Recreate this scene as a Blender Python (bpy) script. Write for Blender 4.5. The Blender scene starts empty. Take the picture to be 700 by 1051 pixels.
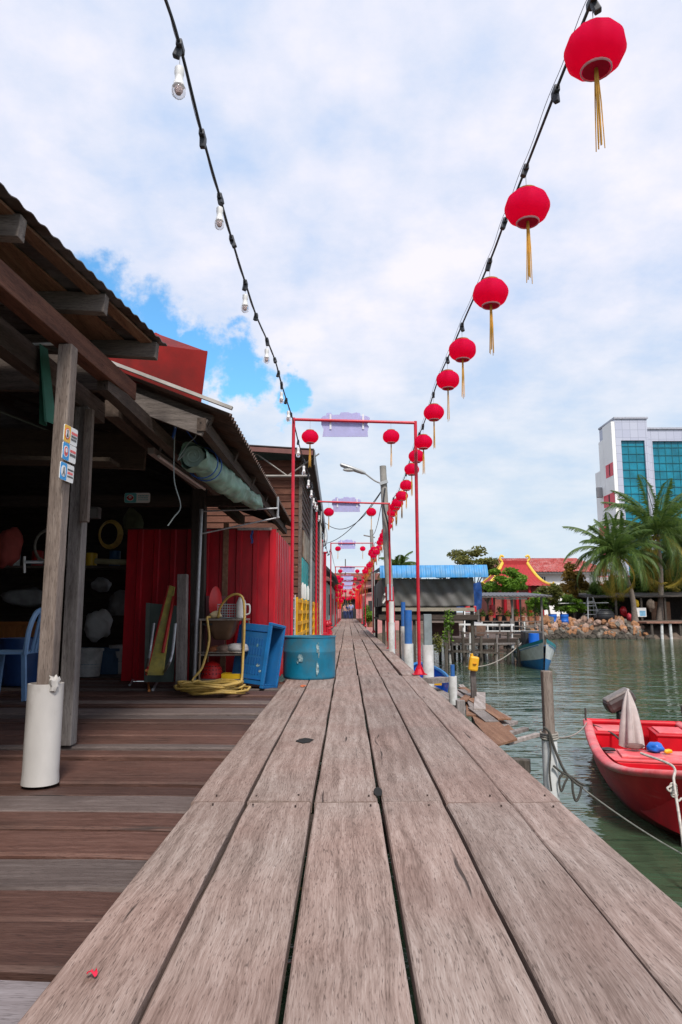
import bpy, bmesh, math, random
import numpy as np
from mathutils import Vector, Matrix, noise as mnoise
R = math.radians
rnd = random.Random(7)
scene = bpy.context.scene
COL = scene.collection

# ------------------------------------------------------------------ camera
F = 700.0; TH = math.atan(102.5 / F); YAW = math.atan(7 * math.cos(TH) / F); EYE = Vector((0, 0, .75))
cy, sy, ct, st = math.cos(YAW), math.sin(YAW), math.cos(TH), math.sin(TH)
FW = Vector((-sy * ct, cy * ct, st)); RT = Vector((cy, sy, 0)); UP = Vector((sy * st, -cy * st, ct))
def ray(px, py): return FW + RT * ((px - 350) / F) + UP * ((525.5 - py) / F)
def at(px, py, Y):
    d = ray(px, py); return EYE + d * (Y / d.y)
def gz(px, py, z=0.):
    d = ray(px, py); return EYE + d * ((z - EYE.z) / d.z)
def onx(px, py, X):
    d = ray(px, py); return EYE + d * (X / d.x)
cam = bpy.data.cameras.new('camera'); co = bpy.data.objects.new('camera', cam); COL.objects.link(co)
co.location = EYE; cam.sensor_fit = 'HORIZONTAL'; cam.sensor_width = 36; cam.lens = 36; cam.clip_end = 5000; cam.clip_start = .02
co.rotation_euler = (math.pi / 2 + TH, 0, YAW)
scene.camera = co

# ------------------------------------------------------------------ materials
MATS = {}
def nt_new(name):
    m = bpy.data.materials.new(name); m.use_nodes = True
    nt = m.node_tree; b = nt.nodes['Principled BSDF']
    return m, nt, b
def N(nt, t, **kw):
    n = nt.nodes.new(t)
    for k, v in kw.items(): setattr(n, k, v)
    return n
def L(nt, a, b): nt.links.new(a, b)
def ramp(nt, fac, stops):
    r = N(nt, 'ShaderNodeValToRGB'); cr = r.color_ramp
    cr.elements[0].position, cr.elements[0].color = stops[0][0], (*stops[0][1], 1)
    cr.elements[1].position, cr.elements[1].color = stops[-1][0], (*stops[-1][1], 1)
    for p, c in stops[1:-1]:
        e = cr.elements.new(p); e.color = (*c, 1)
    L(nt, fac, r.inputs[0]); return r
def noise(nt, vec, scale, detail=4, rough=.55):
    n = N(nt, 'ShaderNodeTexNoise'); n.inputs['Scale'].default_value = scale
    n.inputs['Detail'].default_value = detail; n.inputs['Roughness'].default_value = rough
    if vec is not None: L(nt, vec, n.inputs['Vector'])
    return n
def coords(nt, stretch=(1, 1, 1), rand=True):
    tc = N(nt, 'ShaderNodeTexCoord'); out = tc.outputs['Object']
    if rand:
        oi = N(nt, 'ShaderNodeObjectInfo'); mu = N(nt, 'ShaderNodeMath', operation='MULTIPLY'); mu.inputs[1].default_value = 37.3
        L(nt, oi.outputs['Random'], mu.inputs[0])
        ad = N(nt, 'ShaderNodeVectorMath', operation='ADD'); L(nt, out, ad.inputs[0]); L(nt, mu.outputs[0], ad.inputs[1]); out = ad.outputs[0]
    mp = N(nt, 'ShaderNodeMapping'); mp.inputs['Scale'].default_value = stretch; L(nt, out, mp.inputs['Vector'])
    return mp.outputs[0]
def mixc(nt, fac, a, b, mode='MIX'):
    m = N(nt, 'ShaderNodeMix', data_type='RGBA', blend_type=mode)
    for s, v in ((m.inputs[0], fac), (m.inputs[6], a), (m.inputs[7], b)):
        if hasattr(v, 'links') or hasattr(v, 'is_linked'): L(nt, v, s)
        elif isinstance(v, (int, float)): s.default_value = v
        else: s.default_value = (*v, 1)
    return m.outputs[2]
def bump(nt, b, h, strength=.3, dist=.01):
    bp = N(nt, 'ShaderNodeBump'); bp.inputs['Strength'].default_value = strength; bp.inputs['Distance'].default_value = dist
    L(nt, h, bp.inputs['Height']); L(nt, bp.outputs[0], b.inputs['Normal'])
def M(name, col, rough=.6, metal=0., var=.25, scale=6., bmp=.0, dirt=None, dirt_amt=.5, stretch=(1, 1, 1), spec=.5, objvar=0.):
    if name in MATS: return MATS[name]
    m, nt, b = nt_new(name)
    v = coords(nt, stretch)
    n = noise(nt, v, scale, 5)
    lo = tuple(c * (1 - var) for c in col); hi = tuple(min(1, c * (1 + var * .7)) for c in col)
    c = ramp(nt, n.outputs[0], [(.3, lo), (.7, hi)]).outputs[0]
    if dirt:
        n2 = noise(nt, v, scale * .37, 7, .7)
        r2 = ramp(nt, n2.outputs[0], [(.45, (0, 0, 0)), (.62, (dirt_amt,) * 3)])
        c = mixc(nt, r2.outputs[0], c, dirt)
    if objvar:
        oi = N(nt, 'ShaderNodeObjectInfo'); h = N(nt, 'ShaderNodeHueSaturation')
        mr = N(nt, 'ShaderNodeMapRange'); mr.inputs[3].default_value = 1 - objvar; mr.inputs[4].default_value = 1 + objvar
        L(nt, oi.outputs['Random'], mr.inputs[0]); L(nt, mr.outputs[0], h.inputs['Value']); L(nt, c, h.inputs['Color']); c = h.outputs[0]
    L(nt, c, b.inputs['Base Color'])
    b.inputs['Roughness'].default_value = rough; b.inputs['Metallic'].default_value = metal; b.inputs['Specular IOR Level'].default_value = spec
    if bmp: bump(nt, b, n.outputs[0], bmp, .01)
    MATS[name] = m; return m
def WOOD(name, lo, mid, hi, axis='Y', g2s=(1.4, 26), rough=.8, stain=(.03, .02, .018), stain_amt=.6, objvar=.16, bmp=.35, fine=1., crack=.9, pink=None, spec=.3):
    if name in MATS: return MATS[name]
    m, nt, b = nt_new(name)
    def sv(a, c): return {'X': (a, c, c), 'Y': (c, a, c), 'Z': (c, c, a)}[axis]
    v = coords(nt, (1, 1, 1))
    # slight waviness of the grain
    wv = noise(nt, v, 2.2, 2)
    ws = N(nt, 'ShaderNodeVectorMath', operation='SCALE'); L(nt, wv.outputs['Color'], ws.inputs[0]); ws.inputs['Scale'].default_value = .05
    wa = N(nt, 'ShaderNodeVectorMath', operation='ADD'); L(nt, v, wa.inputs[0]); L(nt, ws.outputs[0], wa.inputs[1])
    def mapped(a, c):
        mp = N(nt, 'ShaderNodeMapping'); mp.inputs['Scale'].default_value = sv(a, c); L(nt, wa.outputs[0], mp.inputs['Vector']); return mp.outputs[0]
    g1 = noise(nt, mapped(11 * fine, 230 * fine), 1, 3, .65)      # fine fibre
    g2 = noise(nt, mapped(*g2s), 1, 4, .6)     # broad streaks
    big = noise(nt, v, 1.7, 4, .6)
    a1 = N(nt, 'ShaderNodeMath', operation='MULTIPLY'); a1.inputs[1].default_value = .5; L(nt, g1.outputs[0], a1.inputs[0])
    a2 = N(nt, 'ShaderNodeMath', operation='MULTIPLY_ADD'); a2.inputs[1].default_value = .5; L(nt, g2.outputs[0], a2.inputs[0]); L(nt, a1.outputs[0], a2.inputs[2])
    wvx = N(nt, 'ShaderNodeTexWave', wave_type='BANDS', bands_direction={'X': 'Y', 'Y': 'X', 'Z': 'X'}[axis]); wvx.inputs['Scale'].default_value = 5.5 * fine; wvx.inputs['Distortion'].default_value = 9; wvx.inputs['Detail'].default_value = 3; wvx.inputs['Detail Scale'].default_value = .9
    L(nt, mapped(.22, 1.0), wvx.inputs['Vector'])
    a3 = N(nt, 'ShaderNodeMath', operation='MULTIPLY_ADD'); a3.inputs[1].default_value = .055; L(nt, wvx.outputs['Fac'], a3.inputs[0]); L(nt, a2.outputs[0], a3.inputs[2])
    c = ramp(nt, a3.outputs[0], [(.35, lo), (.525, mid), (.70, hi)]).outputs[0]
    po = noise(nt, mapped(26 * fine, 330 * fine), 1, 2, .5)
    rpo = ramp(nt, po.outputs[0], [(.30, (.75,) * 3), (.42, (0, 0, 0))]); c = mixc(nt, rpo.outputs[0], c, tuple(x * .42 for x in lo))
    if pink:
        rp = ramp(nt, noise(nt, v, 1.1, 3).outputs[0], [(.42, (0, 0, 0)), (.66, (.8,) * 3)]); c = mixc(nt, rp.outputs[0], c, mixc(nt, .75, c, pink, 'MULTIPLY'))
    rs = ramp(nt, big.outputs[0], [(.5, (0, 0, 0)), (.78, (stain_amt,) * 3)]); c = mixc(nt, rs.outputs[0], c, stain)
    cr = noise(nt, mapped(1.3, 34), 1, 2, .5)
    rc = ramp(nt, cr.outputs[0], [(.235, (crack,) * 3), (.29, (0, 0, 0))]); c = mixc(nt, rc.outputs[0], c, tuple(x * .25 for x in lo))
    oi = N(nt, 'ShaderNodeObjectInfo'); h = N(nt, 'ShaderNodeHueSaturation')
    mr = N(nt, 'ShaderNodeMapRange'); mr.inputs[3].default_value = 1 - objvar; mr.inputs[4].default_value = 1 + objvar
    L(nt, oi.outputs['Random'], mr.inputs[0]); L(nt, mr.outputs[0], h.inputs['Value']); L(nt, c, h.inputs['Color'])
    L(nt, h.outputs[0], b.inputs['Base Color']); b.inputs['Roughness'].default_value = rough; b.inputs['Specular IOR Level'].default_value = spec
    inv = N(nt, 'ShaderNodeMath', operation='SUBTRACT'); L(nt, a2.outputs[0], inv.inputs[0]); L(nt, rc.outputs[0], inv.inputs[1])
    bump(nt, b, inv.outputs[0], bmp, .006)
    MATS[name] = m; return m
def LEAF(name, lo, hi, transl=.3, spec=.25):
    if name in MATS: return MATS[name]
    m, nt, b = nt_new(name)
    geo = N(nt, 'ShaderNodeNewGeometry')
    c = ramp(nt, geo.outputs['Random Per Island'], [(0, lo), (1, hi)]).outputs[0]
    L(nt, c, b.inputs['Base Color']); b.inputs['Roughness'].default_value = .5; b.inputs['Specular IOR Level'].default_value = spec
    t = N(nt, 'ShaderNodeBsdfTranslucent'); L(nt, c, t.inputs[0])
    mx = N(nt, 'ShaderNodeMixShader'); mx.inputs[0].default_value = transl
    L(nt, b.outputs[0], mx.inputs[1]); L(nt, t.outputs[0], mx.inputs[2]); L(nt, mx.outputs[0], nt.nodes['Material Output'].inputs[0])
    MATS[name] = m; return m
def CLOTH(name, col, transl=.4, var=.12, spec=.4):
    if name in MATS: return MATS[name]
    m, nt, b = nt_new(name)
    n = noise(nt, coords(nt), 9, 3)
    c = ramp(nt, n.outputs[0], [(.3, tuple(x * (1 - var) for x in col)), (.7, tuple(min(1, x * (1 + var)) for x in col))]).outputs[0]
    L(nt, c, b.inputs['Base Color']); b.inputs['Roughness'].default_value = .65; b.inputs['Specular IOR Level'].default_value = spec
    t = N(nt, 'ShaderNodeBsdfTranslucent'); L(nt, c, t.inputs[0])
    mx = N(nt, 'ShaderNodeMixShader'); mx.inputs[0].default_value = transl
    L(nt, b.outputs[0], mx.inputs[1]); L(nt, t.outputs[0], mx.inputs[2]); L(nt, mx.outputs[0], nt.nodes['Material Output'].inputs[0])
    MATS[name] = m; return m

walk_m = WOOD('walk_wood', (.14, .097, .079), (.29, .219, .188), (.42, .342, .305), 'Y', stain=(.15, .086, .068), stain_amt=.55, objvar=.10, pink=(1.0, .84, .80), bmp=.6)
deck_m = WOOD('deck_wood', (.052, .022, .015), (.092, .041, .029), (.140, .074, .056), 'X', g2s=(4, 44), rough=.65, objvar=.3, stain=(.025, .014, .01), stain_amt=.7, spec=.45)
side_deck_m = WOOD('pale_deck_wood', (.12, .09, .078), (.22, .18, .16), (.33, .28, .25), 'X', objvar=.3)
post_m = WOOD('post_wood', (.10, .075, .062), (.2, .155, .13), (.30, .25, .22), 'Z')
greyz_m = WOOD('grey_post_wood', (.09, .075, .068), (.18, .16, .15), (.27, .245, .235), 'Z')
beam_m = WOOD('beam_wood', (.06, .022, .013), (.13, .05, .03), (.2, .085, .05), 'Y')
raft_m = WOOD('rafter_wood', (.07, .055, .048), (.15, .125, .11), (.24, .2, .18), 'X')
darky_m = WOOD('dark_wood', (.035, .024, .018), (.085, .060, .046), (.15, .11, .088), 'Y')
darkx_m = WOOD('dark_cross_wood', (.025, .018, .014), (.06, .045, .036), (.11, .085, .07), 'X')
houseX_m = WOOD('house_boards', (.075, .026, .015), (.14, .055, .034), (.19, .085, .055), 'X', objvar=.05)
side_m = WOOD('side_boards', (.07, .05, .04), (.14, .1, .085), (.2, .16, .14), 'Y', objvar=.1)
pile_m = WOOD('pile_wood', (.03, .025, .02), (.08, .068, .055), (.15, .13, .115), 'Z', objvar=.3)
ply_m = WOOD('brown_plywood', (.11, .05, .028), (.2, .1, .058), (.28, .16, .1), 'Y')
silver_m = WOOD('silver_wood', (.15, .12, .105), (.27, .23, .21), (.4, .36, .34), 'Y', objvar=.2)
roofin_m = M('old_roof_sheet', (.13, .12, .12), .6, .3, .45, 5, .2, dirt=(.06, .03, .018), dirt_amt=.8)
rust_m = M('rusty_roof_sheet', (.10, .072, .06), .7, .2, .5, 7, .25, dirt=(.09, .035, .015), dirt_amt=.7)
redwall_m = M('red_painted_sheet', (.50, .007, .018), .35, .0, .3, 3, 0, dirt=(.13, .004, .008), dirt_amt=.7, stretch=(1.5, 1.5, .5))
redsheet_m = M('red_roof_panel', (.27, .012, .010), .6, .0, .3, 3, 0, dirt=(.10, .012, .010), dirt_amt=.8, spec=.15)
redpaint_m = M('red_pole_paint', (.55, .008, .03), .35, 0, .2, 9, 0, dirt=(.25, .02, .02), dirt_amt=.4)
lantern_m = CLOTH('lantern_red', (1.0, .016, .15), .78, .05, .12)
lrim_m = M('lantern_rim', (.72, .36, .38), .5, 0, .1)
lcap_m = M('lantern_cap', (.55, .25, .06), .4, .3, .2)
gold_m = CLOTH('gold_tassel', (.72, .40, .07), .25, .3)
cable_m = M('black_cable', (.018, .02, .024), .5, 0, .2)
wire_m = M('thin_grey_wire', (.28, .28, .30), .5, 0, .2)
socket_m = M('black_socket', (.03, .032, .04), .5, 0, .4, 30)
white_m = M('white_plastic', (.62, .61, .59), .4, 0, .08, 8)
bulbcap_m = M('bulb_cap', (.78, .77, .76), .4, 0, .05)
pvc_m = M('white_pvc', (.50, .475, .45), .45, 0, .14, 7, .05, dirt=(.26, .22, .19), dirt_amt=.75, stretch=(1, 1, .45))
sleeve_m = M('concrete_sleeve', (.66, .66, .65), .7, 0, .15, 9, .2, dirt=(.3, .29, .26), dirt_amt=.6)
metal_m = M('galvanised_pipe', (.36, .365, .38), .5, .6, .25, 20)
steel_m = M('old_steel', (.33, .3, .27), .45, .6, .3, 10, 0, dirt=(.14, .075, .045), dirt_amt=.8)
blue_m = M('blue_crate_plastic', (.004, .095, .27), .5, 0, .2, 5, 0, dirt=(.03, .1, .2), dirt_amt=.5)
barrel_m = M('teal_barrel_plastic', (.004, .17, .29), .42, 0, .25, 6, .05, dirt=(.05, .12, .15), dirt_amt=.75)
scuff_m = M('scuffed_paint', (.25, .33, .34), .85, 0, .9, 38, .1, dirt=(.02, .15, .22), dirt_amt=.9)
chair_m = M('blue_chair_plastic', (.17, .30, .52), .4, 0, .12)
yellow_m = M('yellow_paint', (.80, .42, .006), .45, 0, .2, 5, 0, dirt=(.42, .2, .01), dirt_amt=.5)
hose_m = M('yellow_hose', (.55, .36, .09), .45, 0, .3, 12)
teal_m = M('teal_paint', (.015, .36, .36), .5, 0, .2, 4, 0, dirt=(.02, .2, .2), dirt_amt=.4)
tarp_m = M('pale_green_tarp', (.22, .37, .29), .6, 0, .3, 8, .3, dirt=(.1, .14, .12), dirt_amt=.5)
rope_blue_m = M('blue_twine', (.02, .09, .35), .6, 0, .3)
rope_pale_m = M('pale_cord', (.33, .38, .38), .7, 0, .3)
rope_m = M('hemp_rope', (.30, .27, .235), .85, 0, .4, 30, .4)
darkrope_m = M('weathered_rope', (.065, .06, .052), .85, 0, .4, 30, .4)
boatred_m = M('boat_red', (.62, .008, .020), .45, 0, .25, 3, .03, dirt=(.30, .010, .018), dirt_amt=.6, spec=.3)
boatpink_m = M('worn_boat_red', (.72, .10, .11), .5, 0, .3, 6, .05, dirt=(.6, .3, .28), dirt_amt=.6)
boattan_m = M('worn_boat_floor', (.50, .27, .22), .7, 0, .3, 9, .1, dirt=(.3, .14, .1), dirt_amt=.6)
boatblue_m = M('boat_blue', (.012, .17, .44), .45, 0, .2, 3, 0, dirt=(.03, .12, .2), dirt_amt=.5)
boatwhite_m = M('boat_white', (.70, .72, .72), .5, 0, .15, 5, 0, dirt=(.35, .33, .3), dirt_amt=.5)
engine_m = M('engine_cowl', (.035, .018, .016), .5, 0, .4, 10, .1, dirt=(.16, .14, .13), dirt_amt=.35)
enginetop_m = M('engine_top', (.2, .175, .16), .6, 0, .4, 14, .2)
dark_m = M('dark_rubber', (.02, .02, .022), .6, 0, .4)
cloth_m = CLOTH('grey_white_cloth', (.58, .52, .49), .15, .15)
banner_m = CLOTH('lilac_banner', (.62, .61, .86), .45, .06)
batten_m = M('white_batten', (.68, .68, .74), .5, 0, .1)
concrete_m = M('weathered_concrete', (.28, .265, .24), .85, 0, .25, 6, .2)
lampgrey_m = M('lamp_housing', (.42, .43, .43), .4, .3, .15)
glass_m = M('lamp_glass', (.6, .6, .57), .2, 0, .05)
blueroof_m = M('blue_roof_sheet', (.035, .25, .55), .5, 0, .25, 6, 0, dirt=(.12, .27, .4), dirt_amt=.6)
greytarp_m = M('dark_grey_tarp', (.105, .10, .095), .7, 0, .3, 2, .1, dirt=(.17, .165, .15), dirt_amt=.6)
tile_m, nt3, b3 = nt_new('white_cladding')
mp3 = N(nt3, 'ShaderNodeMapping'); tc3 = N(nt3, 'ShaderNodeTexCoord'); mp3.inputs['Rotation'].default_value = (R(-90), 0, 0); L(nt3, tc3.outputs['Object'], mp3.inputs['Vector'])
bk3 = N(nt3, 'ShaderNodeTexBrick'); bk3.offset = 0; bk3.inputs['Color1'].default_value = (.45, .47, .58, 1); bk3.inputs['Color2'].default_value = (.50, .52, .62, 1); bk3.inputs['Mortar'].default_value = (.33, .35, .43, 1)
bk3.inputs['Scale'].default_value = 1; bk3.inputs['Mortar Size'].default_value = .035; bk3.inputs['Brick Width'].default_value = 1.1; bk3.inputs['Row Height'].default_value = 1.15; L(nt3, mp3.outputs[0], bk3.inputs['Vector']); L(nt3, bk3.outputs['Color'], b3.inputs['Base Color']); b3.inputs['Roughness'].default_value = .4
bwhite_m = M('white_render', (.86, .85, .84), .6, 0, .06, .3)
tealglass_m = M('teal_glass', (.006, .20, .29), .2, 0, .35, .6, 0)
joint_m = M('cladding_joint', (.30, .32, .40), .6, 0, .1)
stripe_m = M('red_band', (.72, .05, .08), .5, 0, .1)
tempred_m = M('temple_tile_red', (.36, .016, .018), .5, 0, .25, 6, .1)
tilered_m = M('clay_tile', (.36, .045, .035), .7, 0, .5, 5, .2, dirt=(.5, .22, .2), dirt_amt=.8)
tempgold_m = M('temple_ridge', (.75, .50, .06), .5, 0, .2)
orange_m = CLOTH('orange_flag', (.85, .22, .02), .4)
yelflag_m = CLOTH('yellow_flag', (.85, .48, .03), .4)
redflag_m = CLOTH('red_flag', (.85, .03, .03), .4)
pink_m = M('pink_wall', (.55, .25, .24), .7, 0, .2)
greywall_m = M('grey_wall', (.38, .40, .38), .8, 0, .2, 3)
mint_m = M('mint_wall', (.36, .48, .43), .8, 0, .15, 3)
trunk_m = M('palm_trunk', (.19, .155, .13), .9, 0, .4, 8, .5, stretch=(1, 1, 4))
bark_m = M('bark', (.10, .075, .055), .9, 0, .4, 10, .5)
sign_y = M('sign_yellow', (.82, .45, .03), .4, 0, .04); sign_b = M('sign_blue', (.02, .30, .68), .4, 0, .04); sign_w = M('sign_white', (.75, .75, .74), .4, 0, .04)
sign_r = M('sign_red', (.65, .06, .06), .4, 0, .05); sign_k = M('sign_black', (.03, .03, .03), .4, 0, .05); sign_t = M('sign_teal', (.12, .42, .45), .4, 0, .05)
bred_m = M('red_plastic', (.45, .008, .008), .5, 0, .2); byel_m = M('yellow_plastic', (.75, .46, .01), .4, 0, .1)
cream_m = M('cream_sponge', (.62, .48, .27), .9, 0, .2, 20, .3)
gboard_m = M('grey_green_board', (.085, .115, .10), .6, 0, .25)
yboard_m = M('worn_yellow_board', (.42, .34, .07), .7, 0, .35, 9, .1, dirt=(.14, .15, .07), dirt_amt=.8)
terra_m = M('terracotta', (.35, .13, .07), .8, 0, .25)
drum_m = M('bright_blue_drum', (.008, .12, .52), .4, 0, .1)
jerry_m = M('yellow_jerrycan', (.70, .36, .01), .5, 0, .2)
tank_m = M('black_tank', (.02, .021, .024), .5, 0, .3)
skin_m = M('skin', (.42, .24, .16), .6, 0, .05); navy_m = M('navy_cloth', (.03, .045, .13), .8, 0, .1); lil_m = M('lilac_cloth', (.33, .34, .55), .8, 0, .1); hair_m = M('black_hair', (.015, .013, .012), .5, 0, .1); rose_m = M('rose_cloth', (.5, .24, .22), .8, 0, .1)
leafA = LEAF('leaf_mid', (.06, .12, .022), (.18, .27, .05), .45); leafB = LEAF('leaf_dark', (.04, .085, .018), (.11, .19, .04), .45); leafC = LEAF('leaf_olive', (.09, .11, .03), (.22, .21, .055), .4); leafO = LEAF('leaf_autumn', (.18, .12, .03), (.32, .19, .04)); leafG = LEAF('leaf_bright', (.07, .15, .015), (.17, .30, .03))
palmA = LEAF('palm_leaf', (.045, .10, .022), (.15, .22, .045), .4, .4); palmY = LEAF('palm_leaf_old', (.24, .20, .03), (.42, .30, .05), .4)

# ------------------------------------------------------------------ mesh builder
OFF = {}
class MB:
    def __init__(s): s.v = []; s.f = []; s.mi = []; s.m = 0
    def add(s, vs, fs):
        o = len(s.v); s.v += [tuple(p) for p in vs]; s.f += [tuple(i + o for i in f) for f in fs]; s.mi += [s.m] * len(fs); return s
    def mat(s, i): s.m = i; return s
    def box(s, c, size, rot=None):
        x, y, z = size[0] / 2, size[1] / 2, size[2] / 2
        vs = [Vector((a * x, b * y, d * z)) for a in (-1, 1) for b in (-1, 1) for d in (-1, 1)]
        if rot is not None: vs = [rot @ v for v in vs]
        c = Vector(c)
        return s.add([v + c for v in vs], [(0, 1, 3, 2), (4, 6, 7, 5), (0, 4, 5, 1), (2, 3, 7, 6), (0, 2, 6, 4), (1, 5, 7, 3)])
    def span(s, a, b):
        a, b = Vector(a), Vector(b); return s.box((a + b) / 2, [abs(t) for t in (b - a)])
    def bar(s, p0, p1, w, h, up=(0, 0, 1)):
        p0, p1 = Vector(p0), Vector(p1); d = p1 - p0; l = d.length; d.normalize(); u = Vector(up)
        if abs(d.dot(u)) > .99: u = Vector((0, 1, 0))
        x = d.cross(u).normalized(); u = x.cross(d).normalized()
        return s.box((p0 + p1) / 2, (w, l, h), Matrix((x, d, u)).transposed())
    def tube(s, pts, r, seg=8, caps=True):
        pts = [Vector(p) for p in pts]; n = len(pts); rr = r if isinstance(r, (list, tuple)) else [r] * n
        vs = []; prev = None
        for i, p in enumerate(pts):
            t = (pts[min(i + 1, n - 1)] - pts[max(i - 1, 0)]).normalized()
            if prev is None:
                a = Vector((0, 0, 1)) if abs(t.z) < .9 else Vector((1, 0, 0)); x = t.cross(a).normalized()
            else: x = (prev - t * prev.dot(t)).normalized()
            prev = x; y = t.cross(x)
            for k in range(seg):
                a = 2 * math.pi * k / seg; vs.append(p + (x * math.cos(a) + y * math.sin(a)) * rr[i])
        fs = [(i * seg + k, i * seg + (k + 1) % seg, (i + 1) * seg + (k + 1) % seg, (i + 1) * seg + k) for i in range(n - 1) for k in range(seg)]
        if caps: fs += [tuple(range(seg))[::-1], tuple(range((n - 1) * seg, n * seg))]
        return s.add(vs, fs)
    def cyl(s, p0, p1, r0, r1=None, seg=14): return s.tube([p0, p1], [r0, r0 if r1 is None else r1], seg)
    def lathe(s, prof, c=(0, 0, 0), seg=20, close=False):
        n = len(prof); cx, cyy, cz = c; vs = []
        for r, z in prof:
            for k in range(seg):
                a = 2 * math.pi * k / seg; vs.append((cx + r * math.cos(a), cyy + r * math.sin(a), cz + z))
        fs = [(i * seg + k, i * seg + (k + 1) % seg, (i + 1) * seg + (k + 1) % seg, (i + 1) * seg + k) for i in range(n - 1) for k in range(seg)]
        if close: fs += [tuple(range(seg))[::-1], tuple(range((n - 1) * seg, n * seg))]
        return s.add(vs, fs)
    def sheet(s, fn, nu, nv, th=None):
        """solid sheet: fn(u,v)->Vector, thickened by vector th"""
        g = [[Vector(fn(i / nu, j / nv)) for j in range(nv + 1)] for i in range(nu + 1)]
        W = nv + 1; vs = [p for r in g for p in r]
        fs = [(i * W + j, (i + 1) * W + j, (i + 1) * W + j + 1, i * W + j + 1) for i in range(nu) for j in range(nv)]
        if th is not None:
            th = Vector(th); o = len(vs); vs += [p + th for p in vs]
            fs += [tuple(o + k for k in reversed(f)) for f in fs]
            bd = [(i * W, (i + 1) * W) for i in range(nu)] + [(nu * W + j, nu * W + j + 1) for j in range(nv)] + [((i + 1) * W + nv, i * W + nv) for i in range(nu)] + [(j + 1, j) for j in range(nv)]
            fs += [(a, b, b + o, a + o)[::-1] for a, b in bd]
        return s.add(vs, fs)
    def prism(s, poly, th):
        """planar outline (3-D points) thickened by th"""
        th = Vector(th); n = len(poly); vs = [Vector(p) for p in poly]; vs += [p + th for p in vs]
        return s.add(vs, [tuple(range(n))[::-1], tuple(range(n, 2 * n))] + [(i, (i + 1) % n, n + (i + 1) % n, n + i) for i in range(n)])
    def ball(s, c, r, seg=14, rings=9, squash=(1, 1, 1), jit=0.):
        c = Vector(c); vs = []; q = [rnd.random() * 50 for _ in range(3)]
        for i in range(rings + 1):
            t = math.pi * i / rings
            for k in range(seg):
                a = 2 * math.pi * k / seg; d = Vector((math.sin(t) * math.cos(a), math.sin(t) * math.sin(a), math.cos(t)))
                kk = r * (1 + jit * mnoise.noise(d * 1.6 + Vector(q)))
                vs.append(c + Vector((d.x * squash[0], d.y * squash[1], d.z * squash[2])) * kk)
        return s.add(vs, [(i * seg + k, i * seg + (k + 1) % seg, (i + 1) * seg + (k + 1) % seg, (i + 1) * seg + k) for i in range(rings) for k in range(seg)])
    def build(s, name, mats, parent=None, smooth=False, bevel=0., loc=None, label=None, cat=None, group=None, kind=None, local=False):
        me = bpy.data.meshes.new(name)
        root = parent
        while root is not None and root.parent is not None: root = root.parent
        o3 = Vector((0, 0, 0))
        if root is not None: o3 = OFF.get(root.name, Vector((0, 0, 0)))
        elif loc is not None: o3 = Vector((0, 0, 0)) if local else Vector(loc)
        me.from_pydata([(x - o3.x, y - o3.y, z - o3.z) for x, y, z in s.v], [], s.f)
        bm = bmesh.new(); bm.from_mesh(me); bmesh.ops.remove_doubles(bm, verts=bm.verts, dist=1e-6) if smooth else None
        bmesh.ops.recalc_face_normals(bm, faces=bm.faces)
        bm.to_mesh(me); bm.free()
        mats = mats if isinstance(mats, (list, tuple)) else [mats]
        for m in mats: me.materials.append(m)
        if len(mats) > 1 and len(me.polygons) == len(s.mi): me.polygons.foreach_set('material_index', s.mi)
        if smooth:
            me.polygons.foreach_set('use_smooth', [True] * len(me.polygons)); 
            if smooth != 'all': me.set_sharp_from_angle(angle=R(38))
        o = bpy.data.objects.new(name, me); COL.objects.link(o)
        if parent is not None: o.parent = parent
        elif loc is not None: o.location = loc; OFF[o.name] = o3
        if bevel:
            bv = o.modifiers.new('bevel', 'BEVEL'); bv.width = bevel; bv.segments = 2; bv.limit_method = 'ANGLE'; bv.angle_limit = R(40)
        tag(o, label, cat, group, kind)
        return o
def tag(o, label=None, cat=None, group=None, kind=None):
    if label: o['label'] = label
    if cat: o['category'] = cat
    if group: o['group'] = group
    if kind: o['kind'] = kind
def thing(name, label, cat, loc=(0, 0, 0), rz=0, group=None, local=False, kind=None):
    o = bpy.data.objects.new(name, None); COL.objects.link(o); o.empty_display_size = .1
    o.location = loc; o.rotation_euler = (0, 0, rz); tag(o, label, cat, group, kind)
    OFF[o.name] = Vector((0, 0, 0)) if local else Vector(loc)
    return o
def copy_tree(o, parent=None):
    c = o.copy(); COL.objects.link(c); c.parent = parent
    for ch in list(o.children): copy_tree(ch, c)
    return c
def clone(o, loc, rz=0., sc=1., label=None):
    c = copy_tree(o); c.location = loc; c.rotation_euler = (0, 0, rz); c.scale = (sc,) * 3 if isinstance(sc, (int, float)) else sc
    if label: c['label'] = label
    return c
def cat_curve(pts, n=8):
    """Catmull-Rom through points"""
    P = [Vector(p) for p in pts]; P = [P[0] * 2 - P[1]] + P + [P[-1] * 2 - P[-2]]; out = []
    for i in range(1, len(P) - 2):
        for k in range(n):
            t = k / n; a, b, c, d = P[i - 1:i + 3]
            out.append(.5 * ((2 * b) + (c - a) * t + (2 * a - 5 * b + 4 * c - d) * t * t + (-a + 3 * b - 3 * c + d) * t ** 3))
    return out + [P[-2]]
ORD = ['nearest', 'second nearest', 'third nearest', 'fourth nearest', 'fifth nearest', 'sixth nearest', 'seventh nearest', 'eighth nearest', 'ninth nearest', 'tenth nearest', 'eleventh nearest', 'twelfth nearest', 'thirteenth nearest', 'fourteenth nearest', 'fifteenth nearest', 'sixteenth nearest', 'seventeenth nearest', 'eighteenth nearest']

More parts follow.
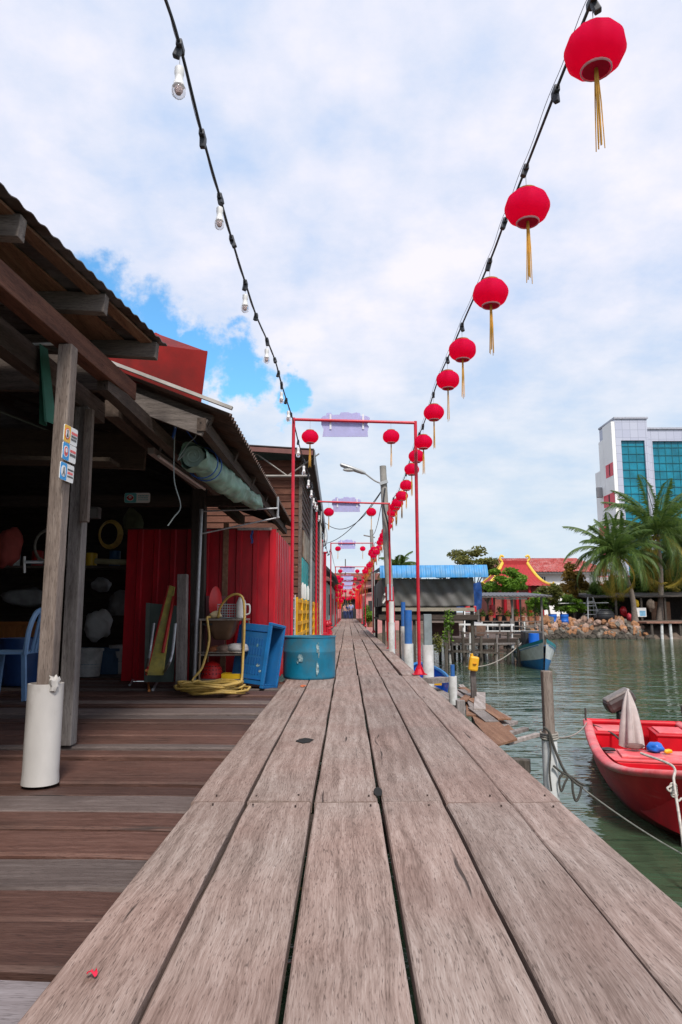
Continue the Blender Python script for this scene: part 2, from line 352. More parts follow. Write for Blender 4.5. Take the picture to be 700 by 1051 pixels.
# ------------------------------------------------------------------ world
w = bpy.data.worlds.new('World'); scene.world = w; w.use_nodes = True
nt = w.node_tree; bg = nt.nodes['Background']
SUN_EL, SUN_AZ = R(50), R(168)     # azimuth clockwise from +Y: behind the camera, over the water
sky = N(nt, 'ShaderNodeTexSky', sky_type='NISHITA'); sky.sun_disc = False; sky.sun_elevation = SUN_EL; sky.sun_rotation = SUN_AZ
sky.air_density = 1.0; sky.dust_density = .3; sky.ozone_density = 3.0
tc = N(nt, 'ShaderNodeTexCoord'); sx = N(nt, 'ShaderNodeSeparateXYZ'); L(nt, tc.outputs['Generated'], sx.inputs[0])
def mth(op, a, b=None, c=None):
    n = N(nt, 'ShaderNodeMath', operation=op)
    for i, v in enumerate((a, b, c)):
        if v is None: continue
        if isinstance(v, (int, float)): n.inputs[i].default_value = v
        else: L(nt, v, n.inputs[i])
    return n.outputs[0]
zz = mth('ADD', mth('MAXIMUM', sx.outputs[2], 0.0), .22)
cx_ = mth('DIVIDE', sx.outputs[0], zz); cy_ = mth('DIVIDE', sx.outputs[1], zz)
cmb = N(nt, 'ShaderNodeCombineXYZ'); L(nt, cx_, cmb.inputs[0]); L(nt, cy_, cmb.inputs[1])
cl1 = noise(nt, cmb.outputs[0], 2.3, 9, .56); cl1.inputs['Distortion'].default_value = .25
cl2 = noise(nt, cmb.outputs[0], 1.1, 5, .5)
cl3 = noise(nt, cmb.outputs[0], 4.5, 7, .6)
wz = N(nt, 'ShaderNodeVectorMath', operation='SCALE'); wz.inputs['Scale'].default_value = .16
wn = noise(nt, tc.outputs['Generated'], 9, 6, .62); wsb = N(nt, 'ShaderNodeVectorMath', operation='SUBTRACT'); L(nt, wn.outputs['Color'], wsb.inputs[0]); wsb.inputs[1].default_value = (.5, .5, .5); L(nt, wsb.outputs[0], wz.inputs[0])
wadd = N(nt, 'ShaderNodeVectorMath', operation='ADD'); L(nt, tc.outputs['Generated'], wadd.inputs[0]); L(nt, wz.outputs[0], wadd.inputs[1])
# a break in the cloud, low to the left of the jetty
def blob(px, py, rad, soft):
    d = ray(px, py).normalized()
    vm = N(nt, 'ShaderNodeVectorMath', operation='DISTANCE'); L(nt, wadd.outputs[0], vm.inputs[0]); vm.inputs[1].default_value = d
    mr = N(nt, 'ShaderNodeMapRange'); mr.inputs[1].default_value = rad + soft; mr.inputs[2].default_value = rad - soft; mr.inputs[3].default_value = 0; mr.inputs[4].default_value = 1
    L(nt, vm.outputs['Value'], mr.inputs[0]); return mr.outputs[0]
gap = blob(95, 315, .055, .035)
for q_ in ((150, 345, .048, .035), (200, 367, .036, .028), (245, 385, .034, .026), (288, 402, .026, .022)): gap = mth('MAXIMUM', gap, blob(*q_))
dens = mth('SUBTRACT', mth('ADD', mth('ADD', mth('MULTIPLY', cl1.outputs[0], .7), mth('MULTIPLY', cl3.outputs[0], .5)), .22), mth('MULTIPLY', gap, .66))
mask = N(nt, 'ShaderNodeMapRange', interpolation_type='SMOOTHSTEP'); mask.inputs[1].default_value = .40; mask.inputs[2].default_value = .66; L(nt, dens, mask.inputs[0])
bright = mth('ADD', mth('MULTIPLY', cl2.outputs[0], .55), mth('MULTIPLY', cl3.outputs[0], .45))
ccol = ramp(nt, bright, [(.38, (4.7, 5.9, 8.1)), (.48, (6.4, 6.9, 8.3)), (.60, (8.2, 8.0, 8.8))])
hz = N(nt, 'ShaderNodeMapRange'); hz.inputs[1].default_value = .42; hz.inputs[2].default_value = .02; L(nt, sx.outputs[2], hz.inputs[0])
ccol2 = mixc(nt, mth('MULTIPLY', hz.outputs[0], .75), ccol.outputs[0], (5.6, 6.9, 7.5))
skyt = mixc(nt, 1.0, sky.outputs[0], (1.2, 2.0, 2.15), 'MULTIPLY')
fin = mixc(nt, mask.outputs[0], skyt, ccol2)
L(nt, fin, bg.inputs['Color']); bg.inputs['Strength'].default_value = .1

sun = bpy.data.lights.new('sun', 'SUN'); so = bpy.data.objects.new('sun', sun); COL.objects.link(so)
sun.energy = 3.2; sun.angle = R(11); sun.color = (1, .95, .88)
sd = Vector((math.sin(SUN_AZ) * math.cos(SUN_EL), math.cos(SUN_AZ) * math.cos(SUN_EL), math.sin(SUN_EL)))
so.rotation_euler = sd.to_track_quat('Z', 'Y').to_euler(); so.location = sd * 50
vs_ = scene.view_settings; scene.display_settings.display_device = 'sRGB'
vs_.view_transform = 'Standard'; vs_.look = 'None'; vs_.gamma = 1; vs_.exposure = .24; vs_.use_curve_mapping = False
scene.cycles.max_bounces = 6; scene.cycles.diffuse_bounces = 4; scene.cycles.glossy_bounces = 3; scene.cycles.transparent_max_bounces = 4
scene.cycles.use_denoising = True; scene.cycles.sample_clamp_indirect = 6

# ------------------------------------------------------------------ water + land
m, nt2, b = nt_new('sea_water')
tcw = N(nt2, 'ShaderNodeTexCoord')
def wmap(sc, rz=0):
    mp = N(nt2, 'ShaderNodeMapping'); mp.inputs['Scale'].default_value = sc; mp.inputs['Rotation'].default_value = (0, 0, R(rz)); L(nt2, tcw.outputs['Object'], mp.inputs['Vector']); return mp.outputs[0]
w1 = noise(nt2, wmap((.55, 1.25, 1), 8), 1.0, 4, .55); w2 = noise(nt2, wmap((1.9, 4.2, 1), -6), 1.0, 3, .5); w3 = noise(nt2, wmap((.10, .25, 1), 14), 1.0, 3, .5)
rp = ramp(nt2, w3.outputs[0], [(.35, (.032, .064, .034)), (.7, (.068, .104, .060))]); L(nt2, rp.outputs[0], b.inputs['Base Color'])
b.inputs['Roughness'].default_value = .06; b.inputs['IOR'].default_value = 1.5; b.inputs['Specular IOR Level'].default_value = .5
sm = N(nt2, 'ShaderNodeMath', operation='MULTIPLY_ADD'); sm.inputs[1].default_value = .28; L(nt2, w2.outputs[0], sm.inputs[0]); L(nt2, w1.outputs[0], sm.inputs[2])
bp = N(nt2, 'ShaderNodeBump'); bp.inputs['Strength'].default_value = 1.0; bp.inputs['Distance'].default_value = .085; L(nt2, sm.outputs[0], bp.inputs['Height']); L(nt2, bp.outputs[0], b.inputs['Normal'])
water_m = m
wb = MB(); wb.add([(-1500, -1500, -1), (1500, -1500, -1), (1500, 1500, -1), (-1500, 1500, -1)], [(0, 1, 2, 3)])
wb.build('water', water_m, kind='structure', loc=(0, 0, -1), label='green rippled harbour water beside the boardwalk')
land_m = M('shore_earth', (.12, .09, .068), .9, 0, .4, 3, .3)
lb = MB()
lx = [1.6 + i * 4 for i in range(35)]
def land(u, v):
    x = 1.6 + u * 240; y0 = 45.6 + .6 * math.sin(x * .5) + .4 * math.sin(x * 1.3)
    zs = [(0, -1.6), (.4, -.95), (1.6, -.15), (3.0, .12), (8, .2), (500, .3)]
    k = v * 5; i = min(int(k), 4); t = k - i
    return (x, y0 + zs[i][0] * (1 - t) + zs[i + 1][0] * t, zs[i][1] * (1 - t) + zs[i + 1][1] * t)
lb.sheet(land, 160, 5); lb.build('shore', land_m, kind='structure', loc=(1.6, 46, 0), smooth='all')
lb = MB(); lb.span((-60, 74, -1.5), (1.6, 400, .05)); lb.build('terrain', land_m, kind='structure', loc=(0, 74, 0))

# ------------------------------------------------------------------ boardwalk
def plank(x0, x1, y0, y1, z, th, x0b=None, x1b=None, nseg=None, axis='Y', wob=.0025, warp=.004, c=.005):
    x0b = x0 if x0b is None else x0b; x1b = x1 if x1b is None else x1b
    n = nseg or max(3, int((y1 - y0) / .18)); mb = MB(); q = rnd.random() * 99; vs = []
    zt = rnd.uniform(-warp, warp); zt2 = rnd.uniform(-warp, warp)
    for i in range(n + 1):
        t = i / n; y = y0 + (y1 - y0) * t
        if i in (0, n): y += rnd.uniform(-.003, .003)
        a = x0 + (x0b - x0) * t + wob * 2 * mnoise.noise(Vector((y * 1.6, q, 0))); bb = x1 + (x1b - x1) * t + wob * 2 * mnoise.noise(Vector((y * 1.6, q + 9, 0)))
        dz = z + warp * mnoise.noise(Vector((y * .7, q, 5))) ; e = c if i not in (0, n) else c * 1.4
        zl, zr = dz + zt, dz + zt2
        if i in (0, n): zl -= .002; zr -= .002
        sec = [(a, zl - th), (a, zl - e), (a + e, zl), (a + (bb - a) * .33, zl * .67 + zr * .33), (a + (bb - a) * .67, zl * .33 + zr * .67), (bb - e, zr), (bb, zr - e), (bb, zr - th)]
        for x, zq in sec: vs.append((x, y, zq) if axis == 'Y' else (y, x, zq))
    fs = [(i * 8 + k, i * 8 + (k + 1) % 8, (i + 1) * 8 + (k + 1) % 8, (i + 1) * 8 + k) for i in range(n) for k in range(8)]
    fs += [tuple(range(8))[::-1], tuple(range(n * 8, n * 8 + 8))]
    return mb.add(vs, fs)
bw = thing('boardwalk', 'long weathered plank boardwalk running away from the viewer', None, (0, 0, 0), kind='structure')
joints = [-1.2, 2.87, 8.36, 14.0, 19.4, 24.9, 30.4, 36, 41.6, 47.2, 53, 59, 66, 74]
gA = [-.615, -.375, -.108, .130, .376, .612, .875]; gB = [-.64, -.412, -.14, .128, .386, .648, .86]; gC = [-.70, -.43, -.15, .125, .385, .64, .86]
for s in range(len(joints) - 1):
    y0, y1 = joints[s] + .004, joints[s + 1] - .004
    for k in range(6):
        if s == 0: ga, gb = gA, [-.627, -.408, -.14, .13, .385, .648, .856]
        elif s == 1: ga, gb = gB, gC
        else:
            ga = [g + rnd.uniform(-.012, .012) for g in gC]; gb = [g + rnd.uniform(-.012, .012) for g in gC]; ga[0] = gb[0] = -.70; ga[6] = gb[6] = .86
        hg = (.0072 if s < 2 else .008); tight = .0028
        g0 = tight if (k == 5 and s in (0, 1)) else hg; g1 = tight if (k == 4 and s in (0, 1)) else hg
        p = plank(ga[k] + g0, ga[k + 1] - g1, y0, y1, 0, .045, gb[k] + g0, gb[k + 1] - g1)
        p.build('plank', walk_m, bw, smooth=True)
j = 0
for yj in [-.6, 1.0, 2.83] + [2.87 + 1.85 * i for i in range(1, 38)]:
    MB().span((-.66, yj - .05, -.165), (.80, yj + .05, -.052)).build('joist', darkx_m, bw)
for yj in [2.87 + 3.7 * i for i in range(0, 17)]:
    for xx in (-.5, .62): MB().cyl((xx, yj, -1.8), (xx, yj, -.166), .07, .065, 10).build('pile', pile_m, bw, smooth=True)
MB().span((.795, -1, -.17), (.83, 2.82, -.05)).build('stringer', side_m, bw)
MB().span((.79, 2.9, -.17), (.825, 40, -.05)).build('stringer', side_m, bw)
hole_m = M('dark_hole', (.006, .005, .004), .9, 0, .1)
def hole(px, py, rx, ry):
    c = gz(px, py); q = rnd.random() * 50
    poly = [(c.x + rx * math.cos(a) * (1 + .35 * mnoise.noise(Vector((math.cos(a) * 1.5 + q, math.sin(a) * 1.5, 0)))), c.y + ry * math.sin(a) * (1 + .35 * mnoise.noise(Vector((q, math.cos(a) * 2, math.sin(a) * 2)))), .0052) for a in [2 * math.pi * i / 18 for i in range(18)]]
    MB().prism(poly, (0, 0, .0015)).build('knot_hole', hole_m, bw)
hole(313, 761, .045, .075); hole(388, 814, .018, .075)
for x in (-.55, -.36, -.2, .08, .33, .58, .8):
    for yj in (2.80, 2.94):
        c = (x + rnd.uniform(-.02, .02), yj + rnd.uniform(-.015, .015)); r = .0038
        MB().lathe([(r, .0), (r, .0065), (0.0005, .0075)], (c[0], c[1], .0), 8).build('nail_head', M('nail_rust', (.05, .03, .025), .8), bw)

# side deck (left), planks run across
sd_ = thing('side_deck', 'dark damp plank deck in front of the shed on the left', None, (-2, 3, 0), kind='structure')
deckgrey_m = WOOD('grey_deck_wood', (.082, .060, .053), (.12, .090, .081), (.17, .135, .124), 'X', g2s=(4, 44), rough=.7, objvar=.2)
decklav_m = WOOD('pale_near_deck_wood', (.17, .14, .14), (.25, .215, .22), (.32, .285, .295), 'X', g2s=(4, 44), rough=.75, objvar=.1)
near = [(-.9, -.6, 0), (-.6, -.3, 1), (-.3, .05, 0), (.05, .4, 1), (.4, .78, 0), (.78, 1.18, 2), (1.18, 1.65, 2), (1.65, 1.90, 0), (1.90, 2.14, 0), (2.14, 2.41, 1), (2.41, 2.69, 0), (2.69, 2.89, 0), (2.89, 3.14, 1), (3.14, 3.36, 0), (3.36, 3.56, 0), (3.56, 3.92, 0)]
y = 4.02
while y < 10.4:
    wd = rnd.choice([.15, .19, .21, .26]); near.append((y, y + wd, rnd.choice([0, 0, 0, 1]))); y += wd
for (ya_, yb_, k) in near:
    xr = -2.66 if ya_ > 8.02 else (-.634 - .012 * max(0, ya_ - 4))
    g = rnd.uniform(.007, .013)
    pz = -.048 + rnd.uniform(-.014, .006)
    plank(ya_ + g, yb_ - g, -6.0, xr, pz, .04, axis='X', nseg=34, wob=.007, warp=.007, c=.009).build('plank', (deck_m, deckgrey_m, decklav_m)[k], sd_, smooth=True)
for xx in (-5.5, -3.8, -2.4, -1.2, -.8): MB().span((xx, -.9, -.2), (xx + .09, 10.4, -.096)).build('joist', darky_m, sd_)
for xx in (-2.4, -.8):
    for yy in (1.5, 4.5, 7.4): MB().cyl((xx, yy, -1.8), (xx, yy, -.2), .07, .065, 10).build('pile', pile_m, sd_, smooth=True)

for k in range(22):
    y = 15.6 + k * .42; plank(y + .006, y + .41, -1.5 - .1 * (k % 3), -.706, -.012 + rnd.uniform(-.008, .004), .04, axis='X', nseg=6).build('plank', deck_m if k % 3 else side_deck_m, sd_, smooth=True)
# ------------------------------------------------------------------ open shed (left)
shed = thing('fishing_shed', 'open fronted dark timber shed with low rusty roofs over the left deck', 'shed', (-1.5, 3.3, -.04))
def corr(o, du, dv, nw, amp, th=.004, nu=6, per=8, sag=0.):
    """corrugated sheet: origin o, along-rib vector du, across vector dv, nw waves, wave along normal"""
    o, du, dv = Vector(o), Vector(du), Vector(dv); nn = du.cross(dv).normalized()
    return MB().sheet(lambda u, v: o + du * u + dv * v + nn * (amp * math.sin(v * nw * 2 * math.pi) - sag * 4 * u * (1 - u)), nu, nw * per, nn * th)
# roof one: nearly flat, edge swings out over the beam
e0, e1 = Vector((-1.65, .7, 2.465)), Vector((-1.165, 4.2, 2.455))
RL = Vector((-3.6, 0, .25))
corr(e0, RL, e1 - e0, 34, .006, .005, 5, 6).build('roof', roofin_m, shed, smooth=True)
def edge_x(yv): return e0.x + (e1.x - e0.x) * (yv - e0.y) / (e1.y - e0.y)
for yv in (1.3, 2.0, 2.72, 3.46, 4.12):
    xe = edge_x(yv) - .03
    MB().bar((xe, yv, 2.385), (xe - 3.3, yv, 2.385 + .22), .06, .105).build('rafter', raft_m, shed, bevel=.004)
MB().bar((edge_x(.8) - .09, .8, 2.446), (edge_x(4.2) - .09, 4.2, 2.436), .07, .015).build('roof_batten', ply_m, shed)
MB().bar((edge_x(.8) - .45, .8, 2.462), (edge_x(4.2) - .45, 4.2, 2.455), .42, .010).build('soffit_board', ply_m, shed)
MB().bar((-1.62, .7, 2.175), (-1.43, 4.3, 2.175), .09, .115).build('beam', beam_m, shed, bevel=.005)
MB().bar((-1.78, .7, 2.12), (-1.74, 4.6, 2.12), .09, .14).build('beam', darky_m, shed)
MB().bar((-1.46, 3.9, 2.10), (-1.20, 6.2, 1.86), .07, .09).build('brace', darky_m, shed)
p1 = MB().bar((-1.45, 3.36, .40), (-1.447, 3.36, 2.112), .072, .082, (0, 1, 0)).build('post', post_m, shed, bevel=.006)
sl = MB(); sl.lathe([(.068, .0), (.084, -.001), (.083, .02), (.081, .05), (.081, .455), (.068, .455), (.068, 0)], (-1.445, 3.335, -.043), 32); sl.lathe([(.0680, .44), (.001, .442)], (-1.445, 3.335, -.043), 24)
sl.build('pvc_sleeve', pvc_m, p1, smooth=True)
tp = MB(); tp.ball((-1.385, 3.285, .415), .028, 12, 8, (.8, .8, 1.2), .9); tp.build('plastic_wrap', pvc_m, p1, smooth=True)
MB().bar((-1.69, 4.24, -.04), (-1.70, 4.24, 2.05), .085, .09, (0, 1, 0)).build('post', greyz_m, shed, bevel=.006)
MB().bar((-1.63, 4.17, 1.3), (-1.635, 4.17, 2.02), .05, .04, (0, 1, 0)).build('post_strip', post_m, shed, bevel=.003)
MB().bar((-1.71, 7.16, -.04), (-1.73, 7.16, 1.14), .10, .09, (0, 1, 0)).build('post', greyz_m, shed, bevel=.006)
MB().bar((-1.62, 7.5, -.04), (-1.66, 7.5, 2.3), .15, .12, (0, 1, 0)).build('post', WOOD('tarred_post', (.02, .016, .014), (.05, .04, .034), (.09, .075, .065), 'Z'), shed, bevel=.006)
# lean-to roof over the deck: rake edge at the near end, eave along the walk
ra, rb = Vector((-.80, 4.48, 2.085)), Vector((-.86, 10.9, 2.10))
corr(ra, Vector((-5.3, 0, 2.09)), rb - ra, 70, .016, .004, 6, 8).build('roof', rust_m, shed, smooth=True)
rk = MB(); rk.bar(ra + Vector((.02, -.02, .028)), ra + Vector((-1.25, -.02, .028 + .493)), .03, .022); rk.build('rake_trim', M('pale_trim', (.42, .39, .36), .7, 0, .3), shed)
for yv in (4.6, 5.7, 6.8, 7.9, 9.0, 10.3):
    MB().bar((-.95, yv, 2.055), (-4.0, yv, 2.055 + 1.18), .06, .09).build('rafter', darkx_m, shed)
MB().bar((-1.0, 4.52, 2.02), (-1.0, 10.8, 2.02), .06, .09).build('eave_beam', darky_m, shed)
MB().bar((-1.04, 6.6, 2.025), (-.99, 8.6, 1.99), .02, .075).build('fascia_board', ply_m, shed)
MB().bar((-1.5, 4.55, 2.20), (-.98, 4.55, 2.0), .035, .12).build('gable_board', raft_m, shed)
MB().bar((-1.65, 4.6, 2.16), (-1.65, 10.5, 2.16), .10, .12).build('beam', darky_m, shed)
MB().bar((-1.05, 7.55, 1.98), (-4.2, 7.55, 1.98), .10, .12).build('beam', darkx_m, shed)
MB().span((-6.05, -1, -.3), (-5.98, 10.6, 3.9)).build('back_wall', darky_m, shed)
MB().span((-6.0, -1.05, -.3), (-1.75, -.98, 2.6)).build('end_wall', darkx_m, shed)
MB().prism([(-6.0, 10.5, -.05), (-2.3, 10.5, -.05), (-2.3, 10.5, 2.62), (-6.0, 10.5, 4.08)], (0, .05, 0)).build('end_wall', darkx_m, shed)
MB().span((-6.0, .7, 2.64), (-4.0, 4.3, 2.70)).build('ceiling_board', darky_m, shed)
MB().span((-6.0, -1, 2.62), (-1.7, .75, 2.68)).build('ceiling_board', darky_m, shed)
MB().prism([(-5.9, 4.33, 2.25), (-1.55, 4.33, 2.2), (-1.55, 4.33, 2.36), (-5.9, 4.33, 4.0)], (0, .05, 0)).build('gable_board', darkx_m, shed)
MB().bar((-4.2, 5.6, 2.2), (-1.7, 5.6, 2.08), .05, .3).build('loft_board', WOOD('brown_loft', (.03, .02, .014), (.07, .05, .035), (.1, .075, .055), 'X'), shed)
MB().bar((-4.6, 5.0, 1.92), (-1.75, 5.0, 1.86), .22, .03).build('loft_board', MATS['brown_loft'], shed)

# red sheet standing on the lean-to roof
q = [at(118, 372, 4.40), at(152, 384, 4.40), at(207, 408, 4.40), at(213, 361, 4.40), at(162, 348, 4.40)]
sh = MB(); sh.prism([at(105, 385, 4.53), at(150, 395, 4.53), at(206, 416, 4.53), at(213, 361, 4.53), at(150, 352, 4.53), at(105, 350, 4.53)], (0, .006, 0))
rs = thing('red_metal_sheet', 'faded red metal panel standing up between the two shed roofs', 'metal panel', q[1])
sh.build('panel', redsheet_m, rs)
sh = MB(); a, b_, c_ = at(110, 351, 4.533), at(213, 361, 4.533), at(160, 342, 5.0)
sh.prism([a, b_, b_ + Vector((-.05, .12, .0)), c_], (0, .0, .006)); sh.build('fold', redsheet_m, rs)

# rolled tarpaulin under the lean-to
t0, t1 = Vector((-1.17, 4.98, 1.915)), Vector((-1.0, 7.35, 1.93))
rt = thing('rolled_tarpaulin', 'pale green rolled up tarpaulin tied under the lean-to eave', 'tarpaulin', (t0 + t1) / 2)
def roll(u, v):
    p = t0.lerp(t1, u); rr = .078 + .034 * math.sin(math.pi * min(1, u * 1.25)) + .026 * mnoise.noise(Vector((u * 13, math.cos(v * 6.28) * 1.6, math.sin(v * 6.28) * 1.6))) + .012 * mnoise.noise(Vector((u * 31, math.cos(v * 6.28) * 3, math.sin(v * 6.28) * 3)))
    if u < .06: rr += .02
    a = v * 2 * math.pi; return p + Vector((math.cos(a) * rr, 0, math.sin(a) * rr - .02 * math.sin(u * 3.14)))
mb = MB(); mb.sheet(roll, 70, 28)
mb.build('roll', tarp_m, rt, smooth='all')
mb = MB(); sp = [t0 + Vector((math.cos(a) * (.02 + .010 * a / 2), .02 + .004 * a, math.sin(a) * (.02 + .010 * a / 2))) for a in [k * .35 for k in range(38)]]
mb.tube(sp, .006, 6); mb.prism([t0 + Vector((math.cos(a) * .083, .06, math.sin(a) * .083)) for a in [2 * math.pi * k / 16 for k in range(16)]], (0, .02, 0)); mb.build('rolled_end', M('tarp_edge', (.33, .45, .40), .6), rt, smooth=True)
mb = MB()
for yy in (.12, .17):
    c = t0.lerp(t1, yy); mb.tube([c + Vector((math.cos(a) * .125, 0, math.sin(a) * .125 - .0)) for a in [2 * math.pi * k / 20 for k in range(21)]], .005, 5)
mb.tube(cat_curve([t0.lerp(t1, .1) + Vector((0, 0, .1)), t0 + Vector((-.05, 0, .2)), t0 + Vector((-.08, -.05, .32)), t0 + Vector((-.1, -.1, .36))]), .006, 5)
mb.tube(cat_curve([t0 + Vector((-.1, -.05, .30)), t0 + Vector((-.14, -.02, .12)), t0 + Vector((-.19, 0, .14)), t0 + Vector((-.24, 0, .09))]), .012, 6)
mb.build('blue_tie', rope_blue_m, rt, smooth=True)
mb = MB(); mb.tube(cat_curve([t0 + Vector((-.1, -.1, .36)), t0 + Vector((-.13, 0, .05)), t0 + Vector((-.12, 0, -.2)), t0 + Vector((-.08, .05, -.38)), t0 + Vector((-.13, .05, -.47)), t0 + Vector((-.17, .05, -.53))]), .0045, 5)
mb.tube(cat_curve([t0 + Vector((-.02, -.02, .26)), t0 + Vector((.03, 0, .15)), t0 + Vector((-.03, 0, .08)), t0 + Vector((-.1, 0, -.04)), t0 + Vector((-.04, -.03, .0))]), .004, 5)
mb.build('loose_cord', rope_pale_m, rt, smooth=True)

# fluorescent batten lamp
fl = thing('batten_lamp', 'unlit fluorescent batten lamp fixed below the shed ceiling', 'lamp', (-1.5, 5.9, 2.0))
a, b_ = Vector((-1.54, 5.2, 2.0)), Vector((-1.48, 6.75, 2.0))
MB().bar(a, b_, .055, .05).build('housing', M('dull_housing', (.30, .27, .25), .5, 0, .2), fl, bevel=.004)
MB().cyl(a + Vector((.05, .05, -.035)), b_ + Vector((.05, -.05, -.035)), .013).build('tube', white_m, fl, smooth=True)
MB().tube(cat_curve([a + Vector((0, .25, .03)), a + Vector((.02, .2, .2)), a + Vector((-.10, -.02, .32)), a + Vector((-.16, -.1, .36))], 5), .009, 7).build('conduit', M('grey_conduit', (.3, .29, .28), .5), fl, smooth=True)

# small notice boards
def notice(c, wv, hv, base, patch, row_cols, label, kind=0):
    """rounded plate; wv, hv half-extent vectors; facing wv x hv"""
    c, wv, hv = Vector(c), Vector(wv), Vector(hv); nn = wv.cross(hv).normalized()
    t = thing('notice_sign', label, 'sign', c)
    def rr(fx, fy, sx_, sy_, k=.25, th=.004, lift=0):
        pts = []
        kx = k; ky = k * wv.length * sx_ / (hv.length * sy_)
        for (qx, qy, a0) in ((1, 1, 0), (-1, 1, 90), (-1, -1, 180), (1, -1, 270)):
            for s_ in range(5):
                a = R(a0 + s_ * 22.5); pts.append(c + wv * (fx + sx_ * (qx * (1 - kx) + kx * math.cos(a))) + hv * (fy + sy_ * (qy * (1 - ky) + ky * math.sin(a))) + nn * lift)
        return pts
    MB().prism(rr(0, 0, 1, 1, .14), nn * .004).build('plate', base, t)
    MB().prism(rr(-.52, 0, .46, .97, .25, lift=.0042), nn * .0008).build('colour_panel', patch, t)
    MB().prism(rr(-.55, 0, .32, .66, .98, lift=.0052), nn * .0008).build('emblem_ring', sign_r if kind == 0 else sign_w, t)
    MB().prism(rr(-.55, 0, .25, .53, .98, lift=.0062), nn * .0008).build('emblem_disc', sign_w if kind == 0 else (sign_w if kind == 2 else sign_r), t)
    g = MB()
    if kind == 0: g.prism([c + wv * x + hv * y_ + nn * .0072 for x, y_ in ((-.66, .42), (-.48, .42), (-.5, .1), (-.40, -.4), (-.70, -.4), (-.60, .1))], nn * .0008)
    elif kind == 1: g.prism(rr(-.55, .12, .13, .26, .98, lift=.0072), nn * .0008)
    else: g.prism([c + wv * x + hv * y_ + nn * .0072 for x, y_ in ((-.6, .45), (-.5, .45), (-.48, 0), (-.38, -.45), (-.45, -.45), (-.55, -.1), (-.65, -.45), (-.72, -.45), (-.62, 0))], nn * .0008)
    g.build('pictogram', sign_k if kind != 1 else sign_w, t)
    for cm, yy, h_ in row_cols:
        g = MB(); x = .08
        while x < .86:
            wl = rnd.uniform(.05, .1); g.prism([c + wv * a_ + hv * b2 + nn * .0042 for a_, b2 in ((x, yy - h_), (x + wl, yy - h_), (x + wl, yy + h_), (x, yy + h_))], nn * .0008); x += wl + .045
        g.build('lettering', cm, t)
    return t
for (px, py, base, patch, rows, kind, lab) in (
    (72, 447, sign_w, sign_y, ((sign_r, .35, .16), (sign_k, -.05, .13), (sign_k, -.4, .13)), 0, 'yellow and white warning sign, topmost of three on the shed post'),
    (70.5, 465, sign_w, sign_b, ((sign_r, .3, .15), (sign_k, -.15, .16)), 1, 'blue and white sign with red dot, between two others on the shed post'),
    (68, 485, sign_w, sign_b, ((sign_k, .4, .10), (sign_r, .02, .14), (sign_k, -.38, .10)), 2, 'blue and white sign with walking figure, lowest of three on the shed post')):
    cc = onx(px, py, -1.404)
    notice(cc, Vector((.006, .068, 0)), Vector((.001, 0, .044)), base, patch, rows, kind=kind, label=lab)
notice(at(141, 511, 7.3), Vector((.14, 0, 0)), Vector((0, 0, .055)), sign_w, sign_t, ((sign_t, .4, .12), (sign_t, 0, .12), (sign_t, -.4, .1)), 'pale teal and white sign hanging far inside the dark shed', kind=1)
# stuff inside the shed
gn = MB(); a = at(38, 356, 3.6)
gn.sheet(lambda u, v: a + Vector((.03 + .05 * u + (v - .5) * (.03 + .05 * u), .05 * math.sin(v * 7), -.44 * u)), 10, 8, (0, .004, 0)); gn.build('hanging_net', M('green_net', (.02, .11, .07), .8, 0, .3), loc=a, smooth=True, label='dark green netting strip hanging behind the sign post', cat='net')
MB().cyl(at(-40, 354, 3.62), at(60, 353, 3.62), .008, None, 8).build('curtain_rod', white_m, loc=at(10, 354, 3.62), smooth=True, label='thin white rod under the shed roof holding green netting', cat='rod')

# chair
ch = thing('plastic_chair', 'pale blue plastic chair inside the shed at the left edge', 'chair', (-3.12, 6.45, -.04), 0, local=True)
def tap(p0, p1, w0, w1): return MB().tube([p0, p1], [w0, w1], 6)
MB().sheet(lambda u, v: ((u - .5) * .40, (v - .5) * .40, .41 - .012 * math.sin(u * 3.14) * math.sin(v * 3.14)), 8, 8, (0, 0, .02)).build('seat', chair_m, ch, smooth=True)
for sx_ in (-1, 1):
    for sy_ in (-1, 1):
        MB().bar((sx_ * .23, sy_ * .21, 0), (sx_ * .185, sy_ * .18, .415), .045, .03).build('leg', chair_m, ch, bevel=.006)
bk = MB()
bk.tube(cat_curve([(.20, -.19, .41), (.225, -.195, .62), (.26, -.17, .76), (.275, -.08, .81), (.275, .08, .81), (.26, .17, .76), (.225, .195, .62), (.20, .19, .41)], 5), .024, 8)
for yy in (-.07, 0, .07): bk.bar((.205, yy, .42), (.272, yy, .80), .04, .012)
bk.build('backrest', chair_m, ch, smooth=True)
# buckets
def bucket(loc, r, h, label, sc=1):
    t = thing('bucket', label, 'bucket', loc, local=True, group='white buckets in the shed')
    MB().lathe([(r * .82, 0), (r, h), (r + .012, h), (r + .012, h - .03), (r, h - .03), (r * .84, .01)], (0, 0, 0), 22, False).build('body', M('dirty_white_pail', (.62, .61, .60), .5, 0, .2, 6, 0, dirt=(.18, .18, .17), dirt_amt=.6), t, smooth=True)
    MB().lathe([(r * .82, .0), (.001, .0)], seg=22).build('base', MATS['dirty_white_pail'], t)
    MB().tube([(math.cos(a) * r * 1.03, .0 + math.sin(a) * .02 - .06 * math.sin(a), h - .02 + math.sin(a) * -.1) for a in [math.pi * k / 12 for k in range(13)]], .004, 5).build('handle', metal_m, t, smooth=True)
    for k in range(2): MB().lathe([(r * (.86 + .03 * k), h * (.3 + .12 * k)), (r * (.88 + .03 * k) + .004, h * (.33 + .12 * k))], seg=20).build('band', M('pail_print', (.10, .2, .3), .6), t)
    return t
bucket(gz(91, 694, -.04), .155, .34, 'white bucket nearer the two posts on the shed floor')
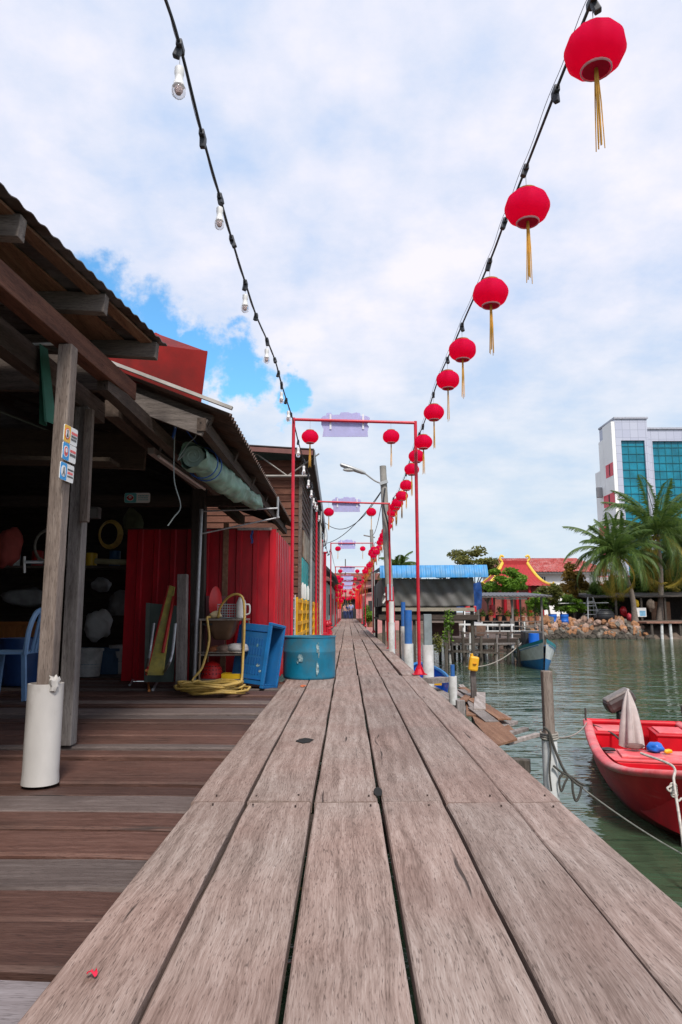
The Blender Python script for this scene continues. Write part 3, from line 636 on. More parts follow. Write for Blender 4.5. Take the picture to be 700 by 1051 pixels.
bucket(gz(125, 691, -.04), .165, .36, 'white lettered bucket beside the leaning green board')
def sack(loc, s, mat_, label, name='sack'):
    mb = MB(); mb.ball((loc[0], loc[1], loc[2] + s[2] * .9), 1, 20, 12, s, .35); return mb.build(name, mat_, loc=loc, smooth='all', label=label, cat=name.replace('_', ' '))
sk = M('grey_sacking', (.33, .33, .34), .9, 0, .25, 9, .4)
MB().span((-3.9, 9.3, -.04), (-2.75, 9.9, .70)).build('storage_crate', darkx_m, loc=(-3.3, 9.6, 0), bevel=.01, label='dark wooden box under grey sacks at the shed back', cat='crate')
sack(at(128, 622, 9.5) * 1 + Vector((0, 0, -.14)), (.25, .2, .17), sk, 'lumpy grey sack on top of the dark box in the shed')
sack(at(108, 603, 9.4) + Vector((-.05, 0, -.05)), (.12, .14, .1), sk, 'small grey bundle at the top of the sack pile')
sack(at(28, 615, 9.6) + Vector((0, 0, -.1)), (.34, .2, .13), sk, 'long grey bundle behind the blue chair')
bt = MB(); bt.lathe([(.22, 0), (.26, .5), (.28, .5), (.28, .47), (.24, .02), (.001, .02)], at(25, 668, 7.7) * 1 + Vector((0, 0, -.36)), 24); bt.build('blue_tub', M('deep_blue_tub', (.01, .05, .18), .4), loc=at(25, 668, 7.7) + Vector((0, 0, -.36)), smooth=True, label='deep blue plastic tub behind the pale blue chair', cat='tub')
MB().tube([at(98, 576, 8.2), at(158, 578, 8.1)], .035, 10).build('bamboo_pole', M('bamboo', (.26, .23, .13), .6), loc=at(128, 577, 8.2), smooth=True, label='pale horizontal bamboo pole at the back of the shed', cat='pole')
gp = thing('hose_reel_tap', 'small pale metal tap fitting in the dark behind the posts', 'tap', at(30, 577, 6.5))
MB().cyl(at(25, 577, 6.5), at(44, 577, 6.6), .017, .02, 10).build('barrel', metal_m, gp, smooth=True)
MB().cyl(at(25, 571, 6.5), at(25, 588, 6.5), .012, .012, 10).build('handle', white_m, gp, smooth=True)
bx = thing('switch_box', 'small grey electrical box on the dark shed beam', 'box', at(95, 527, 7.2))
MB().span(at(89, 533, 7.25), at(101, 520, 7.15)).build('case', M('grey_box', (.14, .14, .14), .6), bx, bevel=.006)
MB().span(at(90.5, 531, 7.148), at(99, 522, 7.14)).build('cover', M('grey_cover', (.2, .2, .2), .5), bx)

rc = at(62, 640, 9.0)
for i, (px, z0, mt, lab) in enumerate(((20, -.04, 'drab_green_crate', 'drab green crate at the bottom of the stack behind the chair'), (22, .30, 'dull_orange_crate', 'dull orange crate on top of the green one behind the chair'), (104, -.04, 'slate_blue_crate', 'slate blue crate on the floor behind the white buckets'))):
    c = at(px, 660, 9.1); mt = M(mt, {'d': (.06, .13, .07), 'u': (.4, .14, .04), 's': (.06, .12, .22)}[mt[0] if mt[1] != 'u' else 'u'], .5); t = thing('storage_bin', lab, 'crate', (c.x, 9.1, z0))
    mb = MB(); x0_, x1_, y0q, y1q = c.x - .3, c.x + .3, 8.9, 9.3
    mb.span((x0_, y0q, z0), (x1_, y0q + .015, z0 + .32)); mb.span((x0_, y1q - .015, z0), (x1_, y1q, z0 + .32)); mb.span((x0_, y0q + .0155, z0), (x0_ + .015, y1q - .0155, z0 + .32)); mb.span((x1_ - .015, y0q + .0155, z0), (x1_, y1q - .0155, z0 + .32)); mb.span((x0_ + .016, y0q + .016, z0), (x1_ - .016, y1q - .016, z0 + .015)); mb.build('shell', mt, t)
    mb = MB(); mb.span((x0_ - .015, y0q - .015, z0 + .29), (x1_ + .015, y0q - .001, z0 + .325)); 
    for k in range(7): mb.span((x0_ + .06 + k * .075, y0q - .008, z0 + .04), (x0_ + .085 + k * .075, y0q - .001, z0 + .27))
    mb.build('ribs', mt, t)
for i, (px, py, Yq, rr, mt, lab) in enumerate(((48, 560, 7.8, .17, rope_m, 'pale coil of rope hung on the dark shed wall between the posts'), (112, 548, 8.6, .15, hose_m, 'dull yellow coil of line hung high at the shed back'))):
    c = at(px, py, Yq); mb = MB()
    for k in range(6): mb.tube([c + Vector((rr * (1 + .05 * k) * .8 * math.cos(a), .012 * k, rr * (1 + .04 * k) * math.sin(a))) for a in [2 * math.pi * j_ / 20 for j_ in range(21)]], .012, 6)
    mb.build('rope_coil', mt, loc=c, smooth=True, label=lab, cat='rope')
for i, (px, py, Yq, s_, mt, lab) in enumerate(((8, 560, 7.4, (.14, .12, .22), M('red_bag', (.3, .05, .04), .8, 0, .3), 'dull red bag hanging in the dark at the left edge'), (136, 535, 8.9, (.12, .1, .2), M('olive_bag', (.15, .15, .08), .9, 0, .3), 'olive cloth bag hanging beside the small teal sign'), (100, 640, 8.9, (.17, .15, .2), M('white_sack', (.5, .5, .5), .8, 0, .2), 'white sack standing behind the nearer bucket'))):
    c = at(px, py, Yq); sack(c - Vector((0, 0, s_[2])), s_, mt, lab, 'hanging_bag' if i < 2 else 'sack')
MB().span((-4.6, 8.6, 1.30), (-2.7, 9.0, 1.33)).build('wall_shelf', raft_m, loc=(-3.6, 8.8, 1.3), label='long wooden shelf across the dark back of the shed', cat='shelf')
for i, x in enumerate((-4.3, -4.0, -3.7, -3.3, -3.0)):
    t = thing('storage_tin', f'{("leftmost", "second from the left", "middle", "fourth from the left", "rightmost")[i]} tin on the long shelf inside the shed', 'tin', (x, 8.75, 1.332), group='tins on the shed shelf')
    MB().lathe([(.001, 0), (.07, 0), (.07, .16 + .03 * (i % 3)), (.06, .17 + .03 * (i % 3)), (.001, .17 + .03 * (i % 3))], (x, 8.75, 1.332), 14).build('body', (boatwhite_m, bred_m, steel_m, byel_m, blue_m)[i], t, smooth=True)
# leaning boards
gb = thing('green_board', 'dull green board leaning against the post inside the shed', 'board', gz(165, 700, -.04))
a0, a1, a2, a3 = at(150, 700, 7.32), at(178, 700, 7.32), at(181, 622, 7.5), at(152, 619, 7.5)
MB().prism([a0, a1, a2, a3], (0, .025, .003)).build('panel', gboard_m, gb)
MB().prism([a0 + Vector((-.02, -.012, 0)), a0 + Vector((.02, -.012, 0)), a3 + Vector((.02, -.012, 0)), a3 + Vector((-.02, -.012, 0))], (0, .01, .003)).build('edge_strip', M('board_edge', (.13, .15, .13), .6), gb)
yb = thing('yellow_board', 'long worn yellow board with a red edge leaning in the shed', 'board', gz(158, 700, -.04))
y0_, y1_, y2_, y3_ = at(151, 693, 7.0), at(167, 693, 7.0), at(179, 603, 7.22), at(174, 601, 7.22)
MB().prism([y0_, y1_, y2_, y3_], (.0, .03, .005)).build('panel', yboard_m, yb)
MB().bar(y0_ + Vector((-.01, .012, 0)), y3_ + Vector((-.008, .012, 0)), .018, .03).build('red_edge', M('red_trim', (.4, .03, .025), .6), yb)
MB().bar(at(167, 670, 7.03), at(178.5, 612, 7.17), .02, .03).build('red_edge', MATS['red_trim'], yb)
tr = thing('hand_trolley', 'bent silver tube frame standing before the leaning yellow board', 'trolley', gz(160, 704, -.04))
MB().tube(cat_curve([gz(133, 703, -.03), gz(139, 695, -.02), gz(148, 691, .0), at(152, 680, 6.85), at(158, 640, 6.95)], 6), .013, 8).build('frame_tube', metal_m, tr, smooth=True)
MB().tube(cat_curve([gz(157, 708, -.03), gz(163, 697, -.0), at(172, 684, 6.75), at(177, 668, 6.8), at(180, 640, 6.85)], 6), .015, 8).build('frame_tube', metal_m, tr, smooth=True)
MB().tube(cat_curve([gz(153, 709, -.03), gz(151.5, 697, -.0), at(150, 688, 6.75)], 6), .013, 8).build('hook', M('orange_rust', (.5, .16, .03), .6), tr, smooth=True)

# pipe frame
pf = thing('pipe_rack', 'galvanised pipe frame rising beside the sink under the eave', 'pipes', (-1.59, 7.22, -.04))
MB().cyl((-1.59, 7.22, -.04), (-1.57, 7.22, 1.84), .02, None, 12).build('upright', metal_m, pf, smooth=True)
MB().cyl((-1.58, 7.24, 1.82), (-.76, 7.3, 1.86), .010, None, 8).build('rail', metal_m, pf, smooth=True)
MB().cyl((-1.58, 7.21, 1.57), (-.76, 7.5, 1.79), .009, None, 8).build('rail', metal_m, pf, smooth=True)
MB().cyl((-.76, 7.32, 1.76), (-.76, 7.32, 1.99), .013, None, 8).build('upright', metal_m, pf, smooth=True)
MB().bar((-1.64, 7.235, .62), (-1.42, 7.235, .62), .03, .02).build('clamp', dark_m, pf)

# sink stand
sk_ = thing('sink_stand', 'rusty steel sink stand with shelves beside the coiled hose', 'sink', (-1.34, 7.25, -.04))
zt = .66
x0, x1, y0, y1 = -1.55, -1.08, 7.18, 7.62
tb = MB(); tb.span((x0, y0, zt), (x1, y0 + .05, zt + .02)); tb.span((x0, y1 - .05, zt), (x1, y1, zt + .02)); tb.span((x0, y0 + .05, zt), (x0 + .06, y1 - .05, zt + .02)); tb.span((x1 - .1, y0 + .05, zt), (x1, y1 - .05, zt + .02))
tb.build('sink_top', steel_m, sk_, bevel=.003)
bs = MB(); bs.sheet(lambda u, v: (x0 + .06 + u * .31, y0 + .05 + v * .34, zt - .20 * min(1, 4 * min(u, 1 - u)) ** .5 * min(1, 4 * min(v, 1 - v)) ** .5), 14, 14, (0, 0, -.004)); bs.build('basin', M('brown_basin', (.16, .095, .06), .45, .3, .3), sk_, smooth=True)
for xx in (x0 + .015, x1 - .015):
    for yy in (y0 + .015, y1 - .015): MB().cyl((xx, yy, -.04), (xx, yy, zt), .011, None, 8).build('leg', M('rusted_leg', (.32, .22, .14), .6, .3, .3), sk_, smooth=True)
for z in (.30, .05): MB().span((x0 + .01, y0 + .02, z), (x1 - .01, y1 - .02, z + .014)).build('shelf', steel_m, sk_)
MB().tube([(x0, y0 - .005, .335), (x1, y0 - .005, .335)], .006, 6).build('shelf_rail', steel_m, sk_)
# things on the sink
def on(name, cat, label, loc, group=None): return thing(name, label, cat, loc, group=group)
t = on('jug', 'jug', 'white plastic jug standing on the right of the sink top', (-1.14, 7.34, zt + .02))
MB().lathe([(.045, 0), (.055, .01), (.055, .15), (.042, .19), (.03, .21), (.03, .225), (.026, .225), (.026, .2), (.001, .19)], (-1.14, 7.34, zt + .02), 18).build('body', white_m, t, smooth=True)
MB().tube(cat_curve([(-1.085, 7.34, zt + .17), (-1.05, 7.34, zt + .16), (-1.048, 7.34, zt + .08), (-1.085, 7.34, zt + .06)], 5), .008, 7).build('handle', white_m, t, smooth=True)
t = on('wire_basket', 'basket', 'small pale wire basket behind the jug on the sink', (-1.28, 7.45, zt + .02))
mb = MB()
for k in range(6):
    z = zt + .03 + k * .028; mb.tube([(-1.40, 7.40, z), (-1.19, 7.40, z), (-1.19, 7.56, z), (-1.40, 7.56, z), (-1.40, 7.40, z)], .004, 5)
for k in range(9): mb.tube([(-1.40 + k * .026, 7.398, zt + .02), (-1.40 + k * .026, 7.398, zt + .175)], .003, 5)
mb.build('wires', M('pale_wire', (.42, .48, .48), .5), t)
MB().span((-1.395, 7.405, zt + .022), (-1.195, 7.555, zt + .028)).build('floor', M('pale_wire_floor', (.3, .34, .34), .5), t)
sack((-1.40, 7.27, zt + .02), (.065, .06, .042), cream_m, 'cream coloured sponge lying on the sink rim', 'sponge')
rd = thing('red_basin', 'round red plastic basin hung upright behind the sink', 'basin', (-1.50, 7.62, .8))
mb = MB(); c = Vector((-1.46, 7.58, .85))
for i in range(2): pass
pr = [(.001, .05), (.10, .05), (.125, .01), (.15, 0), (.15, -.006), (.12, .0), (.10, .04), (.001, .042)]
vs = []; sg = 26
for r_, d_ in pr:
    for k in range(sg):
        a = 2 * math.pi * k / sg; vs.append(c + Vector((r_ * math.cos(a) * .30 + d_ * .5, r_ * math.cos(a) * .9, r_ * math.sin(a) * 1.2)))
mb.add(vs, [(i * sg + k, i * sg + (k + 1) % sg, (i + 1) * sg + (k + 1) % sg, (i + 1) * sg + k) for i in range(len(pr) - 1) for k in range(sg)])
mb.build('bowl', bred_m, rd, smooth=True)
hp = on('red_colander', 'colander', 'red plastic colander upside down on the lowest sink shelf', (-1.45, 7.3, .064))
mb = MB(); mb.lathe([(.115, 0), (.118, .01), (.11, .02), (.105, .09), (.08, .14), (.04, .165), (.001, .17)], (-1.43, 7.32, .064), 22); mb.build('bowl', bred_m, hp, smooth=True)
for k in range(9):
    a = -1.57 + (k - 4) * .32
    for zq, rq in ((.05, .111), (.09, .107), (.125, .092)): MB().ball((-1.43 + rq * math.cos(a), 7.32 + rq * math.sin(a), .064 + zq), .007, 6, 4).build('hole', sign_k, hp)
t = on('yellow_tray', 'tray', 'bright yellow tray beside the red colander under the sink', (-1.2, 7.25, .064))
mb = MB(); mb.span((-1.31, 7.22, .0645), (-1.10, 7.40, .075)); mb.span((-1.31, 7.22, .0755), (-1.10, 7.23, .115)); mb.span((-1.31, 7.39, .0755), (-1.10, 7.40, .115)); mb.span((-1.31, 7.231, .0755), (-1.30, 7.389, .115)); mb.span((-1.11, 7.231, .0755), (-1.10, 7.389, .115)); mb.build('tray', byel_m, t)
sack((-1.17, 7.33, .316), (.12, .1, .055), M('white_bag', (.45, .43, .42), .6, 0, .2, 12, .4), 'crumpled white plastic bag on the middle sink shelf', 'plastic_bag')
sack((-1.30, 7.33, .316), (.09, .08, .045), M('brown_bag', (.24, .16, .12), .7, 0, .3, 12, .4), 'crumpled brown bag on the middle sink shelf', 'bag')
sack((-1.42, 7.36, .316), (.07, .07, .04), M('rust_bowl', (.25, .08, .03), .7, 0, .3, 12, .2), 'rusty orange pan on the left of the middle sink shelf', 'pan')

# hose
hs = MB(); pts = []
c = Vector((-1.34, 6.86, -.035))
for k in range(150):
    a = k * .42; lo_ = k % 15 / 15
    rr = .25 + .05 * math.sin(k * .61) + .03 * math.sin(k * .17); pts.append(c + Vector((math.cos(a) * rr * 1.12 + .03 * math.sin(k * .05), math.sin(a) * rr * .85, .014 + .0006 * k + .012 * math.sin(k * 1.7))))
hs.tube(pts, .0125, 7)
hs.tube(cat_curve([pts[-1], (-1.53, 6.95, .05), (-1.47, 7.03, .2), (-1.42, 7.08, .45), (-1.44, 7.1, .62), (-1.455, 7.12, .69), (-1.44, 7.2, .695)], 8), .0125, 8)
hs.tube(cat_curve([(-1.36, 7.22, .69), (-1.33, 7.18, .80), (-1.24, 7.12, .90), (-1.14, 7.10, .93), (-1.075, 7.08, .86), (-1.06, 7.07, .6), (-1.065, 7.06, .3), (-1.07, 7.0, .06), (-1.12, 6.9, .0), (-1.2, 6.75, -.01)], 8), .0125, 8)
hs.build('garden_hose', hose_m, loc=c, smooth='all', label='yellow garden hose coiled on the deck and looped over the sink', cat='hose')

# red corrugated hut
def box_rib(o, du, h, n, depth, flip=1, th=.004):
    """vertical box-rib sheet along du"""
    o, du = Vector(o), Vector(du); nn = Vector((du.y, -du.x, 0)).normalized() * flip; prof = []
    for k in range(n):
        for a, d_ in ((0, 0), (.62, 0), (.68, 1), (.94, 1)): prof.append(((k + a) / n, d_))
    prof.append((1, 0)); mb = MB(); vs = []
    for (a, d_) in prof:
        p = o + du * a + nn * depth * d_; vs += [p, p + Vector((0, 0, h))]
    mb.add(vs, [(2 * i, 2 * i + 2, 2 * i + 3, 2 * i + 1) for i in range(len(prof) - 1)]); return mb
rh = thing('red_hut', 'hut of glossy red ribbed metal sheets behind the sink', 'hut', (-1.6, 8.2, 0))
box_rib((-2.62, 8.05, -.04), (1.76, 0, 0), 1.76, 9, .022).build('wall', redwall_m, rh)
box_rib((-.86, 8.052, -.04), (0, 2.2, 0), 1.74, 9, .02).build('wall', redwall_m, rh)
MB().span((-.868, 8.035, -.04), (-.846, 8.05, 1.72)).build('corner_trim', redwall_m, rh)
MB().span((-2.6, 8.08, 1.70), (-.9, 10.2, 1.74)).build('roof', rust_m, rh)
MB().bar((-1.3, 8.0, 1.72), (-.9, 8.0, 1.72), .03, .03).build('top_batten', silver_m, rh)
MB().bar((-1.44, 8.02, -.04), (-1.44, 8.02, 1.8), .06, .035, (0, 1, 0)).build('stud', ply_m, rh)
MB().span((-1.66, 7.86, .25), (-1.40, 7.88, .93)).build('pink_panel', M('dusky_pink', (.25, .09, .09), .7, 0, .2), rh)
mb = MB(); mb.sheet(lambda u, v: (-1.135 + .022 * (u - .5) + .008 * math.sin(v * 9), 8.016 + .004 * math.sin(u * 6), 1.55 + v * .16), 4, 8, (0, .003, 0)); mb.build('blue_rag', rope_blue_m, loc=(-1.13, 8.02, 1.55), smooth=True, label='small blue rag pinned high on the red metal wall', cat='rag')

# blue crate, tipped
cr = thing('fish_crate', 'blue plastic fish crate tipped up between the sink and barrel', 'crate', (-1.0, 7.45, -.04), R(0), local=True)
def crate():
    body = MB(); W, D, H_ = .37, .30, .62
    # lying on its side: opening faces right-front
    def wall(a, b): body.span(a, b)
    wall((-W / 2, -D / 2, 0), (W / 2, -D / 2 + .012, H_))
    wall((-W / 2, D / 2 - .012, 0), (W / 2, D / 2, H_))
    wall((-W / 2, -D / 2 + .0125, 0), (-W / 2 + .012, D / 2 - .0125, H_))
    wall((-W / 2 + .0125, -D / 2 + .0125, .0), (W / 2, D / 2 - .0125, .012))
    wall((-W / 2 + .0125, -D / 2 + .0125, H_ - .012), (W / 2, D / 2 - .0125, H_))
    return body, W, D, H_
body, W, D, H_ = crate()
tilt = Matrix.Rotation(R(7), 3, 'Y') @ Matrix.Rotation(R(-5), 3, 'X') @ Matrix.Rotation(R(-20), 3, 'Z')
def tl(mb, lift=.03): mb.v = [tuple(tilt @ Vector(p) + Vector((0, 0, lift))) for p in mb.v]; return mb
tl(body).build('shell', blue_m, cr, bevel=.004)
rb_ = MB()
rim = .028
rb_.span((W / 2 - .03, -D / 2 - rim, -.0), (W / 2 + .012, -D / 2 - .001, H_)); rb_.span((W / 2 - .03, D / 2 + .001, 0), (W / 2 + .012, D / 2 + rim, H_))
rb_.span((W / 2 - .03, -D / 2 - rim, H_ + .001), (W / 2 + .012, D / 2 + rim, H_ + .03)); rb_.span((W / 2 - .03, -D / 2 - rim, -.03), (W / 2 + .012, D / 2 + rim, -.001))
tl(rb_).build('rim', M('blue_crate_rim', (.006, .125, .34), .5, 0, .2), cr, bevel=.004)
rb2 = MB()
for zq in (.055, .55):
    rb2.span((-W / 2 + .03, -D / 2 - .009, zq - .006), (W / 2 - .035, -D / 2 - .001, zq + .006))
for k in range(8):
    xx = -.125 + k * .031
    for zq in (.10, .20, .30, .40): rb2.span((xx, -D / 2 - .005, zq), (xx + .014, -D / 2 - .001, zq + .075))
for xx in (-.19, .165): rb2.span((xx - .008, -D / 2 - .010, .02), (xx + .008, -D / 2 - .001, H_ - .02))
tl(rb2).build('ribs', M('blue_crate_rib', (.003, .07, .24), .5, 0, .2), cr, bevel=.002)
def scuff(pts_c, r, nrm_y, q=0):
    pass
sc_ = MB()
for (x, z, a, b_) in ((.09, .20, .022, .016), (.12, .14, .015, .012), (-.02, .05, .03, .008), (.05, .4, .01, .02)):
    poly = [(x + a * math.cos(t_) * (1 + .4 * mnoise.noise(Vector((x * 40, t_, z)))), -D / 2 - .0025, z + b_ * math.sin(t_) * (1 + .5 * mnoise.noise(Vector((t_ * 2, x * 90, z))))) for t_ in [2 * math.pi * k / 12 for k in range(12)]]
    sc_.prism(poly, (0, -.0012, 0))
tl(sc_).build('scuff', scuff_m, cr)

# barrel (half drum)
ba = thing('half_barrel', 'teal blue plastic half barrel with peeling patches on the boardwalk edge', 'barrel', (-.445, 8.03, 0), local=True)
br, bh = .30, .475
prof = [(.001, .0), (br * .95, .0), (br * .99, .012), (br, .03), (br * 1.005, bh * .62), (br * 1.014, bh * .64), (br * 1.005, bh * .66), (br, bh * .96), (br * 1.025, bh * .975), (br * 1.02, bh), (br * .965, bh), (br * .95, bh - .02), (br * .94, .03), (.001, .028)]
MB().lathe(prof, seg=48).build('shell', barrel_m, ba, smooth=True)
mb = MB()
for a0, zc, sa, sz in ((-1.20, .36, .11, .05), (-1.16, .30, .05, .05), (-1.22, .13, .10, .07), (-1.85, .24, .17, .035), (-1.95, .20, .07, .02)):
    q = rnd.random() * 40; pts2 = []
    for k in range(16):
        t_ = 2 * math.pi * k / 16; s_ = 1 + .55 * mnoise.noise(Vector((math.cos(t_) * 1.3, math.sin(t_) * 1.3, q)))
        a = a0 + sa * .6 * math.cos(t_) * s_; z = zc + sz * math.sin(t_) * s_; r_ = br * 1.028; pts2.append((r_ * math.cos(a), r_ * math.sin(a), z))
    mb.prism(pts2, (0, -.0015, 0))
mb.build('peeling_patch', scuff_m, ba)

# litter
def litter(name, px, py, s, mat_, label, z=.006, cat='litter'):
    c = gz(px, py); mb = MB(); q = rnd.random() * 30
    mb.sheet(lambda u, v: (c.x + s[0] * (u - .5) * (1 + .4 * math.sin(v * 5 + q)), c.y + s[1] * (v - .5), z + .004 + .006 * math.sin(u * 4 + q) * math.cos(v * 3)), 5, 5, (0, 0, .0012)); mb.build(name, mat_, loc=(c.x, c.y, 0), smooth=True, label=label, cat=cat)
litter('red_petal', 95, 1003, (.016, .022), M('red_petal', (.75, .01, .05), .5), 'tiny red petal lying on the nearest left plank', cat='petal')
litter('fruit_peel', 311, 705, (.05, .09), M('peel', (.55, .14, .05), .6, 0, .5, 60), 'scrap of orange fruit peel beside the barrel', cat='peel')
litter('paper_scrap', 330, 677, (.05, .12), white_m, 'small white paper scrap on the boards beyond the barrel', cat='paper')

# ------------------------------------------------------------------ lanterns
RB, HB = .112, .080
def lantern_parts(root, simple=False):
    body = MB(); seg = 24; rings = 12; vs = []
    for i in range(rings + 1):
        t = R(28) + (math.pi - R(56)) * i / rings
        for k in range(seg):
            a = 2 * math.pi * k / seg; kk = 1 if k % 2 else .965
            vs.append((RB * 1.0 * math.sin(t) ** .9 * math.cos(a) * kk, RB * math.sin(t) ** .9 * math.sin(a) * kk, HB * 1.12 * math.cos(t) - .21))
    body.add(vs, [(i * seg + k, i * seg + (k + 1) % seg, (i + 1) * seg + (k + 1) % seg, (i + 1) * seg + k) for i in range(rings) for k in range(seg)])
    zt_, zb_ = -.21 + HB, -.21 - HB
    cap = MB(); cap.lathe([(.05, zt_ - .006), (.054, zt_ + .008), (.046, zt_ + .012), (.001, zt_ + .014)], seg=18)
    rim = MB(); rim.lathe([(.054, zb_ + .008), (.0575, zb_ + .003), (.0575, zb_ - .004), (.054, zb_ - .007), (.052, zb_ - .002), (.053, zb_ + .008)], seg=20)
    und = MB(); und.lathe([(.050, zb_ - .002), (.02, zb_ + .004), (.001, zb_ + .004)], seg=18)
    tas = MB(); 
    for k in range(11):
        a = k * .8; r0_, r1_ = .005, .007 + .003 * (k % 4)
        tas.tube([(r0_ * math.cos(a), r0_ * math.sin(a), zb_ + .004), (r1_ * .7 * math.cos(a), r1_ * .7 * math.sin(a), zb_ - .14), (r1_ * math.cos(a), r1_ * math.sin(a) + .004, zb_ - .29 - .012 * (k % 4))], [.0022, .0026, .0020], 4)
    crd = MB(); crd.cyl((0, 0, zt_ + .012), (0, 0, 0), .0018, None, 5)
    return body, cap, rim, und, tas, crd
def lantern_full(loc, label, group):
    t = thing('red_lantern', label, 'lantern', loc, group=group, local=True)
    body, cap, rim, und, tas, crd = lantern_parts(t)
    body.build('paper_body', lantern_m, t, smooth='all'); cap.build('top_cap', lcap_m, t, smooth=True); rim.build('bottom_ring', lrim_m, t, smooth=True)
    und.build('base_disc', M('lantern_base', (.6, .012, .05), .8, 0, .1, spec=.1), t); tas.build('tassel', gold_m, t, smooth=True); crd.build('cord', wire_m, t); return t
proto_far = None
def lantern_far(loc, label, group, sc=1., rz=0.):
    global proto_far
    if proto_far is None:
        body, cap, rim, und, tas, crd = lantern_parts(None)
        mb = MB()
        for i, p in enumerate((body, cap, rim, tas, crd)): mb.mat(i).add(p.v, p.f)
        proto_far = mb.build('red_lantern', [lantern_m, lcap_m, lrim_m, gold_m, wire_m], loc=loc, local=True, smooth='all', label=label, cat='lantern', group=group); o = proto_far
    else:
        o = proto_far.copy(); COL.objects.link(o); o['label'] = label; o['group'] = group
    o.location = loc; o.rotation_euler = (R(rnd.uniform(-4, 4)), R(rnd.uniform(-4, 4)), rz); o.scale = (sc,) * 3; return o
# right-hand cable
XR = .93
rpix = [(650, -95), (608, 0), (571, 92), (540, 172), (519, 225), (502, 270), (477, 327), (462, 362), (449, 392), (436, 432)]
rp3 = [onx(px, py, XR + (.0)) for px, py in rpix]
rp3 += [Vector((.96, y, z)) for y, z in ((9.6, 3.10), (11, 3.0), (12.6, 3.0), (14.3, 3.1))]
rp3 += [Vector((.98, y, 3.02 + .13 * ((y - 20) / 5.7) ** 2 * .5)) for y in (17, 20, 23)] + [Vector((1.0, 25, 3.25)), Vector((1.02, 30, 3.05)), Vector((1.0, 36, 3.2)), Vector((1.0, 45, 3.05)), Vector((1.0, 56, 3.1)), Vector((1.0, 68, 3.1))]
rcv = cat_curve(rp3, 8)
def along(cv, Y):
    for i in range(len(cv) - 1):
        if cv[i].y <= Y <= cv[i + 1].y: return cv[i].lerp(cv[i + 1], (Y - cv[i].y) / max(1e-6, cv[i + 1].y - cv[i].y))
    return cv[-1]
def lightstring(name, cv, label, ys):
    t = thing(name, label, 'light string', cv[0])
    MB().tube(cv, .0068, 6).build('cable', cable_m, t, smooth=True)
    off = [p + Vector((.012 * (-1 if p.x > 0 else -1), 0, .02 + .008 * math.sin(i * .8))) for i, p in enumerate(cv)]
    MB().tube(off, .0016, 4).build('support_wire', wire_m, t)
    for i, Y in enumerate(ys):
        p = along(cv, Y); p2 = along(cv, Y + .05); d = (p2 - p).normalized()
        k = .75 + .4 * rnd.random(); s_ = MB()
        s_.bar(p - d * .03 * k, p + d * .03 * k, .026, .032); s_.bar(p + Vector((0, 0, .0)), p + Vector((rnd.uniform(-.02, .02), rnd.uniform(-.015, .015), -.048 * k)), .026, .028)
        s_.build('socket', socket_m, t, bevel=.005)
    return t
lys = [2.29, 3.27, 4.19, 5.28, 6.09, 7.12, 8.2, 9.25, 10.05, 11.0]
ys = [2.29, 2.75, 3.27, 3.75, 4.19, 4.7, 5.28, 5.7, 6.09, 6.6, 7.12, 7.6, 8.2, 8.7, 9.25, 10.05, 10.5, 11, 12.0, 13.2, 14, 15, 16, 17, 18, 19, 20, 21]
lightstring('light_string', rcv, 'black cable string carrying red lanterns along the right side', ys)
L1 = None
for i, Y in enumerate(lys):
    p = along(rcv, Y); lab = ('largest and nearest red lantern, high at the upper right' if i == 0 else f'{ORD[i]} red lantern with gold tassel on the right-hand string')
    if L1 is None: L1 = lantern_full(p, lab, 'red lanterns on the right-hand string')
    else: clone(L1, p, rnd.uniform(0, 3), 1 + rnd.uniform(-.04, .03), lab)
Y = 11.9
while Y < 21:
    i = lys and len(lys); p = along(rcv, Y); lys.append(Y)
    lantern_far(p, f'{ORD[len(lys) - 1]} red lantern on the right-hand string' if len(lys) <= len(ORD) else 'small red lantern in the crowded far stretch of the right string', 'red lanterns on the right-hand string', 1.0, rnd.random() * 3)
    Y += .95
while Y < 60:
    p = along(rcv, Y); lantern_far(p + Vector((rnd.uniform(-.12, .05), 0, rnd.uniform(-.25, .0))), 'small red lantern in the crowded far stretch of the right string', 'red lanterns on the right-hand string', 1.05, rnd.random() * 3); Y += .6 if Y < 38 else 1.1
# left-hand cable with bulbs
XL = -.68
lpix = [(128, -110), (170, 0), (186, 52), (208, 140), (225, 200), (238, 246), (252, 291), (263, 324), (274, 349), (283, 372), (291, 401), (301, 432)]
lp3 = [onx(px, py, XL) for px, py in lpix]
lp3 += [Vector((-.66, 9.3, 3.0)), Vector((-.62, 10.6, 2.90)), Vector((-.62, 12.4, 2.88)), Vector((-.64, 14.3, 3.02)), Vector((-.62, 17, 2.7)), Vector((-.6, 21, 2.5)), Vector((-.62, 25, 3.0)), Vector((-.6, 32, 2.8)), Vector((-.6, 40, 3.0)), Vector((-.6, 50, 3.0)), Vector((-.6, 66, 3.0))]
lcv = cat_curve(lp3, 8)
lsy = []
for px, py in ((185, 50), (208, 140), (226, 199), (238, 246), (252, 291), (263, 324), (274, 349), (282, 368), (286, 383), (289, 395), (294, 412), (299, 425)): lsy.append(onx(px, py, XL).y)
lightstring('light_string', lcv, 'black cable string carrying white bulbs along the left side', lsy + [9.0, 9.8, 10.6, 11.4, 12.2, 13, 14, 15, 16, 17, 18, 19, 20, 21, 22, 23])
glassb = None
m, ntb, bb_ = nt_new('clear_bulb'); bb_.inputs['Base Color'].default_value = (.9, .88, .88, 1); bb_.inputs['Roughness'].default_value = .05; bb_.inputs['Transmission Weight'].default_value = .85; bb_.inputs['IOR'].default_value = 1.12; bulbglass_m = m
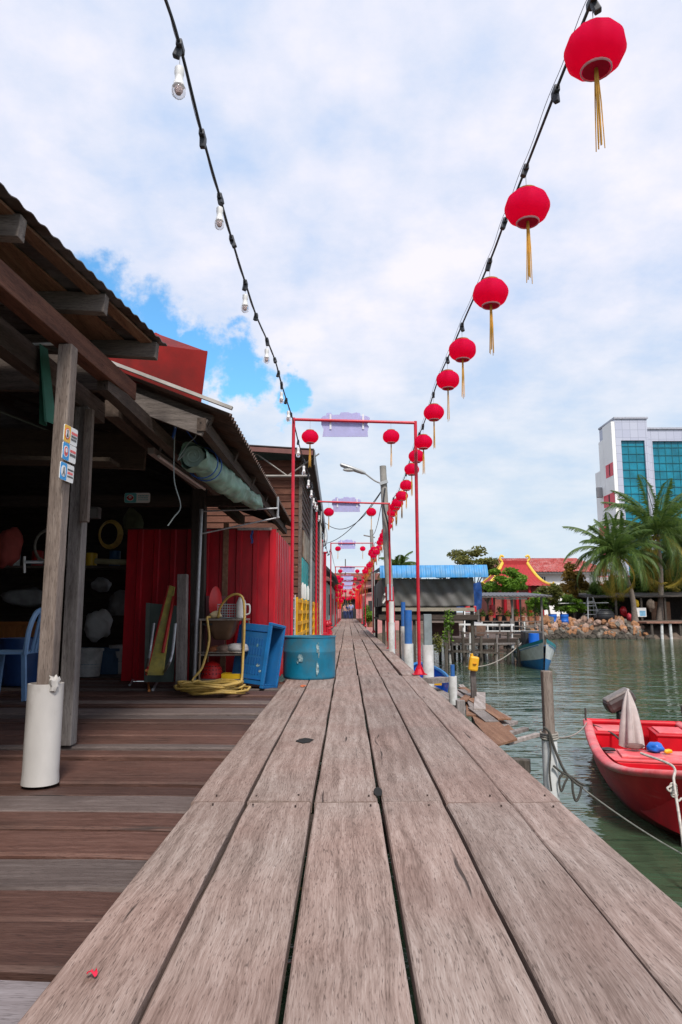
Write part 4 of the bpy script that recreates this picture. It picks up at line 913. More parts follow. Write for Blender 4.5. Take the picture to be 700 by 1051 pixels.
def bulb_full(loc, label):
    t = thing('hanging_bulb', label, 'bulb', loc, group='white bulbs on the left-hand string', local=True)
    MB().cyl((0, 0, -.085), (0, 0, 0), .0014, None, 5).build('cord', wire_m, t)
    MB().lathe([(.001, -.083), (.014, -.085), (.019, -.09), (.020, -.115), (.017, -.125), (.0165, -.145), (.021, -.155), (.022, -.17), (.001, -.17)], seg=16).build('cap', bulbcap_m, t, smooth=True)
    MB().lathe([(.022, -.168), (.0275, -.178), (.029, -.192), (.026, -.208), (.016, -.219), (.001, -.222)], seg=18).build('glass', bulbglass_m, t, smooth='all')
    MB().lathe([(.001, -.172), (.014, -.176), (.016, -.19), (.010, -.203), (.001, -.205)], seg=12).build('element', M('bulb_inside', (.52, .36, .34), .5), t, smooth=True)
    return t
B1 = None
for i, (px, py) in enumerate(((185, 50), (226, 199), (252, 291), (274, 349), (289, 395), (296, 415))):
    p = onx(px, py, XL); lab = f'{ORD[i]} white bulb hanging from the left-hand string'
    if B1 is None: B1 = bulb_full(p, lab)
    else: clone(B1, p, rnd.random() * 3, .92 + rnd.uniform(-.04, .04), lab)
for i, Y in enumerate((9.0, 9.8, 10.6, 11.4, 12.2, 13.0, 14.0, 15.0)):
    clone(B1, along(lcv, Y), rnd.random() * 3, 1.0, f'{ORD[i]} white bulb on the left string beyond the first red arch')

# ------------------------------------------------------------------ red pipe arches and banners
def arch(Y, xl, xr, zl, zr, label, r=.022, group='red pipe arches over the boardwalk'):
    t = thing('pipe_arch', label, 'arch', (xl, Y, 0), group=group)
    for x, z in ((xl, zl), (xr, zr)):
        MB().cyl((x, Y, .0), (x, Y, z + r), r, None, 12).build('post', redpaint_m, t, smooth=True)
        ft = MB(); ft.span((x - .085, Y - .085, .007), (x + .085, Y + .085, .015)); ft.lathe([(.06, .016), (.03, .07), (.024, .11)], (x, Y, 0), 12)
        for k in range(4):
            a = k * math.pi / 2 + .78; d = Vector((math.cos(a), math.sin(a), 0)); ft.prism([Vector((x, Y, .016)) + d * .023, Vector((x, Y, .016)) + d * .085, Vector((x, Y, .12)) + d * .023], Vector((-d.y, d.x, 0)) * .006)
        ft.build('foot', redpaint_m, t)
    MB().cyl((xl, Y, zl), (xr, Y, zr), r * .9, None, 10).build('crossbar', redpaint_m, t, smooth=True); return t
def banner(Y, c, wd, hg, label):
    """lilac board with a ragged scrolled outline, hung on an arch"""
    c = Vector(c); t = thing('banner_board', label, 'banner', c, group='lilac banner boards on the arches')
    q = rnd.random() * 20; o = []
    base = [(-1, .55), (-.93, .72), (-.80, .74), (-.78, .95), (-.6, .98), (-.55, .8), (-.25, .82), (-.2, 1.0), (.1, 1.02), (.25, .9), (.45, 1.0), (.6, .92), (.62, .7), (.85, .72), (1, .55), (.98, .2), (.88, .05), (.96, -.2), (.9, -.55), (.92, -1), (-.3, -1), (-.95, -.98), (-.9, -.4), (-1, 0)]
    pts = [c + Vector((x * wd / 2 * 1.0, 0, y_ * hg / 2)) for x, y_ in base]
    MB().prism(pts, (0, .008, 0)).build('board', banner_m, t)
    for x in (-.62, .72): MB().span(c + Vector((x * wd / 2 - .012, -.012, -.2 * hg)), c + Vector((x * wd / 2 + .012, -.002, .42 * hg))).build('batten', batten_m, t)
    return t
A = [(8.40, -.685, .86, 3.17, 3.12), (14.3, -.66, .88, 3.07, 3.02), (25, -.62, .93, 3.25, 3.25), (36, -.65, .92, 3.1, 3.1), (44.5, -.65, .92, 3.1, 3.1), (53, -.65, .92, 3.1, 3.1), (62, -.65, .92, 3.1, 3.1)]
names = ['nearest', 'second nearest', 'third nearest', 'fourth', 'fifth', 'sixth', 'farthest']
for i, (Y, xl, xr, zl, zr) in enumerate(A):
    arch(Y, xl, xr, zl, zr, f'{names[i]} red pipe arch spanning the boardwalk', .021 if i < 3 else .024)
    zc = (zl + zr) / 2
    banner(Y, (-.025 + .0 * i, Y + .03, zc - .035) if i < 3 else (-.02, Y + .03, zc - .12), (.62, .62, .66, .8, .8, .9, .9)[i], (.32, .32, .34, .34, .34, .36, .4)[i], f'lilac scroll shaped banner board on the {names[i]} red arch')
    if i < 3:
        sides = ((xl + .21, 'left'), (xr - .33 + .02, 'right')) if i == 0 else ((xl + .26, 'left'), (xr - .38, 'right'))
        for x, sd_n in sides: clone(L1, (x, Y, zc - .0), rnd.random() * 3, .97, f'red lantern hanging from the {sd_n} end of the {names[i]} arch')['group'] = 'lanterns on the red arches'
    elif i < 6:
        for x, sd_n in ((-.4, 'left'), (.5, 'right')): lantern_far((x, Y, zc), f'small red lantern on the {sd_n} of the {names[i]} arch', 'lanterns on the red arches', 1.1)

# ------------------------------------------------------------------ houses on the left
def clap(o, du, h, n, lip=.018, flip=1):
    """overlapping horizontal boards"""
    o, du = Vector(o), Vector(du); nn = Vector((du.y, -du.x, 0)).normalized() * flip; vs = []
    for k in range(n):
        z = h * k / n; vs += [o + nn * lip + Vector((0, 0, z)), o + du + nn * lip + Vector((0, 0, z)), o + Vector((0, 0, z + h / n)), o + du + Vector((0, 0, z + h / n))]
    mb = MB(); mb.add(vs, [(2 * i, 2 * i + 1, 2 * i + 3, 2 * i + 2) for i in range(2 * n - 1)]); return mb
bh_ = thing('plank_house', 'brown plank house with a dark roof and open gable truss beyond the red hut', 'house', (-2, 12, 0))
clap((-4.5, 12, -.3), (3.66, 0, 0), 3.75, 30).build('front_wall', houseX_m, bh_)
clap((-.84, 12, -.3), (0, 11, 0), 3.6, 28, flip=1).build('side_wall', side_m, bh_)
MB().span((-.87, 11.97, -.3), (-.81, 12.0, 3.4)).build('corner_post', side_m, bh_)
rf = MB(); rf.prism([(-4.8, 11.55, 3.80), (-.58, 11.55, 3.52), (-.74, 23.4, 3.45), (-4.8, 23.4, 3.80)], (0, 0, .035)); rf.build('roof', M('dark_roof', (.07, .055, .055), .7, 0, .3, 3), bh_)
MB().bar((-.575, 11.56, 3.40), (-.735, 23.4, 3.33), .016, .26).build('gutter', M('grey_gutter', (.17, .175, .185), .5, 0, .2), bh_)
MB().bar((-4.8, 11.56, 3.77), (-.60, 11.56, 3.49), .02, .10).build('bargeboard', M('brown_red_trim', (.16, .06, .05), .7), bh_)
ts = MB(); ts.cyl((-4.5, 11.7, 3.10), (-.66, 11.7, 3.10), .022, None, 6)
x = -3.8; k = 0
while x < -.9: ts.cyl((x, 11.7, 3.10 if k % 2 else 3.5), (x + .55, 11.7, 3.5 if k % 2 else 3.10), .013, None, 6); x += .55; k += 1
ts.build('truss', M('pale_truss', (.26, .24, .22), .5, .2), bh_)
corr((-.80, 12.1, 1.72), (0, 0, .48), (0, 2.3, 0), 18, .014).build('awning', M('rust_awning', (.34, .30, .24), .6, .2, .35, 4, 0, dirt=(.17, .08, .04), dirt_amt=.9), bh_)
MB().span((-.838, 12.05, -.04), (-.80, 13.9, 1.70)).build('door', teal_m, bh_)
for yv in (12.5, 12.97, 13.44): MB().span((-.7995, yv, .0), (-.793, yv + .02, 1.68)).build('door_batten', M('teal_dark', (.01, .25, .26), .5), bh_)
MB().span((-.838, 14.6, .9), (-.80, 16.4, 1.9)).build('window_shutter', M('grey_shutter', (.12, .13, .12), .6), bh_)
dp = MB(); dp.tube(cat_curve([(-.70, 20.6, 3.25), (-.66, 20.5, 3.0), (-.70, 20.4, 2.75), (-.79, 20.4, 2.5), (-.79, 20.4, .1)], 5), .06, 10); dp.build('downpipe', M('grey_pipe', (.36, .38, .40), .4), bh_, smooth=True)
MB().cyl((-.72, 13.3, 0), (-.72, 13.3, 3.3), .028, None, 10).build('grey_post', M('post_grey', (.30, .30, .30), .5), loc=(-.72, 13.3, 0), smooth=True, label='thin grey pole rising beside the yellow fence', cat='pole')
MB().cyl((-.66, 16.6, 0), (-.66, 16.6, 3.2), .03, None, 10).build('white_post', M('post_white', (.48, .48, .46), .5), loc=(-.66, 16.6, 0), smooth=True, label='thin whitish pole behind the second red arch post', cat='pole')
# yellow fence panels
for i, (ya, yb2) in enumerate(((10.35, 11.45), (11.5, 12.6), (12.66, 13.9), (13.96, 15.4), (15.46, 17.2))):
    lab = f'{ORD[i]} yellow lattice fence panel on the left edge of the boardwalk'
    t = thing('fence_panel', lab, 'fence', (-.765, (ya + yb2) / 2, 0), group='yellow fence panels')
    mb = MB(); mb.span((-.78, ya, .0), (-.752, ya + .06, .97)); mb.span((-.78, yb2 - .06, .0), (-.752, yb2, .97))
    for k in range(6): z = .03 + k * .173; mb.span((-.779, ya + .061, z), (-.755, yb2 - .061, z + .055))
    mb.build('frame', yellow_m, t)
    mb = MB(); n = 4
    for k in range(n): yy = ya + .06 + (yb2 - ya - .12) * (k + .5) / n; mb.span((-.792, yy - .03, .01), (-.7795, yy + .03, .96))
    mb.build('uprights', yellow_m, t)
    MB().span((-.812, ya + .03, .03), (-.806, yb2 - .03, .93)).build('backing', M('ochre_back', (.66, .33, .008), .6), t)
rk_ = thing('white_rack', 'white wire rack with teal backing beside the first arch post', 'rack', (-.86, 9.95, 0))
mb = MB()
for k in range(7): mb.cyl((-.93, 10.3, .05 + k * .15), (-.79, 10.3, .05 + k * .15), .008, None, 6)
for x in (-.93, -.79): mb.cyl((x, 10.3, 0), (x, 10.3, 1.0), .010, None, 6)
mb.build('wires', white_m, rk_); MB().span((-.925, 10.32, .25), (-.80, 10.33, .95)).build('backing', teal_m, rk_)
pb = thing('white_bucket_stack', 'white bottles and cloths on top of the yellow fence', 'bottles', (-.8, 12.4, 1))
for i, yy in enumerate((11.6, 12.2, 13.1)):
    MB().lathe([(.025, 0), (.03, .02), (.03, .2), (.02, .24), (.012, .27), (.001, .27)], (-.765, yy, .972), 12).build('bottle', white_m, pb, smooth=True)
# red gate and bollards
rg = thing('red_gate', 'tall red gate posts with panels on the left beyond the yellow fence', 'gate', (-.8, 20.5, 0))
for (x, yv, h_) in ((-.80, 19.6, 2.75), (-.74, 21.2, 2.55)):
    g = MB(); g.span((x - .07, yv - .07, 0), (x + .07, yv + .07, h_)); g.span((x - .10, yv - .10, 0), (x + .10, yv + .10, .12)); g.span((x - .09, yv - .09, h_), (x + .09, yv + .09, h_ + .05)); g.build('post', redpaint_m, rg, bevel=.008)
for k in range(5): MB().span((-.80, 19.7, .25 + k * .35), (-.77, 21.1, .25 + k * .35 + .30)).build('panel', redpaint_m, rg, bevel=.006)
for i, (x, yv) in enumerate(((-.64, 21.5), (-.60, 23.0))):
    t = thing('red_bollard', ('short red bollard at the foot of the red gate, nearer one' if i == 0 else 'short red bollard past the red gate, farther one'), 'bollard', (x, yv, 0), group='red bollards')
    MB().lathe([(.09, .0), (.09, .05), (.05, .06), (.05, .30), (.08, .33), (.08, .38), (.05, .41), (.04, .48), (.001, .5)], (x, yv, 0), 14).build('body', redpaint_m, t, smooth=True); MB().cyl((x - .10, yv, .24), (x + .10, yv, .24), .03, None, 10).build('arm', redpaint_m, t)
bb2 = MB(); bb2.sheet(lambda u, v: (-.62 + .16 * u, 18.0 + 1.1 * v, .02 + .02 * math.sin(u * 9) * math.cos(v * 7)), 6, 6, (0, 0, .01)); bb2.build('blue_mat', drum_m, loc=(-.55, 18.5, 0), smooth=True, label='blue plastic sheet lying at the left edge before the red gate', cat='sheet')
# further houses
def house(name, label, x0, x1, y0, y1, zw, roof_pts, wall_mat, roof_mat, openings=()):
    t = thing(name, label, 'house', ((x0 + x1) / 2, (y0 + y1) / 2, 0))
    MB().span((x0, y0, -1.2), (x1, y1, zw)).build('wall', wall_mat, t)
    MB().prism([(x, y0 - .5, z) for x, z in roof_pts], (0, y1 - y0 + 1, 0)).build('roof', roof_mat, t)
    for (a, b2, mt, nm) in openings: MB().span(a, b2).build(nm, mt, t)
    return t
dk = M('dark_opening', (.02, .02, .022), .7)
hB = house('grey_house', 'grey and mint house with a dark curled roof on the left side', -4.6, -.82, 25.6, 33, 1.9, [(-5, 3.0), (-1.6, 2.75), (-.9, 2.55), (-.42, 2.05), (-.46, 1.98), (-.95, 2.45), (-1.6, 2.62), (-5, 2.85)], mint_m, M('black_roof', (.035, .03, .032), .8, 0, .3),
    [((-.822, 27.2, 0), (-.80, 28.6, 1.6), greywall_m, 'door'), ((-.822, 29.4, .6), (-.80, 31, 1.5), dk, 'window')])
sc2 = MB()
for k in range(15): sc2.bar((-1.25, 25.35, .1 + k * .145), (-.84, 25.35, .1 + k * .145), .02, .11)
sc2.build('slatted_screen', silver_m, hB); MB().span((-1.27, 25.38, 0), (-.82, 25.42, 2.3)).build('screen_back', side_m, hB)
hC = house('red_front_house', 'small house hung with red lanterns on the far left side', -4.5, -.85, 35, 44, 2.1, [(-5, 3.1), (-.5, 2.35), (-.5, 2.22), (-5, 2.95)], greywall_m, M('rust_red_roof', (.15, .07, .06), .8), [((-.852, 36, 0), (-.83, 37.3, 1.7), dk, 'door'), ((-.852, 38.5, .6), (-.83, 41, 1.5), redwall_m, 'shutter')])
hD = house('white_front_house', 'pale house with red shutters near the far left end', -4.5, -.9, 46, 58, 2.2, [(-5, 3.4), (-.6, 2.5), (-.6, 2.38), (-5, 3.25)], M('offwhite_wall', (.48, .45, .42), .8, 0, .2), M('grey_far_roof', (.13, .11, .11), .8), [((-.902, 47, 0), (-.88, 49, 1.8), redwall_m, 'door'), ((-.902, 51, .6), (-.88, 54, 1.6), dk, 'window')])
hE = house('pink_house', 'pink fronted house on the right far along the boardwalk', 1.25, 4.6, 47, 60, 2.0, [(1.0, 2.25), (5, 3.0), (5, 3.1), (1.0, 2.38)], pink_m, M('rust_red_roof', (.2, .1, .1), .8), [((1.228, 48, .1), (1.25, 50, 1.7), M('white_door', (.55, .5, .5), .6), 'door'), ((1.4, 46.98, .6), (2.2, 47.0, 1.5), dk, 'window')])
hF = house('end_house', 'house with a rust red roof closing the far end of the boardwalk', -3.2, 3.6, 74.5, 80, 4.1, [(-4, 4.9), (4.3, 4.9), (4.6, 4.2), (-4.4, 4.2)], pink_m, M('end_roof', (.25, .09, .075), .8, 0, .4), [((-.7, 74.44, 0), (.9, 74.5, 2.1), dk, 'doorway'), ((-2.6, 74.45, .9), (-1.3, 74.5, 2.2), redwall_m, 'window'), ((1.5, 74.45, .9), (2.9, 74.5, 2.2), redwall_m, 'window')])
MB().span((-1.2, 74.0, 2.15), (1.4, 74.43, 2.4)).build('awning', redwall_m, hF)
# cluster of lanterns in front of the left houses
for i in range(22):
    Y = 30 + i * 1.35; lantern_far((-.50 + rnd.uniform(-.12, .12), Y, 2.45 - .35 * (i % 3) + rnd.uniform(-.1, .1)), 'small red lantern among those hung before the left-hand houses', 'lanterns before the left houses', 1.25, rnd.random() * 3)
for i in range(26):
    lantern_far((rnd.uniform(-1.3, 1.5), rnd.uniform(64, 73), rnd.uniform(1.9, 3.6)), 'tiny red lantern in the crowd of decorations at the far end of the walk', 'lanterns at the far end', 1.5, rnd.random() * 3)
for i, (x, yv, zt_, hh, mt) in enumerate(((-.85, 60, 2.6, 1.6, redflag_m), (-.8, 64, 2.9, 1.5, orange_m), (.95, 62, 2.7, 1.7, redflag_m), (1.0, 66, 2.9, 1.6, yelflag_m))):
    mb = MB(); mb.sheet(lambda u, v: (x + (u - .5) * .55, yv + .04 * math.sin(v * 7 + u * 2), zt_ - v * hh), 5, 10, (0, .006, 0)); mb.build('hanging_banner', mt, loc=(x, yv, zt_), smooth=True, label=('red cloth banner on the left near the far end', 'orange cloth banner on the left closest to the end house', 'red cloth banner on the right near the far end', 'yellow cloth banner on the right closest to the end house')[i], cat='banner')
# pennants on the right
pm = [orange_m, yelflag_m, redflag_m]
for i in range(12):
    Y = 36 + i * 1.5; zt_ = 2.75 - i * .085; x = .95 - .02 * i
    mb = MB(); mb.sheet(lambda u, v: (x + .02 * math.sin(v * 5 + i) + .10 * v, Y + (u - .5) * .8 * (1 - .5 * v), zt_ - v * 1.05), 5, 7, (.004, 0, 0))
    mb.build('pennant', pm[i % 3], loc=(x, Y, zt_), smooth=True, group='pennants along the right side', label=f'{("orange", "yellow", "red")[i % 3]} pennant hanging on the right side far along the walk', cat='flag')
MB().tube([(.90, 35.5, 2.55), (.93, 45, 2.1), (.80, 54, 1.95)], .006, 5).build('pennant_line', cable_m, loc=(.9, 45, 2.1), label='thin line holding the orange and red pennants', cat='line')

# people at the far end
def person(loc, h, shirt, trous, label, rz, arm=.1):
    t = thing('person', label, 'person', loc, rz, local=True)
    s = h / 1.7
    J = {'pel': (0, 0, .92), 'sp': (0, 0, 1.12), 'ch': (0, .0, 1.32), 'nk': (0, 0, 1.46), 'hd': (0, -.02, 1.56), 'ht': (0, -.01, 1.67),
         'sl': (.17, 0, 1.40), 'el': (.22, .02, 1.14), 'wl': (.23, -.08, .90), 'fl_': (.23, -.1, .80), 'sr': (-.17, 0, 1.40), 'er': (-.22, .02, 1.14), 'wr': (-.21, -.10, .92), 'fr': (-.2, -.13, .83),
         'hl': (.09, 0, .88), 'kl': (.10, -.04 - arm, .48), 'al': (.10, .02 - arm, .09), 'tl': (.11, -.12 - arm, .04), 'hr': (-.09, 0, .88), 'kr': (-.10, -.02 + arm, .48), 'ar': (-.10, .06 + arm, .09), 'tr': (-.11, -.08 + arm, .04)}
    rad = {'pel': .13, 'sp': .12, 'ch': .14, 'nk': .055, 'hd': .088, 'ht': .07, 'sl': .06, 'sr': .06, 'el': .042, 'er': .042, 'wl': .03, 'wr': .03, 'fl_': .032, 'fr': .032, 'hl': .09, 'hr': .09, 'kl': .06, 'kr': .06, 'al': .04, 'ar': .04, 'tl': .035, 'tr': .035}
    E = [('pel', 'sp'), ('sp', 'ch'), ('ch', 'nk'), ('nk', 'hd'), ('hd', 'ht'), ('ch', 'sl'), ('sl', 'el'), ('el', 'wl'), ('wl', 'fl_'), ('ch', 'sr'), ('sr', 'er'), ('er', 'wr'), ('wr', 'fr'), ('pel', 'hl'), ('hl', 'kl'), ('kl', 'al'), ('al', 'tl'), ('pel', 'hr'), ('hr', 'kr'), ('kr', 'ar'), ('ar', 'tr')]
    def skin(name, edges, mt, grow=0., root='pel'):
        ks = [k for k in J if any(k in e for e in edges)]; ix = {k: i for i, k in enumerate(ks)}
        me = bpy.data.meshes.new(name); me.from_pydata([tuple(c * s for c in J[k]) for k in ks], [(ix[a], ix[b2]) for a, b2 in edges], []); me.materials.append(mt)
        o = bpy.data.objects.new(name, me); COL.objects.link(o); o.parent = t
        o.modifiers.new('skin', 'SKIN'); 
        for k in ks:
            d = me.skin_vertices[0].data[ix[k]]; r_ = (rad[k] + grow) * s; d.radius = (r_, r_ * (.75 if k in ('pel', 'sp', 'ch') else 1)); d.use_root = (k == root)
        sb = o.modifiers.new('sub', 'SUBSURF'); sb.levels = sb.render_levels = 1; return o
    skin('body', E, skin_m)
    skin('shirt', [('pel', 'sp'), ('sp', 'ch'), ('ch', 'sl'), ('ch', 'sr'), ('sl', 'el'), ('sr', 'er')], shirt, .022)
    skin('trousers', [('pel', 'hl'), ('pel', 'hr'), ('hl', 'kl'), ('kl', 'al'), ('hr', 'kr'), ('kr', 'ar')], trous, .018)
    hb = MB(); hb.ball((0, .015 * s, 1.63 * s), .105 * s, 12, 8, (.9, 1, .95)); hb.build('hair', hair_m, t, smooth='all'); return t
person((.30, 63.5, .0), 1.62, lil_m, navy_m, 'person in a lilac top and dark trousers at the far end of the walk', R(180), .12)
person((.02, 65.0, .0), 1.55, navy_m, navy_m, 'person in dark clothes walking beside the lilac top far away', R(10), .1)
person((-.28, 66.0, .0), 1.50, rose_m, navy_m, 'person in a rose top on the left at the far end', R(-20), .06)

# ------------------------------------------------------------------ lamp pole and wires
lp = thing('street_lamp', 'weathered lamp pole with a long grey street lamp over the boardwalk', 'street lamp', (.93, 15.2, -1))
MB().tube([(.96, 15.2, -1.5), (.93, 15.2, 1.0), (.80, 15.2, 4.03)], [.095, .09, .075], 14).build('pole', concrete_m, lp, smooth=True)
MB().tube([(.955, 15.2, -.05), (.93, 15.2, 1.0), (.918, 15.2, 1.3)], [.102, .098, .097], 14, False).build('red_paint', redpaint_m, lp, smooth=True)
MB().tube(cat_curve([(.76, 15.15, 3.62), (.60, 15.1, 3.68), (.35, 15.05, 3.86), (.30, 15.04, 3.88)], 5), .02, 8).build('arm', lampgrey_m, lp, smooth=True)
hd = MB(); ha, hb2 = Vector((.40, 15.05, 3.83)), Vector((-.17, 15.0, 4.03)); vs = []
prof = [(0, .03, .03), (.12, .06, .045), (.35, .075, .05), (.75, .085, .055), (.95, .07, .045), (1, .03, .02)]; dv = (hb2 - ha).normalized(); up_ = Vector((0, 1, 0)).cross(dv) * -1
for (u_, rw, rh_) in prof:
    for k in range(14):
        a = 2 * math.pi * k / 14; vs.append(ha.lerp(hb2, u_) + Vector((0, 1, 0)) * rw * math.cos(a) + up_ * rh_ * math.sin(a))
hd.add(vs, [(i * 14 + k, i * 14 + (k + 1) % 14, (i + 1) * 14 + (k + 1) % 14, (i + 1) * 14 + k) for i in range(5) for k in range(14)] + [tuple(range(14))[::-1], tuple(range(70, 84))]); hd.build('lamp_head', lampgrey_m, lp, smooth=True)
gl = MB(); gl.ball(ha.lerp(hb2, .62) - Vector((0, 0, .045)), .16, 16, 8, (1, .42, .3)); gl.build('glass_cover', glass_m, lp, smooth='all')
mb = MB(); mb.bar((.72, 15.1, 3.60), (.90, 15.1, 3.66), .05, .07); mb.build('bracket', lampgrey_m, lp)
MB().span((.86, 15.06, 1.0), (.98, 15.12, 1.35)).build('meter_box', M('pale_blue_box', (.35, .45, .5), .5), lp, bevel=.006)
def hang(a, b2, sag, n=14):
    a, b2 = Vector(a), Vector(b2); return [a.lerp(b2, i / n) - Vector((0, 0, sag * 4 * (i / n) * (1 - i / n))) for i in range(n + 1)]
lamp_at = Vector((.83, 15.15, 3.55))
for i, (b2, sag, lab) in enumerate((((-.66, 20.0, 3.35), .5, 'thin power wire sagging from the lamp pole to the plank house eave'), ((-.7, 22.5, 3.0), .25, 'second thin power wire slung lower to the left eave'), ((1.05, 29.8, 4.1), .35, 'thin wire running from the lamp pole to the next pole'))):
    MB().tube(hang(lamp_at, b2, sag), .010, 5).build('power_wire', cable_m, loc=lamp_at, label=lab, cat='wire')
MB().tube(hang((.86, 15.3, 3.4), (.95, 17.5, 2.6), .3), .016, 5).build('power_wire', cable_m, loc=lamp_at, label='thick black wire drooping down beside the lamp pole', cat='wire')
MB().tube(cat_curve([(.84, 15.1, 3.5), (.80, 15.0, 3.1), (.90, 15.0, 2.6), (.93, 15.05, 2.0)]), .02, 6).build('power_cable', cable_m, loc=(.84, 15.1, 3.5), label='black cable running down the front of the lamp pole', cat='cable')
up2 = thing('utility_pole', 'slim concrete utility pole standing beyond the lamp pole', 'pole', (1.15, 30, -1))
MB().cyl((1.2, 30, -1.5), (1.05, 30, 4.35), .09, .075, 12).build('shaft', concrete_m, up2, smooth=True); MB().bar((.7, 30, 4.1), (1.2, 30, 4.0), .05, .05).build('crossarm', greyz_m, up2)
up3 = thing('utility_pole', 'distant pole standing near the end of the boardwalk', 'pole', (-.2, 71, 0))
MB().cyl((-.2, 71, -1), (-.25, 71, 6.2), .07, .05, 10).build('shaft', pile_m, up3, smooth=True)

# ------------------------------------------------------------------ posts along the right edge
def mpost(x, y, top, zs, rt, rs, mt, label, group=None, cap=None):
    t = thing('mooring_post', label, 'post', (x, y, -1), group=group)
    MB().bar((x, y, zs - .3), (x, y, top), rt * 2, rt * 2, (0, 1, 0)).build('timber', mt, t, bevel=.006) if cap is None else MB().cyl((x, y, zs - .3), (x, y, top), rt, None, 16).build('timber', mt, t, smooth=True)
    sl = MB(); sl.lathe([(rs, -1.6), (rs, zs), (rs - .012, zs), (rs - .014, zs - .02), (.001, zs - .02)], (x, y, 0), 22); sl.build('sleeve', sleeve_m, t, smooth=True); return t
mpost(1.31, 4.62, .365, -.035, .032, .049, post_m, 'brown timber mooring post on a white sleeve nearest the red boat')
mpost(1.03, 8.95, .72, .33, .05, .072, M('blue_grey_wood', (.20, .24, .25), .8, 0, .3), 'grey timber post on a white sleeve right of the first arch')
blue_post = M('blue_painted_post', (.01, .10, .36), .5, 0, .2, 6, 0, dirt=(.1, .2, .3), dirt_amt=.4)
mpost(1.02, 11.7, .78, .22, .065, .082, blue_post, 'tall blue painted post on a white sleeve behind the first arch', cap=1)
mpost(.97, 12.1, .92, .5, .04, .05, blue_post, 'thinner blue pipe standing just behind the tall blue post', cap=1)
mpost(1.07, 7.15, .215, .10, .022, .042, blue_post, 'short white post with a blue top below the boardwalk edge', cap=1)
mpost(.84, 13.3, .95, .55, .05, .062, white_m, 'white pvc pipe post beside the foot of the lamp pole', cap=1)
t = thing('post_stake', 'grey timber stake under the yellow jerrycan', 'post', (1.36, 7.55, -1)); MB().bar((1.36, 7.55, -1.6), (1.35, 7.55, .18), .055, .055, (0, 1, 0)).build('timber', greyz_m, t, bevel=.005)
jc = thing('jerrycan', 'yellow jerrycan upturned on a timber stake', 'jerrycan', (1.35, 7.52, .1))
jm = MB(); jm.box((1.35, 7.50, .20), (.10, .075, .155), Matrix.Rotation(R(9), 3, 'Y')); jm.build('can', jerry_m, jc, bevel=.018)
MB().cyl((1.335, 7.50, .275), (1.328, 7.50, .305), .018, None, 10).build('spout', jerry_m, jc, smooth=True); MB().lathe([(.0005, 0), (.022, 0), (.022, .004), (.0005, .004)], (1.355, 7.46, .2), 10).build('mark', M('orange_mark', (.6, .2, .01), .5), jc)
# low landing beside the boardwalk
ld = thing('landing_stage', 'makeshift low landing of brown plywood and old planks beside the walk', 'landing', (1.1, 5.5, -.3))
zc = -.20
MB().prism([gz(478, 719, zc), gz(487, 717, zc), gz(531, 758, zc), gz(508, 765, zc), gz(488, 742, zc)], (0, 0, -.015)).build('plywood_sheet', ply_m, ld)
for i, (p0, p1, w_) in enumerate((((508, 748), (527, 741), .09), ((513, 756), (540, 748), .055), ((520, 763), (552, 754), .04))):
    a, b2 = gz(*p0, zc - .045), gz(*p1, zc - .045); MB().bar(a, b2, w_, .03).build('cross_plank', silver_m, ld, bevel=.003)
MB().bar((.86, 4.92, -.275), (1.22, 4.78, -.275), .07, .09).build('beam', pile_m, ld, bevel=.006)
MB().bar((1.02, 4.95, -1.6), (1.02, 4.95, -.24), .06, .06, (0, 1, 0)).build('pile', pile_m, ld, bevel=.004)
MB().bar((.99, 6.2, -1.6), (.99, 6.2, -.02), .075, .06, (0, 1, 0)).build('pile', greyz_m, ld, bevel=.004)
MB().bar((.80, 6.45, -.13), (1.02, 6.25, -.13), .06, .10).build('beam', pile_m, ld, bevel=.004)
for i in range(20):
    u_ = rnd.random(); p = gz(470 + 42 * u_ + rnd.uniform(-6, 10), 712 + 32 * u_ + rnd.uniform(-5, 3), -.22 + .0 * i) + Vector((0, 0, .005 * i - .03)); a = R(rnd.uniform(-4, 16))
    l = rnd.uniform(.6, 1.3); d = Vector((math.sin(a) * l, math.cos(a) * l, rnd.uniform(-.03, .03))); MB().bar(p - d / 2, p + d / 2, rnd.uniform(.05, .12), .016).build('old_plank', silver_m if i % 3 else ply_m, ld, bevel=.002)
MB().bar((.98, 7.6, -.20), (1.28, 7.6, -.21), .12, .05).build('beam', silver_m, ld)
MB().bar((.92, 8.2, -.05), (1.22, 8.7, -.08), .16, .06).build('old_plank', silver_m, ld)
MB().bar((1.0, 9.2, -.2), (1.32, 6.4, -.24), .16, .03).build('old_plank', silver_m, ld)
# ropes
dirv = Vector((-.224, -.975, 0)); ang = math.atan2(-dirv.x, dirv.y); RM = Matrix.Rotation(ang, 3, 'Z')
def bl(x, y, z): return RM @ Vector((x, y, z)) + Vector((3.55, 8.85, -1.0))
pr_ = Vector((1.31, 4.62, -.06))
mb = MB()
for k in range(3): mb.tube([pr_ + Vector((math.cos(a) * .053, math.sin(a) * .053, k * .014 + .004 * math.sin(a))) for a in [2 * math.pi * j_ / 16 for j_ in range(17)]], .0075, 6)
mb.build('rope_coil', rope_m, loc=pr_, smooth=True, label='pale rope wound round the brown mooring post', cat='rope')
stern_l = bl(.56, .25, .40)
MB().tube(hang(pr_ + Vector((.05, 0, 0)), stern_l, .05), .006, 6).build('mooring_rope', rope_m, loc=pr_, smooth=True, label='taut thin rope from the brown post to the red boat stern', cat='rope')
mb = MB()
def hp_(px, py, Y=4.55): return at(px, py, Y)
mb.tube(cat_curve([hp_(558, 746), hp_(564, 752), hp_(568, 765), hp_(573, 778), hp_(580, 792), hp_(590, 803), hp_(598, 808)]), .009, 6)
